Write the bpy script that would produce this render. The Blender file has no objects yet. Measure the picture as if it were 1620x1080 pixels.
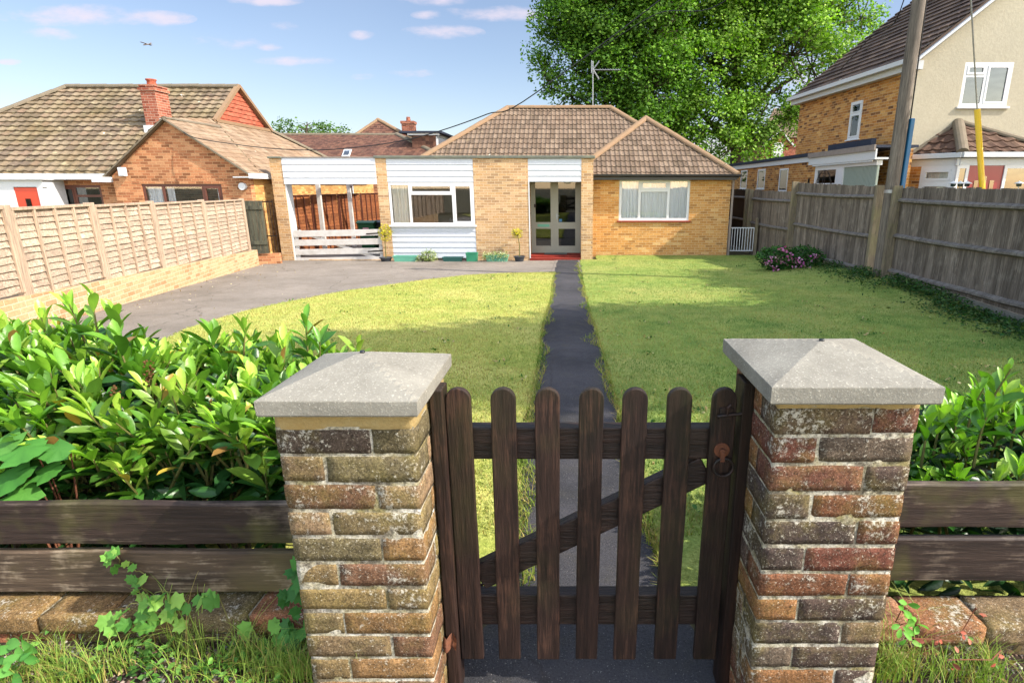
import bpy, bmesh, math, random
import numpy as np
from mathutils import Vector, Matrix, noise as mnoise
R = math.radians
rng = np.random.default_rng(7)
random.seed(7)
SC = bpy.context.scene
COL = SC.collection

# ------------------------------------------------------------------ camera
EYE = 1.5; PITCH = R(15.3); FPX = 894.0; PX0 = 905.0; PY0 = 540.0
cam = bpy.data.cameras.new("camera")
cam.sensor_width = 36.0; cam.sensor_fit = 'HORIZONTAL'
cam.lens = 36.0 * FPX / 1620.0
cam.shift_x = (810.0 - PX0) / 1620.0
cam.clip_start = 0.05; cam.clip_end = 5000
camo = bpy.data.objects.new("camera", cam); COL.objects.link(camo)
camo.location = (0, 0, EYE); camo.rotation_euler = (math.pi/2 - PITCH, 0, 0)
SC.camera = camo

# ------------------------------------------------------------------ light
SUN_DIR = Vector((1.0, -0.33, 0.93)).normalized()      # towards the sun
SUN_EL = math.asin(SUN_DIR.z); SUN_AZ = math.atan2(SUN_DIR.x, SUN_DIR.y)
W = bpy.data.worlds.new("World"); SC.world = W; W.use_nodes = True
SKY_STRENGTH = 0.15
SUN_STRENGTH = 4.0
EXPOSURE = 1.22
sun = bpy.data.lights.new("sun", 'SUN'); sun.energy = SUN_STRENGTH; sun.angle = R(0.6); sun.color = (1.0, 0.94, 0.84)
suno = bpy.data.objects.new("sun", sun); COL.objects.link(suno)
suno.rotation_euler = SUN_DIR.to_track_quat('Z', 'Y').to_euler()
suno.location = (20, -7, 18)
SC.view_settings.view_transform = 'Standard'; SC.view_settings.look = 'None'
SC.view_settings.exposure = EXPOSURE; SC.view_settings.gamma = 1.0
SC.view_settings.use_curve_mapping = False
SC.cycles.max_bounces = 6; SC.cycles.transparent_max_bounces = 12
SC.cycles.use_denoising = True

def ray(x, y):
    u = (x - PX0) / FPX; v = (PY0 - y) / FPX
    return (u, math.cos(PITCH) + v*math.sin(PITCH), -math.sin(PITCH) + v*math.cos(PITCH))
def at(x, y, Y):
    d = ray(x, y); t = Y / d[1]
    return Vector((d[0]*t, Y, EYE + d[2]*t))
def xat(x, Y, z):                      # world X on the plane Y, height z, below image column x
    return (x - PX0) / FPX * (Y*math.cos(PITCH) - (z-EYE)*math.sin(PITCH))

# world sky: Nishita with small flat clouds laid out by direction
def build_sky():
    nt = W.node_tree; N = nt.nodes; L = nt.links
    for n in list(N): N.remove(n)
    out = N.new('ShaderNodeOutputWorld'); bg = N.new('ShaderNodeBackground')
    sky = N.new('ShaderNodeTexSky'); sky.sky_type = 'NISHITA'; sky.sun_disc = False
    sky.sun_elevation = SUN_EL; sky.sun_rotation = SUN_AZ
    sky.air_density = 1.0; sky.dust_density = 0.6; sky.ozone_density = 1.5; sky.altitude = 50
    tc = N.new('ShaderNodeTexCoord')
    sep = N.new('ShaderNodeSeparateXYZ'); L.new(tc.outputs['Generated'], sep.inputs[0])
    def ma(op, a, b=None, clamp=False):
        m = N.new('ShaderNodeMath'); m.operation = op; m.use_clamp = clamp
        for i, s in enumerate((a, b)):
            if s is None: continue
            if isinstance(s, (int, float)): m.inputs[i].default_value = s
            else: L.new(s, m.inputs[i])
        return m.outputs[0]
    ysafe = ma('MAXIMUM', sep.outputs[1], 0.02)
    px = ma('DIVIDE', sep.outputs[0], ysafe); pz = ma('DIVIDE', sep.outputs[2], ysafe)
    comb = N.new('ShaderNodeCombineXYZ'); L.new(px, comb.inputs[0]); L.new(ma('MULTIPLY', pz, 2.6), comb.inputs[1])
    nz = N.new('ShaderNodeTexNoise'); nz.inputs['Scale'].default_value = 9; nz.inputs['Detail'].default_value = 6
    nz.inputs['Roughness'].default_value = 0.62; L.new(comb.outputs[0], nz.inputs['Vector'])
    n01 = ma('SUBTRACT', nz.outputs['Fac'], 0.5)
    tot = None
    for (x, y, rx, ry, a) in [(130, 26, 110, 15, .95), (225, 30, 70, 11, .9), (80, 55, 42, 10, .9), (345, 68, 60, 9, .45), (45, 22, 40, 8, .5), (420, 2, 50, 7, .8),
                              (450, 43, 32, 7, .6), (425, 75, 20, 5, .6), (475, 97, 65, 7, .75), (572, 54, 18, 8, .8), (700, 52, 55, 11, .95), (800, 22, 90, 11, .85), (680, 24, 25, 6, .6), (645, 116, 36, 6, .6),
                              (700, 0, 60, 8, .5), (860, 28, 50, 9, .6), (570, 122, 40, 6, .3), (15, 98, 16, 4, .4), (1120, 230, 150, 40, .5), (1290, 150, 120, 50, .5), (1340, 75, 40, 20, .5), (1000, 70, 100, 40, .35)]:
        d = ray(x, y); cx = d[0]/d[1]; cz = d[2]/d[1]
        ex = ray(x+rx, y); ez = ray(x, y-ry)
        sx = abs(ex[0]/ex[1] - cx)*1.25; sz = abs(ez[2]/ez[1] - cz)*1.35
        ax = ma('MULTIPLY', ma('SUBTRACT', px, cx), 1/sx); az = ma('MULTIPLY', ma('SUBTRACT', pz, cz), 1/sz)
        r2 = ma('ADD', ma('MULTIPLY', ax, ax), ma('MULTIPLY', az, az))
        m = ma('MULTIPLY', ma('SUBTRACT', 1.0, r2, True), a)
        tot = m if tot is None else ma('MAXIMUM', tot, m)
    dens = ma('MULTIPLY', ma('ADD', tot, ma('MULTIPLY', n01, 3.4)), ma('GREATER_THAN', tot, 0.001))
    mr = N.new('ShaderNodeMapRange'); mr.interpolation_type = 'SMOOTHSTEP'
    mr.inputs[1].default_value = 0.05; mr.inputs[2].default_value = 1.25; mr.inputs[3].default_value = 0; mr.inputs[4].default_value = .8
    L.new(dens, mr.inputs[0])
    # a thin veil of high haze
    nz2 = N.new('ShaderNodeTexNoise'); nz2.inputs['Scale'].default_value = 1.6; nz2.inputs['Detail'].default_value = 3
    L.new(comb.outputs[0], nz2.inputs['Vector'])
    veil = ma('MULTIPLY', ma('SUBTRACT', nz2.outputs['Fac'], 0.35, True), 0.45)
    # more light from high up, a calmer band near the horizon
    gr = N.new('ShaderNodeMapRange'); gr.interpolation_type = 'SMOOTHSTEP'; gr.inputs[1].default_value = .30; gr.inputs[2].default_value = .75; gr.inputs[3].default_value = 0; gr.inputs[4].default_value = 1
    hi = ma('ADD', sep.outputs[2], ma('MULTIPLY', ma('MAXIMUM', ma('MULTIPLY', sep.outputs[1], -1.0), 0.0), .9)); L.new(hi, gr.inputs[0])
    gain = N.new('ShaderNodeMixRGB'); L.new(gr.outputs[0], gain.inputs[0]); gain.inputs[1].default_value = (.54, .50, .50, 1); gain.inputs[2].default_value = (3.3, 2.55, 1.95, 1)
    skg = N.new('ShaderNodeMixRGB'); skg.blend_type = 'MULTIPLY'; skg.inputs[0].default_value = 1; L.new(sky.outputs[0], skg.inputs[1]); L.new(gain.outputs[0], skg.inputs[2])
    mix = N.new('ShaderNodeMixRGB'); L.new(veil, mix.inputs[0]); L.new(skg.outputs[0], mix.inputs[1]); mix.inputs[2].default_value = (2.0, 2.3, 2.9, 1)
    mix2 = N.new('ShaderNodeMixRGB'); L.new(mr.outputs[0], mix2.inputs[0]); L.new(mix.outputs[0], mix2.inputs[1]); mix2.inputs[2].default_value = (2.75, 2.45, 2.75, 1)
    L.new(mix2.outputs[0], bg.inputs[0]); bg.inputs[1].default_value = SKY_STRENGTH
    L.new(bg.outputs[0], out.inputs[0])
build_sky()

# ------------------------------------------------------------------ ground height
def sst(a, b, x):
    t = min(1, max(0, (x-a)/(b-a))); return t*t*(3-2*t)
def g(X, Y):
    z = 0.0 if Y < 1.5 else -0.0414*(min(Y, 17.2) - 1.5)
    z += 0.15*sst(4.2, 6.2, X)*sst(7, 10.5, Y)*(1-sst(15, 18, Y))
    z += 0.115*sst(0.47, 0.62, abs(X-0.05))*(1 - sst(1.56, 1.75, Y))
    return z
def gnd(x, y, dz=0.0):                 # ground point under a pixel of the photograph
    d = ray(x, y); lo, hi = 0.3, 400.0
    for _ in range(60):
        m = (lo+hi)/2; t = m/d[1]
        if EYE + d[2]*t > g(d[0]*t, m) + dz: lo = m
        else: hi = m
    t = lo/d[1]; return Vector((d[0]*t, lo, EYE + d[2]*t))

# ------------------------------------------------------------------ materials
def lin(h):
    if isinstance(h, (tuple, list)): return tuple(h[:3]) + (1,)
    h = h.lstrip('#'); v = [int(h[i:i+2], 16)/255 for i in (0, 2, 4)]
    return tuple((c/12.92 if c <= .04045 else ((c+.055)/1.055)**2.4) for c in v) + (1,)
class Mt:
    def __init__(s, name, rough=.8, spec=.3):
        s.m = bpy.data.materials.new(name); s.m.use_nodes = True; s.nt = s.m.node_tree
        s.N = s.nt.nodes; s.L = s.nt.links; s.b = s.N['Principled BSDF']
        s.b.inputs['Roughness'].default_value = rough; s.b.inputs['Specular IOR Level'].default_value = spec
        s.tc = s.N.new('ShaderNodeTexCoord')
    def put(s, sock, v):
        if v is None: return
        if hasattr(v, 'is_linked') or isinstance(v, bpy.types.NodeSocket): s.L.new(v, sock)
        else: sock.default_value = v
    def coord(s, kind='Object', scale=(1, 1, 1)):
        m = s.N.new('ShaderNodeMapping'); s.L.new(s.tc.outputs[kind], m.inputs[0]); m.inputs['Scale'].default_value = scale; return m.outputs[0]
    def noise(s, scale, detail=3, rough=.55, vec=None, out='Fac'):
        n = s.N.new('ShaderNodeTexNoise'); n.inputs['Scale'].default_value = scale; n.inputs['Detail'].default_value = detail
        n.inputs['Roughness'].default_value = rough; s.L.new(vec if vec is not None else s.tc.outputs['Object'], n.inputs['Vector']); return n.outputs[out]
    def vor(s, scale, vec=None, out='Distance', feat='F1', rand=1.0):
        n = s.N.new('ShaderNodeTexVoronoi'); n.inputs['Scale'].default_value = scale; n.feature = feat; n.inputs['Randomness'].default_value = rand
        s.L.new(vec if vec is not None else s.tc.outputs['Object'], n.inputs['Vector']); return n.outputs[out]
    def ramp(s, f, stops, interp='LINEAR'):
        n = s.N.new('ShaderNodeValToRGB'); n.color_ramp.interpolation = interp; cr = n.color_ramp
        while len(cr.elements) < len(stops): cr.elements.new(0.5)
        for e, (p, c) in zip(cr.elements, stops):
            e.position = p; e.color = (c, c, c, 1) if isinstance(c, (int, float)) else lin(c)
        s.L.new(f, n.inputs[0]); return n.outputs[0]
    def mix(s, f, a, b, mode='MIX'):
        n = s.N.new('ShaderNodeMixRGB'); n.blend_type = mode
        for i, v in enumerate((f, a, b)):
            if isinstance(v, bpy.types.NodeSocket): s.L.new(v, n.inputs[i])
            else: n.inputs[i].default_value = v if i == 0 else lin(v)
        return n.outputs[0]
    def ma(s, op, a, b=None, clamp=False):
        m = s.N.new('ShaderNodeMath'); m.operation = op; m.use_clamp = clamp
        for i, v in enumerate((a, b)):
            if v is None: continue
            if isinstance(v, (int, float)): m.inputs[i].default_value = v
            else: s.L.new(v, m.inputs[i])
        return m.outputs[0]
    def attr(s, name='Col', out='Color'):
        n = s.N.new('ShaderNodeAttribute'); n.attribute_name = name; return n.outputs[out]
    def bump(s, h, dist=.01, strength=1.0, prev=None):
        n = s.N.new('ShaderNodeBump'); n.inputs['Distance'].default_value = dist; n.inputs['Strength'].default_value = strength
        s.L.new(h, n.inputs['Height'])
        if prev is not None: s.L.new(prev, n.inputs['Normal'])
        return n.outputs[0]
    def done(s, color, normal=None, rough=None):
        s.put(s.b.inputs['Base Color'], color if isinstance(color, bpy.types.NodeSocket) else lin(color))
        if normal is not None: s.L.new(normal, s.b.inputs['Normal'])
        if rough is not None: s.put(s.b.inputs['Roughness'], rough)
        return s.m

def brickmat(name, stops, mortar, bw=.225, rh=.075, ms=.011, dirt='#4a4238', dirtamt=.25, bumpd=.008):
    s = Mt(name, .9, .15)
    uv = s.coord('UV')
    wob = s.noise(3.0, 2, vec=uv, out='Color')
    uvw = s.mix(.0035, uv, wob, 'ADD')
    b = s.N.new('ShaderNodeTexBrick'); s.L.new(uvw, b.inputs['Vector'])
    b.inputs['Color1'].default_value = (0, 0, 0, 1); b.inputs['Color2'].default_value = (1, 1, 1, 1); b.inputs['Mortar'].default_value = (.5, .5, .5, 1)
    b.inputs['Scale'].default_value = 1; b.inputs['Mortar Size'].default_value = ms/2; b.inputs['Mortar Smooth'].default_value = .25
    b.inputs['Brick Width'].default_value = bw; b.inputs['Row Height'].default_value = rh
    c = s.ramp(b.outputs['Color'], stops)
    n1 = s.noise(1.1, 4, vec=uv); n2 = s.noise(26, 4, .7, vec=uv)
    c = s.mix(.55, c, s.ramp(n2, [(.3, '#8a8a8a'), (.7, '#ffffff')]), 'MULTIPLY')
    c = s.mix(s.ramp(n1, [(.45, 0.0), (.75, dirtamt)]), c, dirt)
    c = s.mix(b.outputs['Fac'], c, mortar)
    h = s.ma('ADD', s.ma('MULTIPLY', s.ma('SUBTRACT', 1.0, b.outputs['Fac']), 1.0), s.ma('MULTIPLY', n2, .45))
    return s.done(c, s.bump(h, bumpd, .8))

def tilemat(name, stops, lichen, tw, ch, lamt=.5, rough=.85, streak='#3a3128'):
    s = Mt(name, rough, .2)
    uv = s.coord('UV', (1/tw, 1/ch, 1))
    sp = s.N.new('ShaderNodeSeparateXYZ'); s.L.new(uv, sp.inputs[0])
    fx = s.ma('FLOOR', sp.outputs[0]); fy = s.ma('FLOOR', sp.outputs[1])
    cb = s.N.new('ShaderNodeCombineXYZ'); s.L.new(fx, cb.inputs[0]); s.L.new(fy, cb.inputs[1])
    wn = s.N.new('ShaderNodeTexWhiteNoise'); wn.noise_dimensions = '2D'; s.L.new(cb.outputs[0], wn.inputs['Vector'])
    c = s.ramp(wn.outputs['Value'], stops)
    uvm = s.coord('UV')
    n1 = s.noise(.8, 4, vec=uvm); n2 = s.noise(14, 5, .7, vec=uvm)
    c = s.mix(.6, c, s.ramp(n2, [(.3, '#8c8c8c'), (.72, '#ffffff')]), 'MULTIPLY')
    c = s.mix(s.ramp(n1, [(.42, 0.0), (.68, .5)]), c, streak)
    n3 = s.noise(3.6, 6, .75, vec=uvm)
    c = s.mix(s.ramp(n3, [(.56, 0.0), (.66, lamt)]), c, lichen)
    n4 = s.noise(2.4, 3, .6, vec=s.coord('UV', (1.3, 1, 1)))
    c = s.mix(s.ramp(n4, [(.72, 0.0), (.74, .8)]), c, '#cfc6b2')
    return s.done(c, s.bump(n2, .006, .7))

def woodmat(name, dark, light, axis=0, green=None, gamt=.0, scale=14, rough=.75, pale=None, pamt=0, vary=.35):
    s = Mt(name, rough, .25)
    st = [1, 1, 1]; st = [1.0 if i != axis else .07 for i in range(3)]
    v = s.coord('Object', tuple(st))
    n = s.noise(scale, 5, .7, vec=v); n2 = s.noise(scale*6, 4, .7, vec=v); n3 = s.noise(2.3, 4, .6)
    c = s.mix(s.ramp(n, [(.33, 0.0), (.68, 1.0)]), dark, light)
    c = s.mix(.7, c, s.ramp(n2, [(.3, '#6e6e6e'), (.65, '#ffffff')]), 'MULTIPLY')
    if pale: c = s.mix(s.ramp(s.ma('ADD', s.ma('MULTIPLY', s.noise(4.0, 5, .7), .6), s.ma('MULTIPLY', n2, .4)), [(.52, 0.0), (.66, pamt)]), c, pale)
    if green: c = s.mix(s.ramp(n3, [(.5, 0.0), (.68, gamt)]), c, green)
    a = s.attr('Col', 'Fac')
    c = s.mix(vary, c, s.ramp(a, [(0, '#777777'), (1, '#ffffff')]), 'MULTIPLY')
    h = s.ma('ADD', s.ma('MULTIPLY', n, .5), n2)
    return s.done(c, s.bump(h, .004, .8))

def plain(name, color, rough=.5, spec=.4, dirt=None, damt=.2, bumpd=.0, dscale=3, metallic=0):
    s = Mt(name, rough, spec); s.b.inputs['Metallic'].default_value = metallic
    n = s.noise(dscale, 5, .7); n2 = s.noise(dscale*14, 4, .7)
    c = s.mix(.25, color, s.ramp(n2, [(.3, '#b0b0b0'), (.7, '#ffffff')]), 'MULTIPLY')
    if dirt: c = s.mix(s.ramp(n, [(.42, 0.0), (.75, damt)]), c, dirt)
    nm = s.bump(n2, bumpd, .8) if bumpd else None
    return s.done(c, nm)

def leafmat(name, trans=.35, rough=.35, spec=.5, vein=False):
    s = Mt(name, rough, spec)
    a = s.attr('Col')
    n = s.noise(9, 3)
    c = s.mix(.4, a, s.ramp(n, [(.3, '#a0a0a0'), (.7, '#ffffff')]), 'MULTIPLY')
    nm = s.bump(s.noise(60, 3), .002, .6)
    s.done(c, nm)
    tr = s.N.new('ShaderNodeBsdfTranslucent'); s.L.new(s.mix(1.0, c, '#d4f078', 'MULTIPLY'), tr.inputs[0])
    mx = s.N.new('ShaderNodeMixShader'); mx.inputs[0].default_value = trans
    s.L.new(s.b.outputs[0], mx.inputs[1]); s.L.new(tr.outputs[0], mx.inputs[2])
    s.L.new(mx.outputs[0], s.N['Material Output'].inputs[0])
    return s.m
def glassmat(name, tint='#dfe8e6', refl=1.0):
    s = Mt(name)
    fr = s.N.new('ShaderNodeFresnel'); fr.inputs[0].default_value = 1.5
    gl = s.N.new('ShaderNodeBsdfGlossy'); gl.inputs['Roughness'].default_value = .02
    tr = s.N.new('ShaderNodeBsdfTransparent'); tr.inputs[0].default_value = lin(tint)
    mx = s.N.new('ShaderNodeMixShader'); s.L.new(s.ma('ADD', s.ma('MULTIPLY', fr.outputs[0], refl), .06, True), mx.inputs[0])
    s.L.new(tr.outputs[0], mx.inputs[1]); s.L.new(gl.outputs[0], mx.inputs[2]); s.L.new(mx.outputs[0], s.N['Material Output'].inputs[0])
    return s.m

# ------------------------------------------------------------------ object helpers
def tag(o, label=None, cat=None, group=None, kind=None):
    if label: o['label'] = label
    if cat: o['category'] = cat
    if group: o['group'] = group
    if kind: o['kind'] = kind
    return o
def thing(name, label, cat, loc=(0, 0, 0), group=None):
    o = bpy.data.objects.new(name, None); o.empty_display_size = .2; COL.objects.link(o); o.location = loc
    return tag(o, label, cat, group)
def wloc(o):
    v = Vector((0, 0, 0))
    while o is not None: v = v + o.location; o = o.parent
    return v
def copy_tree(o, parent=None):
    c = o.copy(); COL.objects.link(c)
    if parent is not None: c.parent = parent
    for ch in [k for k in ALLCH.get(o.name, [])]: copy_tree(ch, c)
    return c
ALLCH = {}
def link(name, me, parent, org):
    o = bpy.data.objects.new(name, me); COL.objects.link(o)
    if parent is not None:
        o.parent = parent; o.location = org - wloc(parent); ALLCH.setdefault(parent.name, []).append(o)
    else: o.location = org
    return o
def box_uv(me, org=Vector((0, 0, 0))):
    nf = len(me.polygons)
    if nf == 0: return
    uvl = me.uv_layers.new(name='UVMap')
    nl = len(me.loops); nv = len(me.vertices)
    co = np.empty(nv*3); me.vertices.foreach_get('co', co); co = co.reshape(-1, 3) + np.array(org)
    nm = np.empty(nf*3); me.polygons.foreach_get('normal', nm); nm = nm.reshape(-1, 3)
    tot = np.empty(nf, dtype=np.int32); me.polygons.foreach_get('loop_total', tot)
    vi = np.empty(nl, dtype=np.int32); me.loops.foreach_get('vertex_index', vi)
    nn = np.repeat(nm, tot, axis=0)
    u = np.stack([-nn[:, 1], nn[:, 0], np.zeros(nl)], 1); ln = np.linalg.norm(u, axis=1)
    flat = ln < .05
    u[flat] = (1, 0, 0); ln[flat] = 1; u /= ln[:, None]
    nn2 = nn.copy(); nn2[flat] = (0, 0, 1)
    v = np.cross(nn2, u); p = co[vi]
    uv = np.stack([(p*u).sum(1), (p*v).sum(1)], 1)
    uvl.data.foreach_set('uv', uv.ravel())
class MB:
    def __init__(s): s.v = []; s.f = []; s.c = []; s.cc = 1.0
    def poly(s, pts, c=None):
        i = len(s.v); s.v += [tuple(p) for p in pts]; s.f.append(tuple(range(i, i+len(pts)))); s.c.append(s.cc if c is None else c)
    def mesh(s, vs, fs, c=None):
        i = len(s.v); s.v += [tuple(p) for p in vs]
        for f in fs: s.f.append(tuple(i+k for k in f)); s.c.append(s.cc if c is None else c)
    def box(s, x0, x1, y0, y1, z0, z1, c=None):
        s.mesh([(x0, y0, z0), (x1, y0, z0), (x1, y1, z0), (x0, y1, z0), (x0, y0, z1), (x1, y0, z1), (x1, y1, z1), (x0, y1, z1)],
               [(0, 3, 2, 1), (4, 5, 6, 7), (0, 1, 5, 4), (1, 2, 6, 5), (2, 3, 7, 6), (3, 0, 4, 7)], c)
    def fbox(s, fr, s0, s1, d0, d1, z0, z1, c=None):
        P = [fr.p(a, b, z) for z in (z0, z1) for (a, b) in ((s0, d0), (s1, d0), (s1, d1), (s0, d1))]
        s.mesh(P, [(0, 3, 2, 1), (4, 5, 6, 7), (0, 1, 5, 4), (1, 2, 6, 5), (2, 3, 7, 6), (3, 0, 4, 7)], c)
    def beam(s, p, q, w, h, up=(0, 0, 1), c=None):          # rectangular bar, w sideways, h along up
        p = Vector(p); q = Vector(q); d = (q-p).normalized(); sd = d.cross(Vector(up)).normalized()*w/2; u = sd.cross(d).normalized()*h/2
        s.mesh([p-sd-u, p+sd-u, p+sd+u, p-sd+u, q-sd-u, q+sd-u, q+sd+u, q-sd+u],
               [(0, 3, 2, 1), (4, 5, 6, 7), (0, 1, 5, 4), (1, 2, 6, 5), (2, 3, 7, 6), (3, 0, 4, 7)], c)
    def tube(s, pts, rads, n=8, caps=True, c=None):
        pts = [Vector(p) for p in pts]
        if isinstance(rads, (int, float)): rads = [rads]*len(pts)
        i0 = len(s.v); ref = None
        for k, p in enumerate(pts):
            d = (pts[min(k+1, len(pts)-1)] - pts[max(k-1, 0)])
            d = d.normalized() if d.length > 1e-9 else Vector((0, 0, 1))
            if ref is None: ref = Vector((1, 0, 0)) if abs(d.x) < .9 else Vector((0, 1, 0))
            a = (ref - d*ref.dot(d)).normalized(); b = d.cross(a); ref = a
            for j in range(n):
                t = 2*math.pi*j/n; s.v.append(tuple(p + (a*math.cos(t)+b*math.sin(t))*rads[k]))
        for k in range(len(pts)-1):
            for j in range(n):
                a = i0+k*n+j; b = i0+k*n+(j+1) % n; s.f.append((a, b, b+n, a+n)); s.c.append(s.cc if c is None else c)
        if caps:
            s.f.append(tuple(i0+j for j in reversed(range(n)))); s.c.append(s.cc)
            s.f.append(tuple(i0+(len(pts)-1)*n+j for j in range(n))); s.c.append(s.cc)
    def prism(s, poly, d, c=None):                          # poly (3D) extruded by vector d
        d = Vector(d); n = len(poly); P = [Vector(p) for p in poly]; Q = [p+d for p in P]
        fs = [tuple(range(n)), tuple(reversed(range(n, 2*n)))] + [((i+1) % n, i, n+i, n+(i+1) % n) for i in range(n)]
        s.mesh(P+Q, fs, c)
    def lathe(s, c0, prof, n=16, c=None):                   # prof: (radius, z)
        i0 = len(s.v)
        for (r, z) in prof:
            for j in range(n):
                t = 2*math.pi*j/n; s.v.append((c0[0]+r*math.cos(t), c0[1]+r*math.sin(t), c0[2]+z))
        for k in range(len(prof)-1):
            for j in range(n):
                a = i0+k*n+j; b = i0+k*n+(j+1) % n; s.f.append((a, b, b+n, a+n)); s.c.append(s.cc)
        s.f.append(tuple(i0+j for j in reversed(range(n)))); s.c.append(s.cc)
        s.f.append(tuple(i0+(len(prof)-1)*n+j for j in range(n))); s.c.append(s.cc)
    def build(s, name, mat, parent=None, org=None, smooth=False, bevel=0, fix=True):
        if org is None: org = wloc(parent) if parent is not None else Vector((sum(v[0] for v in s.v)/len(s.v), sum(v[1] for v in s.v)/len(s.v), min(v[2] for v in s.v)))
        org = Vector(org)
        me = bpy.data.meshes.new(name); me.from_pydata([(v[0]-org[0], v[1]-org[1], v[2]-org[2]) for v in s.v], [], s.f)
        if fix:
            bm = bmesh.new(); bm.from_mesh(me); bm.faces.ensure_lookup_table()
            lay = bm.faces.layers.float.new('fc')
            for f, c in zip(bm.faces, s.c): f[lay] = c if isinstance(c, float) else 1.0
            bmesh.ops.recalc_face_normals(bm, faces=bm.faces); bm.to_mesh(me); bm.free()
        me.materials.append(mat)
        ca = me.attributes.new('Col', 'FLOAT_COLOR', 'FACE') if False else me.color_attributes.new('Col', 'FLOAT_COLOR', 'CORNER')
        arr = []
        for p, c in zip(me.polygons, s.c):
            cc = (c, c, c, 1) if isinstance(c, (int, float)) else tuple(c)+((1,) if len(c) == 3 else ())
            arr += list(cc)*p.loop_total
        ca.data.foreach_set('color', arr)
        box_uv(me, org)
        if smooth: me.polygons.foreach_set('use_smooth', [True]*len(me.polygons))
        o = link(name, me, parent, org)
        if bevel:
            b = o.modifiers.new('bevel', 'BEVEL'); b.width = bevel; b.segments = 2; b.limit_method = 'ANGLE'
        return o
class Fr:                                                   # wall frame: s along, d inward, z up
    def __init__(s, x, y, deg=0): a = R(deg); s.o = Vector((x, y, 0)); s.u = Vector((math.cos(a), math.sin(a), 0)); s.n = Vector((-math.sin(a), math.cos(a), 0))
    def p(s, a, d, z): return s.o + s.u*a + s.n*d + Vector((0, 0, z))
def npmesh(name, V, F, mat, parent=None, org=(0, 0, 0), col=None, smooth=False, uv=False):
    org = Vector(org); me = bpy.data.meshes.new(name)
    V = np.asarray(V, dtype=np.float64) - np.array(org); nf, k = F.shape
    me.vertices.add(len(V)); me.vertices.foreach_set('co', V.ravel())
    me.loops.add(nf*k); me.loops.foreach_set('vertex_index', F.astype(np.int32).ravel())
    me.polygons.add(nf); me.polygons.foreach_set('loop_start', np.arange(0, nf*k, k, dtype=np.int32)); me.polygons.foreach_set('loop_total', np.full(nf, k, dtype=np.int32))
    me.update(calc_edges=True); me.materials.append(mat)
    if col is not None:
        ca = me.color_attributes.new('Col', 'FLOAT_COLOR', 'POINT')
        c4 = np.concatenate([col, np.ones((len(col), 1))], 1); ca.data.foreach_set('color', c4.ravel())
    if smooth: me.polygons.foreach_set('use_smooth', np.ones(nf, dtype=bool))
    me.validate()
    if uv: box_uv(me, org)
    return link(name, me, parent, org)
def inst(tv, tf, rot, loc, scale=None, tcol=None, icol=None):
    n = len(loc); k = len(tv)
    T = np.einsum('nij,kj->nki', rot, tv)
    if scale is not None: T = T*np.asarray(scale).reshape(n, 1, -1)
    V = (T + loc[:, None, :]).reshape(-1, 3)
    F = (tf[None] + (np.arange(n)*k)[:, None, None]).reshape(-1, tf.shape[1])
    C = None
    if icol is not None:
        C = np.repeat(icol[:, None, :], k, 1)
        if tcol is not None: C = C*tcol[None]
        C = C.reshape(-1, 3)
    return V, F, C
def basis(dirs, ups=None, roll=None):
    """rotation matrices: local x -> dir, local z -> close to up"""
    d = dirs/np.linalg.norm(dirs, axis=1, keepdims=True)
    if ups is None: ups = np.tile([0, 0, 1.0], (len(d), 1))
    y = np.cross(ups, d); ln = np.linalg.norm(y, axis=1, keepdims=True); y = np.where(ln < 1e-4, np.array([[0, 1.0, 0]]), y/np.maximum(ln, 1e-4))
    z = np.cross(d, y)
    if roll is not None:
        c = np.cos(roll)[:, None]; s = np.sin(roll)[:, None]; y, z = y*c+z*s, z*c-y*s
    return np.stack([d, y, z], axis=2)
# ------------------------------------------------------------------ material set
M = {}
M['buff'] = brickmat('buff_brick', [(0, '#a08060'), (.25, '#b8946c'), (.5, '#c8a47c'), (.75, '#bd9464'), (1, '#d3b48c')], '#c9b596', dirt='#8f7a58', dirtamt=.3)
M['gold'] = brickmat('golden_brick', [(0, '#a67848'), (.25, '#c28a4c'), (.5, '#d69f5c'), (.75, '#c88f50'), (1, '#e0b679')], '#c7ae86', dirt='#9c7444', dirtamt=.25)
M['brown'] = brickmat('brown_brick', [(0, '#84563a'), (.3, '#aa6e4c'), (.6, '#bd8058'), (1, '#cc966c')], '#b8946e', dirt='#6e503a', dirtamt=.5)
M['yellow'] = brickmat('yellow_brick', [(0, '#a87a45'), (.5, '#c89a5c'), (1, '#d8b070')], '#a98a5e')
M['stock'] = brickmat('multi_brick', [(0, '#6e4c34'), (.2, '#ab7540'), (.45, '#cc9450'), (.7, '#b87a3e'), (.9, '#dcab66'), (1, '#8e5c3a')], '#bfa07a', dirt='#70502f', dirtamt=.3)
M['redb'] = brickmat('red_brick', [(0, '#7a4030'), (.5, '#9c5844'), (1, '#ac6c54')], '#b09a86', dirtamt=.2)
M['lowall'] = brickmat('low_wall_brick', [(0, '#a5835f'), (.3, '#bf9d76'), (.6, '#caac86'), (1, '#b8906a')], '#c2b094', dirt='#a58558', dirtamt=.3)
M['tile'] = tilemat('brown_tile', [(0, '#5e5041'), (.3, '#69594a'), (.6, '#746353'), (1, '#7f6e5d')], '#a08e72', .15, .30, .3, streak='#6a5848')
M['mosstile'] = tilemat('mossy_tile', [(0, '#66584a'), (.3, '#786957'), (.6, '#887962'), (1, '#7d6856')], '#a09a78', .30, .26, .42, streak='#5c5230')
M['sidetile'] = tilemat('brown_plain_tile', [(0, '#7c6854'), (.5, '#8d7862'), (1, '#9c8870')], '#8f7a55', .25, .25, .3, streak='#7a5f45')
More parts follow.
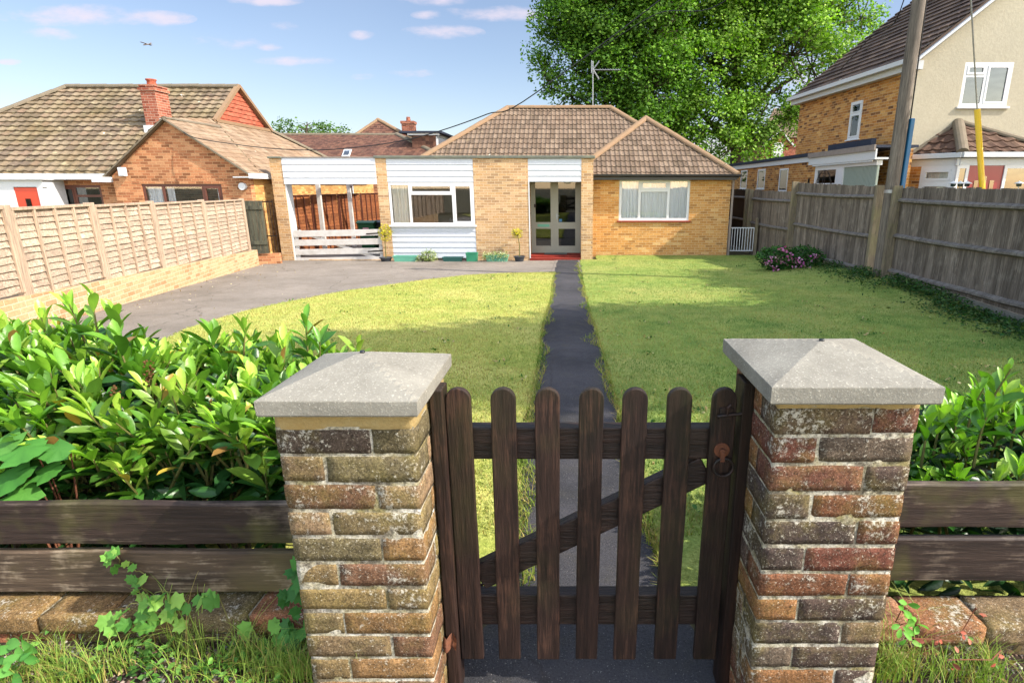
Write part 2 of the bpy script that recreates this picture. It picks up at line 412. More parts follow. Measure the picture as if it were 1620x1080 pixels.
M['darktile'] = tilemat('purple_brown_tile', [(0, '#4f352b'), (.5, '#6b4a3b'), (1, '#7d5846')], '#8a7f60', .2, .18, .25, streak='#46302a')
M['greytile'] = tilemat('grey_brown_tile', [(0, '#41342e'), (.5, '#5a4a40'), (1, '#6e5c4f')], '#8a7a62', .33, .34, .35, streak='#302724')
M['porchtile'] = tilemat('red_brown_tile', [(0, '#47362c'), (.5, '#5e483a'), (1, '#705848')], '#8f7a60', .30, .32, .3, streak='#402a24')
M['hung'] = tilemat('red_hung_tile', [(0, '#8f4c38'), (.5, '#a55a44'), (1, '#b06850')], '#b06040', .17, .12, .2, streak='#9a4a34')
M['ridge'] = plain('ridge_tile', '#836a52', .85, .2, '#6d6047', .6, .004, 5)
M['ridgeg'] = plain('ridge_tile_grey', '#6e6455', .85, .2, '#55503c', .6, .004, 5)
M['white'] = plain('white_paint', '#c2c4c5', .45, .4, '#b4b2a4', .22, 0, 2)
M['upvc'] = plain('white_upvc', '#cccdce', .3, .5)
M['clad'] = plain('white_cladding', '#b9bdc3', .4, .4, '#a5a8a8', .2, 0, 1.5)
M['gatewhite'] = plain('gate_white_paint', '#bfbbb5', .6, .3, '#8d8375', .45, .001, 6)
M['lead'] = plain('grey_felt_edge', '#5f625a', .85, .2, '#7d7f68', .6, .003, 3)
M['black'] = plain('black_plastic', '#17181a', .35, .5)
M['felt'] = plain('dark_blue_grey_felt', '#2b3140', .75, .3, '#1c2029', .6, .003, 2)
M['greydoor'] = plain('grey_door_paint', '#8f8c7e', .5, .4)
M['redtile'] = brickmat('red_quarry_tile', [(0, '#7a2a22'), (1, '#96382c')], '#5c2a22', .15, .15, .006)
M['redsill'] = plain('red_sill_tile', '#8c3a2e', .6, .3, '#5c2a20', .4, .002, 9)
M['glass'] = glassmat('window_glass', '#ffffff')
M['glassd'] = glassmat('dark_window_glass', '#7c8c8a', 1.2)
M['net'] = plain('net_curtain', '#eceef2', .95, .1)
M['blind'] = plain('pale_blind', '#e3e1d6', .8, .2)
M['render'] = plain('cream_render', '#aca490', .95, .1, '#9c9582', .5, .006, 1.2)
M['interior'] = plain('interior_wall', '#6d675c', .9, .1)
M['reddoor'] = plain('dark_red_door_paint', '#8a1c22', .3, .5)
M['orangedoor'] = plain('orange_red_door_paint', '#c4391c', .35, .5)
M['brownframe'] = plain('brown_window_frame', '#5d3426', .5, .4, '#3a221a', .4)
M['steel'] = plain('galvanised_steel', '#9a9c9e', .4, .5, '#6c6c68', .4, 0, 9, .7)
M['iron'] = plain('dark_iron', '#211d1b', .55, .5, '#4a2a1c', .6, .001, 30, .5)
M['rust'] = plain('rusty_iron', '#5d3a2a', .75, .3, '#7d4a2a', .7, .001, 40, .3)

M['cable'] = plain('cable_black', '#1b1b1c', .6, .3)
M['greytrim'] = plain('weathered_trim', '#8b8078', .8, .2, '#6a5f55', .6, .003, 6)
M['gdoor'] = plain('garage_door_sage', '#8f998c', .55, .3, '#7c8578', .4)
M['blueg'] = plain('blue_plastic_guard', '#1d5f86', .4, .5)
M['yellowg'] = plain('yellow_plastic_guard', '#e0b400', .4, .5)
M['potg'] = plain('green_plastic', '#2a7a58', .45, .4, '#4a8a70', .4)
M['potlg'] = plain('pale_green_plastic', '#5fa088', .45, .4, '#487a66', .4)
M['potdg'] = plain('dark_teal_plastic', '#24504a', .45, .4)
M['potk'] = plain('dark_grey_pot', '#33373c', .5, .4)
M['bing'] = plain('bin_green', '#1c4f30', .4, .4)
M['blink'] = plain('bin_black', '#1a1d20', .4, .4)
M['sticker'] = plain('pink_sticker', '#c48a96', .6, .2)
M['soil'] = plain('soil', '#3c3226', .95, .1, '#2a241c', .6, .02, 12)
M['pole'] = woodmat('pole_wood', '#5d554c', '#857a6e', 2, scale=9, vary=.1)
M['darkwood'] = woodmat('dark_stained_wood', '#150d0b', '#2c1912', 2, '#2b2b16', .35, 16, .6, vary=.25)
M['gatewood'] = woodmat('gate_stained_wood', '#1c1412', '#392822', 2, '#34351a', .4, 22, .55, pale='#6a4a38', pamt=.35, vary=.45)
M['gaterail'] = woodmat('gate_rail_wood', '#1a1210', '#33241f', 0, '#2b2c14', .2, 22, .5, pale='#54443c', pamt=.3, vary=.3)
M['plank'] = woodmat('plank_stained_wood', '#241b18', '#40322b', 0, '#5c5c2a', .6, 12, .65, pale='#8a7c6c', pamt=.5, vary=.3)
M['plankw'] = woodmat('plank_weathered_wood', '#352a22', '#605040', 0, '#5c5630', .4, 12, .75, pale='#a39480', pamt=.85, vary=.3)
M['feather'] = woodmat('weathered_featheredge', '#60554b', '#988b7e', 2, scale=10, vary=.55, pale='#b0a598', pamt=.4)
M['fpost'] = woodmat('weathered_post', '#6c6152', '#94866f', 2, '#7a7a4a', .35, 10, vary=.2)
M['frail'] = woodmat('weathered_rail', '#5c554f', '#8f877e', 0, scale=10, vary=.2)
M['overlap'] = woodmat('overlap_fence_board', '#ab9682', '#c6b19a', 0, scale=8, vary=.3, pale='#d6c8b2', pamt=.6)
M['overlapb'] = woodmat('overlap_fence_batten', '#a58f7a', '#bea890', 2, scale=8, vary=.2)
M['redpanel'] = woodmat('red_brown_fence_board', '#7a4226', '#a5683c', 0, scale=8, vary=.4)
M['greygate'] = woodmat('dark_grey_green_gate', '#3a3a30', '#5c5a48', 2, scale=8, vary=.3)
M['leaf'] = leafmat('laurel_leaf', .33, .36, .45)
M['leafm'] = leafmat('matt_leaf', .35, .6, .25)
M['oakleaf'] = leafmat('oak_leaf', .46, .6, .2)
M['bark'] = woodmat('oak_bark', '#3d352c', '#6a5e50', 2, scale=8, vary=0)
M['twig'] = plain('green_twig', '#5c5a2c', .7, .3)
M['petal'] = leafmat('petal', .3, .6, .2)
def conc():
    s = Mt('cast_stone', .92, .15)
    n = s.noise(5, 5, .7); n2 = s.noise(190, 3, .75); n3 = s.noise(16, 5, .7)
    c = s.mix(s.ramp(n, [(.3, 0.0), (.7, 1.0)]), '#66635b', '#807d73')
    c = s.mix(s.ramp(n3, [(.5, 0.0), (.75, .4)]), c, '#605d54')
    c = s.mix(s.ramp(n2, [(.56, 0.0), (.68, .6)]), c, '#b4b1a4')
    c = s.mix(s.ramp(s.noise(95, 3, .7), [(.6, 0.0), (.68, .6)]), c, '#5a564e')
    return s.done(c, s.bump(n2, .0018, .7, s.bump(n3, .0015, .4)))
M['cap'] = conc()
def rawbrick():
    s = Mt('weathered_brick', .95, .12)
    a = s.attr('Col'); n = s.noise(9, 5, .7); n2 = s.noise(85, 5, .8); n3 = s.noise(26, 5, .75); n4 = s.noise(4.2, 5, .7)
    c = s.mix(.75, a, s.ramp(n3, [(.3, '#767676'), (.68, '#ffffff')]), 'MULTIPLY')
    c = s.mix(s.ramp(n, [(.48, 0.0), (.68, .6)]), c, '#4a4136')
    c = s.mix(s.ramp(n4, [(.47, 0.0), (.66, .42)]), c, '#857a3c')
    c = s.mix(.8, c, s.ramp(s.noise(170, 3, .8), [(.33, '#6e6e6e'), (.62, '#ffffff')]), 'MULTIPLY')
    c = s.mix(s.ramp(s.noise(210, 2, .7), [(.65, 0.0), (.72, .6)]), c, '#c2bbab')
    c = s.mix(s.ramp(n2, [(.60, 0.0), (.68, .7)]), c, '#b3ab98')
    c = s.mix(s.ramp(s.ma('ADD', s.ma('MULTIPLY', n, .5), s.ma('MULTIPLY', n2, .5)), [(.55, 0.0), (.61, .8)]), c, '#a9a598')
    c = s.mix(s.ramp(s.noise(120, 3, .7), [(.32, .8), (.4, 0.0)]), c, '#2b241c')
    return s.done(c, s.bump(n2, .0028, .9, s.bump(n3, .0025, .6)))
M['rawbrick'] = rawbrick()
def mortarmat():
    s = Mt('rough_mortar', .95, .1)
    c = s.mix(s.ramp(s.noise(6, 5, .7), [(.4, 0.0), (.62, 1.0)]), '#ccc6b8', '#8a8058')
    c = s.mix(s.ramp(s.noise(11, 5, .75), [(.5, 0.0), (.6, .8)]), c, '#5f564a')
    c = s.mix(.8, c, s.ramp(s.noise(150, 3, .8), [(.33, '#5a5a5a'), (.62, '#ffffff')]), 'MULTIPLY')
    return s.done(c, s.bump(s.noise(120, 4, .8), .003, 1.0))
M['mortar'] = mortarmat()
M['bedding'] = plain('yellow_bedding_mortar', '#98865c', .9, .15, '#8a6a34', .5, .004, 9)
def lawnmat(nm='lawn', a='#98a44c', b='#bcb862', c_='#d0c47c'):
    s = Mt(nm, .95, .1)
    n = s.noise(.55, 5, .65); n2 = s.noise(3.2, 5, .7); n3 = s.noise(42, 4, .8)
    c = s.mix(s.ramp(n2, [(.35, 0.0), (.65, 1.0)]), a, b)
    c = s.mix(s.ramp(n, [(.45, 0.0), (.7, .8)]), c, c_)
    c = s.mix(.8, c, s.ramp(n3, [(.3, '#8a9468'), (.65, '#ffffff')]), 'MULTIPLY')
    return s.done(c, s.bump(n3, .02, .9))
M['lawn'] = lawnmat()
M['lawnr'] = lawnmat('lawn_shade_toned', '#728a42', '#9ca858', '#b4ac68')  # greener copy of the lawn, tone of the shade put into its colours
def tarmac(name, base, pale, moss, gl=.0):
    s = Mt(name, .9, .25)
    n = s.noise(.8, 5, .65); n2 = s.noise(6, 5, .7); n3 = s.noise(140, 3, .8)
    c = s.mix(s.ramp(n, [(.35, 0.0), (.7, 1.0)]), base, pale)
    c = s.mix(s.ramp(n2, [(.5, 0.0), (.75, .55)]), c, moss)
    cr = s.vor(.55, vec=s.mix(.25, s.tc.outputs['Object'], s.noise(2.2, 4, .7, out='Color'), 'ADD'), feat='DISTANCE_TO_EDGE')
    c = s.mix(s.ramp(cr, [(.0, .5), (.003, .3), (.007, 0.0)]), c, '#2a2622')
    c = s.mix(s.ramp(s.noise(1.7, 6, .75), [(.56, 0.0), (.6, .35)]), c, pale)
    c = s.mix(s.ramp(s.noise(2.9, 6, .8), [(.6, 0.0), (.66, .5)]), c, moss)
    c = s.mix(.7, c, s.ramp(n3, [(.3, '#6a6a6a'), (.6, '#ffffff')]), 'MULTIPLY')
    c = s.mix(s.ramp(s.noise(170, 2, .6), [(.66, 0.0), (.74, .5)]), c, '#a7a29a')
    return s.done(c, s.bump(n3, .006, .9, s.bump(n2, .01, .5)))
M['drive'] = tarmac('worn_driveway_tarmac', '#746c62', '#8e857a', '#675d4c')
M['path'] = tarmac('dark_path_tarmac', '#2b2b2e', '#49474a', '#47433a')
M['ground'] = tarmac('earth_ground', '#4a4330', '#5c5638', '#46522a')
M['verge'] = plain('dark_gravelly_earth', '#453a30', .95, .1, '#2e2822', .6, .03, 14)
M['pebble'] = (lambda s: s.done(s.mix(.4, s.attr('Col'), s.ramp(s.noise(120, 3), [(.3, '#909090'), (.7, '#ffffff')]), 'MULTIPLY')))(Mt('pebbles', .7, .3))

# ------------------------------------------------------------------ the setting
def ground_sheet():
    xs = sorted(set(list(np.arange(-12, 14.01, .5)) + [.2, .45, .55, .65, -.1, -.35, -.45, -.55, -.2, .3] + [-400, -200, -100, -60, -35, -20, -15, 17, 20, 30, 50, 100, 200, 400]))
    ys = sorted(set(list(np.arange(-3, 1.4, .3)) + list(np.arange(1.4, 2.0, .06)) + list(np.arange(2.0, 20, .6)) + [-400, -200, -60, -20, -8, 21, 23, 26, 30, 40, 60, 100, 200, 400]))
    V = np.array([(x, y, g(x, y) - (.03 if y > 1.8 else .0)) for y in ys for x in xs]); nx = len(xs)
    F = np.array([(j*nx+i, j*nx+i+1, (j+1)*nx+i+1, (j+1)*nx+i) for j in range(len(ys)-1) for i in range(nx-1)])
    tag(npmesh('ground', V, F, M['ground'], uv=True, smooth=True), kind='structure')
ground_sheet()
def strip(name, Ys, xl, xr, nx, dz, mat, kind='structure', thick=0, jit=0):
    V = []
    for k, Y in enumerate(Ys):
        a, b = xl(Y), xr(Y)
        for i in range(nx+1):
            x = a+(b-a)*i/nx
            if jit and i in (0, nx): x += jit*mnoise.noise(Vector((Y*2.3, i, 0)))*1.0 + jit*.6*mnoise.noise(Vector((Y*9.3, i, 5)))
            V.append((x, Y, g(x, Y)+dz))
    F = [(j*(nx+1)+i, j*(nx+1)+i+1, (j+1)*(nx+1)+i+1, (j+1)*(nx+1)+i) for j in range(len(Ys)-1) for i in range(nx)]
    V = np.array(V); 
    o = npmesh(name, V, np.array(F), mat, uv=True, smooth=True); tag(o, kind=kind); return o
def interp(pts):                       # pixel list -> X as a function of Y
    P = sorted([(gnd(*p).y, gnd(*p).x) for p in pts])
    def f(Y):
        if Y <= P[0][0]: return P[0][1]
        for (a, b), (c, d) in zip(P, P[1:]):
            if Y <= c: return b+(d-b)*(Y-a)/(c-a)
        return P[-1][1]
    return f, P
pathL, _ = interp([(878, 414), (873, 440), (872, 470), (858, 520), (850, 580), (838, 640), (822, 730), (815, 800), (808, 900), (780, 1000)])
pathR, _ = interp([(914, 414), (920, 440), (930, 480), (945, 530), (962, 590), (980, 650), (1000, 730), (1020, 800), (1050, 900), (1090, 1000)])
pl = lambda Y: max(pathL(Y), -.42) if Y > 1.6 else -.40
pr = lambda Y: min(pathR(Y), .40) if Y > 1.6 else .46
driveEdge, DP = interp([(875, 433), (800, 434), (740, 437), (670, 445), (600, 455), (550, 462), (500, 471), (450, 481), (400, 492), (350, 506), (300, 522), (250, 545), (215, 562)])
YD = gnd(875, 433).y
wallX = lambda Y: -7.05 - (Y-8.4)*.215          # foot of the low wall on the left
strip('driveway', np.concatenate([np.arange(1.75, 17.0, .5), [17.08, 19, 22, 26]]), lambda Y: wallX(min(Y, 17))-(0 if Y < 17 else .3), lambda Y: -.1 if Y > 13 else -.6, 10, .0, M['drive'])
strip('path', np.concatenate([np.arange(.8, 17.0, .18), [17.05]]), pl, pr, 4, .022, M['path'], jit=.035)
strip('front_apron', np.array([YD-.05, 14.5, 15.5, 16.5, 17.09]), lambda Y: -.5, lambda Y: .30, 3, .012, M['drive'])
LYl = np.arange(1.8, YD+.001, .12)
lawnXl = lambda Y: driveEdge(Y) if Y > DP[0][0] else DP[0][1] - (DP[0][0]-Y)*.45
strip('lawn', LYl, lawnXl, lambda Y: pl(Y)-.0, 12, .030, M['lawn'], jit=.05)
LYr = np.arange(1.8, 18.3, .12)
def fenceX(Y):
    P = [(1.5, 5.0), (5.5, 5.5), (6.9, 5.72), (11.0, 6.15), (12.5, 6.2), (18.5, 5.95), (30, 5.9)]
    for (a, b), (c, d) in zip(P, P[1:]):
        if Y <= c: return b+(d-b)*(Y-a)/(c-a)
    return 5.9
lawnXr0 = lambda Y: max(pr(Y), .24) if Y < 17.1 else .75
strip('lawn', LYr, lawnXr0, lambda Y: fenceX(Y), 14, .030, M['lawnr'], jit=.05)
strip('road_verge', np.arange(.5, 1.56, .06), lambda Y: -4.0, lambda Y: -.43, 40, .004, M['verge'])
strip('road_verge', np.arange(.5, 1.56, .06), lambda Y: .53, lambda Y: 4.0, 40, .004, M['verge'])

# grass blades
def blades(name, P, h, w, colA, colB, lean=.5, straw=.12, seg=2, parent=None, curl=1.0, mat=None, kind='stuff'):
    n = len(P); ang = rng.uniform(0, 2*np.pi, n); hh = h*rng.uniform(.5, 1.2, n); ln = lean*rng.uniform(.2, 1.2, n)*hh
    d = np.stack([np.cos(ang), np.sin(ang)], 1); sd = np.stack([-d[:, 1], d[:, 0]], 1)
    V = np.zeros((n, 2*seg+1, 3))
    for k in range(seg+1):
        t = k/seg; c = P[:, :2] + d*(ln*t**(1+curl))[:, None]; z = P[:, 2] + hh*(t if curl <= 1 else t*(1.3-.3*t*t*curl/1.5))
        ww = w*(1-t*.8)
        if k < seg:
            V[:, 2*k, :2] = c - sd*ww/2; V[:, 2*k+1, :2] = c + sd*ww/2; V[:, 2*k, 2] = z; V[:, 2*k+1, 2] = z
        else: V[:, 2*k, :2] = c; V[:, 2*k, 2] = z
    quads = [(2*k, 2*k+1, 2*k+3, 2*k+2) for k in range(seg-1)]; F = []
    base = np.arange(n)*(2*seg+1)
    T = []
    for q in quads: T += [(q[0], q[1], q[2]), (q[0], q[2], q[3])]
    T.append((2*seg-2, 2*seg-1, 2*seg))
    F = (np.array(T)[None] + base[:, None, None]).reshape(-1, 3)
    pn = np.array([mnoise.noise(Vector((a*1.1, b*1.1, 3)))+.7*mnoise.noise(Vector((a*4.2, b*4.2, 8))) for a, b in P[:, :2]]) if n > 5000 else np.zeros(n)
    t = np.clip(rng.uniform(0, 1, n)*.5+.25+pn*.75, 0, 1)[:, None]; straw = np.clip(straw+pn*.35, .02, .8); C = np.array(lin(colA)[:3])*(1-t) + np.array(lin(colB)[:3])*t
    st = rng.uniform(0, 1, n) < straw; C[st] = np.array(lin('#b3a05c')[:3])*rng.uniform(.6, 1.1, (st.sum(), 1))
    C = np.repeat(C, 2*seg+1, 0)
    o = npmesh(name, V.reshape(-1, 3), F, mat or M['leafm'], parent, org=(0, 0, 0) if parent is None else wloc(parent), col=C); 
    if parent is None and kind: tag(o, kind=kind)
    return o
def scatter_lawn(n, xl, xr, y0, y1):
    # density falls with distance
    u = rng.uniform(0, 1, n); Y = y0*(y1/y0)**u
    out = []
    t = rng.uniform(0, 1, n)
    for y, a in zip(Y, t):
        l, r = xl(y), xr(y)
        if r-l < .1: continue
        x = l+(r-l)*a
        lim = (0-PX0)/FPX*y*1.05, (1620-PX0)/FPX*(y+.3)*1.05
        if lim[0]-.5 < x < lim[1]+.5: out.append((x, y, g(x, y)+.028))
    return np.array(out)
GL = scatter_lawn(150000, lambda y: lawnXl(y)-.03, lambda y: pl(y)+.03, 2.2, YD+.03)
tag(blades('lawn_grass', GL, .027, .006, '#8e9e4e', '#d0ce80', .9, .30, 2), label='short sunlit yellow green lawn grass left of the path', cat='grass', kind='stuff')
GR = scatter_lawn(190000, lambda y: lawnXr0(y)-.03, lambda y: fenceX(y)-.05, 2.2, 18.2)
tag(blades('lawn_grass', GR, .027, .006, '#648440', '#a8b262', .9, .16, 2), label='short mown lawn grass right of the path up to the fence', cat='grass', kind='stuff')  # blade colours greener too, shade tone painted in
# ragged grass hanging over the path edges
def edge_grass():
    P = []
    for _ in range(9000):
        y = 1.8*(16/1.8)**random.random()
        side = random.random() < .5; e = pl(y) if side else pr(y)
        if side and y > YD: continue
        k = max(0, mnoise.noise(Vector((y*1.7, 3 if side else 9, 0)))+.35)
        x = e + (1 if side else -1)*random.random()**2*.10*k*2; P.append((x, y, g(x, y)+.02))
    return np.array(P)
tag(blades('path_edge_grass', edge_grass(), .045, .006, '#5c7a20', '#9aa044', 1.4, .3, 3), label='ragged grass creeping over the edges of the dark path', cat='grass', kind='stuff')
# ------------------------------------------------------------------ gate pillars
BC = ['#8a7258', '#76634a', '#806c4a', '#8f6440', '#62543f', '#8a6a46', '#7a6a4c', '#564a40', '#84704a', '#745642', '#6a6046']
BCR = ['#6e4a3c', '#574840', '#80563e', '#665446', '#86603f', '#50443e', '#754a3c', '#64574a', '#76624c']
def rough_brick(x0, x1, y0, y1, z0, z1, seed, amp=.0016, n=(9, 5, 4)):
    """brick as a closed rough rounded block"""
    nx, ny, nz = (n[0] if x1-x0 > y1-y0 else n[1]), (n[1] if x1-x0 > y1-y0 else n[0]), n[2]
    key = {}; V = []; F = []
    C = Vector(((x0+x1)/2, (y0+y1)/2, (z0+z1)/2)); H = Vector(((x1-x0)/2, (y1-y0)/2, (z1-z0)/2)); r = .003
    def vid(i, j, k):
        if (i, j, k) in key: return key[(i, j, k)]
        p = Vector(((2*i/nx-1)*H.x, (2*j/ny-1)*H.y, (2*k/nz-1)*H.z))
        q = Vector([max(-h+r, min(h-r, c)) for c, h in zip(p, H)]); d = p-q
        if d.length > 1e-6: p = q + d.normalized()*r
        w = p+C
        no = mnoise.noise_vector(w*28+Vector((seed, 0, 0)))*amp + mnoise.noise_vector(w*75+Vector((seed, 7, 0)))*amp*.5
        chip = mnoise.noise(w*11+Vector((seed*3, 1, 4)))
        if chip > .34: p = p*(1-(chip-.34)*.08)
        key[(i, j, k)] = len(V); V.append(p+C+no); return key[(i, j, k)]
    for (a, na, b, nb, fixed) in (('i', nx, 'j', ny, 'k'), ('j', ny, 'k', nz, 'i'), ('i', nx, 'k', nz, 'j')):
        nf = {'i': nx, 'j': ny, 'k': nz}[fixed]
        for e in (0, nf):
            for p in range(na):
                for q in range(nb):
                    idx = []
                    for (pp, qq) in ((p, q), (p+1, q), (p+1, q+1), (p, q+1)):
                        t = {a: pp, b: qq, fixed: e}; idx.append(vid(t['i'], t['j'], t['k']))
                    F.append(tuple(idx))
    return V, F
def pillar(x0, x1, y0, zt, cap, cols, label, seed, capz, capt, rise, hole):
    w = x1-x0; y1 = y0+w; cx, cy = (x0+x1)/2, (y0+y1)/2; zb = -.08
    root = thing('gate_pillar', label, 'brick pillar', (cx, cy, zb), 'brick pillars either side of the gate')
    hd = 102/327*w; m = .010; ch = .0745; m_ = MB(); br = MB(); k = 0; z = zt - .0
    mo = MB(); rs = random.Random(seed)
    while z > zb:
        z1 = z-.0048; z0 = z-ch+.0048; L = w-hd
        if k % 2 == 0: rects = [(x0, x0+L-m/2, y0, y0+hd), (x1-hd, x1, y0, y0+L-m/2), (x0+hd+m/2, x1, y1-hd, y1), (x0, x0+hd, y0+hd+m/2, y1)]
        else: rects = [(x0+hd+m/2, x1, y0, y0+hd), (x1-hd, x1, y0+hd+m/2, y1), (x0, x1-hd-m/2, y1-hd, y1), (x0, x0+hd, y0, y1-hd-m/2)]
        for r in rects:
            j = [rs.uniform(-.0012, .0012) for _ in range(4)]
            v, f = rough_brick(r[0]+j[0], r[1]+j[1], r[2]+j[2], r[3]+j[3], z0+rs.uniform(-.002, .002), z1+rs.uniform(-.002, .002), rs.uniform(0, 99))
            c = lin(rs.choice(cols))[:3]; b = rs.uniform(1.1, 1.45); br.mesh(v, f, tuple(x*b for x in c))
        z -= ch; k += 1
    br.build('brickwork', M['rawbrick'], root, smooth=True, fix=True)
    # rough mortar core: a displaced box
    V = []; F = []; n = 26; nz = 60; ins = .0026
    for kk in range(nz+1):
        zz = zb + (zt-zb)*kk/nz
        ring = [(x0+ins+(w-2*ins)*i/n, y0+ins) for i in range(n)] + [(x1-ins, y0+ins+(w-2*ins)*i/n) for i in range(n)] + [(x1-ins-(w-2*ins)*i/n, y1-ins) for i in range(n)] + [(x0+ins, y1-ins-(w-2*ins)*i/n) for i in range(n)]
        for (x, y) in ring:
            p = Vector((x, y, zz)); a = mnoise.noise(p*30+Vector((seed, 0, 0)))*.0022 + mnoise.noise(p*8)*.0014
            dx, dy = x-cx, y-cy; q = max(abs(dx), abs(dy)); ox = (dx/q) if abs(dx) >= q-1e-6 else 0; oy = (dy/q) if abs(dy) >= q-1e-6 else 0
            V.append((x+ox*a, y+oy*a, zz))
    N4 = 4*n
    for kk in range(nz):
        for i in range(N4): F.append((kk*N4+i, kk*N4+(i+1) % N4, (kk+1)*N4+(i+1) % N4, (kk+1)*N4+i))
    mo.mesh(V, F); mo.build('mortar', M['mortar'], root, smooth=True)
    # yellow bedding mortar under the cap
    be = MB(); V = []; F = []
    zs = [zt-.014, zt-.005, zt+.006, (zt+.006+capz)/2, capz+.002]
    for zz in zs:
        for (x, y) in [(x0+w*i/n, y0) for i in range(n)] + [(x1, y0+w*i/n) for i in range(n)] + [(x1-w*i/n, y1) for i in range(n)] + [(x0, y1-w*i/n) for i in range(n)]:
            p = Vector((x, y, zz)); a = -.001 + mnoise.noise(p*14+Vector((seed, 3, 0)))*.006 - (.004 if zz == zs[0] else 0)
            dx, dy = x-cx, y-cy; V.append((cx+dx*(1+a/w*2), cy+dy*(1+a/w*2), zz + (mnoise.noise(p*13)*.018 if zz == zs[0] else 0)))
    for kk in range(len(zs)-1):
        for i in range(N4): F.append((kk*N4+i, kk*N4+(i+1) % N4, (kk+1)*N4+(i+1) % N4, (kk+1)*N4+i))
    F.append(tuple(range(N4))); F.append(tuple(len(V)-N4+i for i in range(N4)))
    be.mesh(V, F); be.build('bedding_mortar', M['bedding'], root, smooth=True)
    # cap: weathered pyramid cap
    (a0, a1, b0, b1) = cap; N = 22; cm = MB(); V = []; F = []; ax, ay = (a0+a1)/2, (b0+b1)/2
    def top(u, v): return 1-max(abs(2*u-1), abs(2*v-1))
    idx = {}
    for j in range(N+1):
        for i in range(N+1):
            u, v = i/N, j/N; p = Vector((a0+(a1-a0)*u, b0+(b1-b0)*v, capz+capt+rise*min(1, top(u, v)*1.04)))
            p.z += mnoise.noise(p*40)*.0003 + mnoise.noise(p*9)*.0005
            if i in (0, N) or j in (0, N): p.z -= .001; p.x += (ax-p.x)*.004; p.y += (ay-p.y)*.004
            idx[(i, j)] = len(V); V.append(p)
    for j in range(N):
        for i in range(N): F.append((idx[(i, j)], idx[(i+1, j)], idx[(i+1, j+1)], idx[(i, j+1)]))
    ring = [(i, 0) for i in range(N)] + [(N, j) for j in range(N)] + [(N-i, N) for i in range(N)] + [(0, N-j) for j in range(N)]
    prev = [idx[r] for r in ring]
    for (f, zz) in ((1.0, capz+capt-.003), (1.0, capz+capt*.5), (.998, capz+.004), (.985, capz)):
        cur = []
        for (i, j) in ring:
            p = Vector((ax+(a0+(a1-a0)*i/N-ax)*f, ay+(b0+(b1-b0)*j/N-ay)*f, zz)); p += mnoise.noise_vector(p*45)*.0006
            cur.append(len(V)); V.append(p)
        for q in range(len(ring)): F.append((prev[q], prev[(q+1) % len(ring)], cur[(q+1) % len(ring)], cur[q]))
        prev = cur
    F.append(tuple(prev)); cm.mesh(V, F); co = cm.build('cap_stone', M['cap'], root, smooth=False)
    h = MB(); hx, hy = hole; h.lathe((ax, ay, capz+capt+rise-.006), [(.0055, 0), (.007, .006), (.0062, .0095), (.001, .0085)], 10); h.build('fixing_hole', M['black'], co, smooth=True)
    return root
pillar(-.706, -.374, 1.24, .950, (-.722, -.352, 1.2, 1.578), BC, 'gate pillar left of the picket gate, mossy yellow-brown bricks under a grey cap stone', 3, .992, .040, .060, (-.53, 1.41))
pillar(.473, .803, 1.215, 1.014, (.437, .817, 1.165, 1.575), BCR, 'gate pillar right of the picket gate, dark red and grey bricks under a pale cap stone', 8, 1.036, .042, .050, (.625, 1.39))

# ------------------------------------------------------------------ picket gate and posts
def jog(mb_pts, amp=.0015):
    return [Vector(p)+mnoise.noise_vector(Vector(p)*6)*amp for p in mb_pts]
def picket(xt, xb, w, y, z0, z1, t=.019, c=.7):
    m = MB(); n = 10; cr = w/2; prof = []
    zs = [z0 + (z1-cr-z0)*i/14 for i in range(15)]
    L = [(-w/2, z) for z in zs] + [(-cr*math.cos(math.pi*i/n), z1-cr+cr*math.sin(math.pi*i/n)) for i in range(1, n)] + [(w/2, z) for z in reversed(zs)]
    def X(s, z): k = (z-z0)/(z1-z0); return xb+(xt-xb)*k + s + mnoise.noise(Vector((xt*9, z*5, s*20)))*.0018
    f = [Vector((X(s, z), y+mnoise.noise(Vector((xt*7, z*3, 0)))*.002, z)) for s, z in L]
    m.prism(f, (0, t, 0), c); return m
gate = thing('garden_gate', 'low dark brown wooden picket gate with rounded tops and a diagonal brace', 'gate', (.05, 1.42, 0.02))
YG = 1.392
for i in range(7):
    cxp = [(725, 745.5), (796, 805), (866, 867), (936, 927.5), (1005, 989), (1075.5, 1054), (1146, 1117)][i]
    top = at(cxp[0], 650, YG).x; bot = at(cxp[1], 1010, YG).x
    mw = .066
    pk = picket(top, bot, mw, YG, .125, at(900, 614.5, YG).z, c=[.75, .55, .9, .35, .8, .5, .2][i]).build('picket', M['gatewood'], gate, bevel=.003)
for (y0, y1, nm) in ((676, 726, 0), (940, 987, 1)):
    m = MB(); z1 = at(900, y0, YG+.022).z; z0 = at(900, y1, YG+.022).z
    n = 24; xa, xb = -.327, .425
    for k in range(n):
        pass
    m.box(xa, xb, YG+.020, YG+.062, z0, z1, .6); m.build('rail', M['gaterail'], gate, bevel=.004)
m = MB(); a = at(757, 915, YG+.023); b = at(1118, 742, YG+.023)
m.beam((a.x, YG+.040, a.z), (b.x, YG+.040, b.z), .036, .082, (0, 0, 1), .5); m.build('brace', M['gaterail'], gate, bevel=.004)
hx = at(1144, 738, YG-.01)
m = MB(); pc = at(1142, 712, YG-.004)
m.prism([Vector((pc.x+.021*math.cos(2*math.pi*i/20), YG, pc.z+.021*math.sin(2*math.pi*i/20))) for i in range(20)], (0, -.005, 0))
m.beam((pc.x, YG-.012, pc.z-.001), (pc.x, YG-.012, pc.z-.028), .012, .012, (0, 1, 0))
m.tube([(pc.x, YG, pc.z), (pc.x, YG-.016, pc.z)], .008, 10)
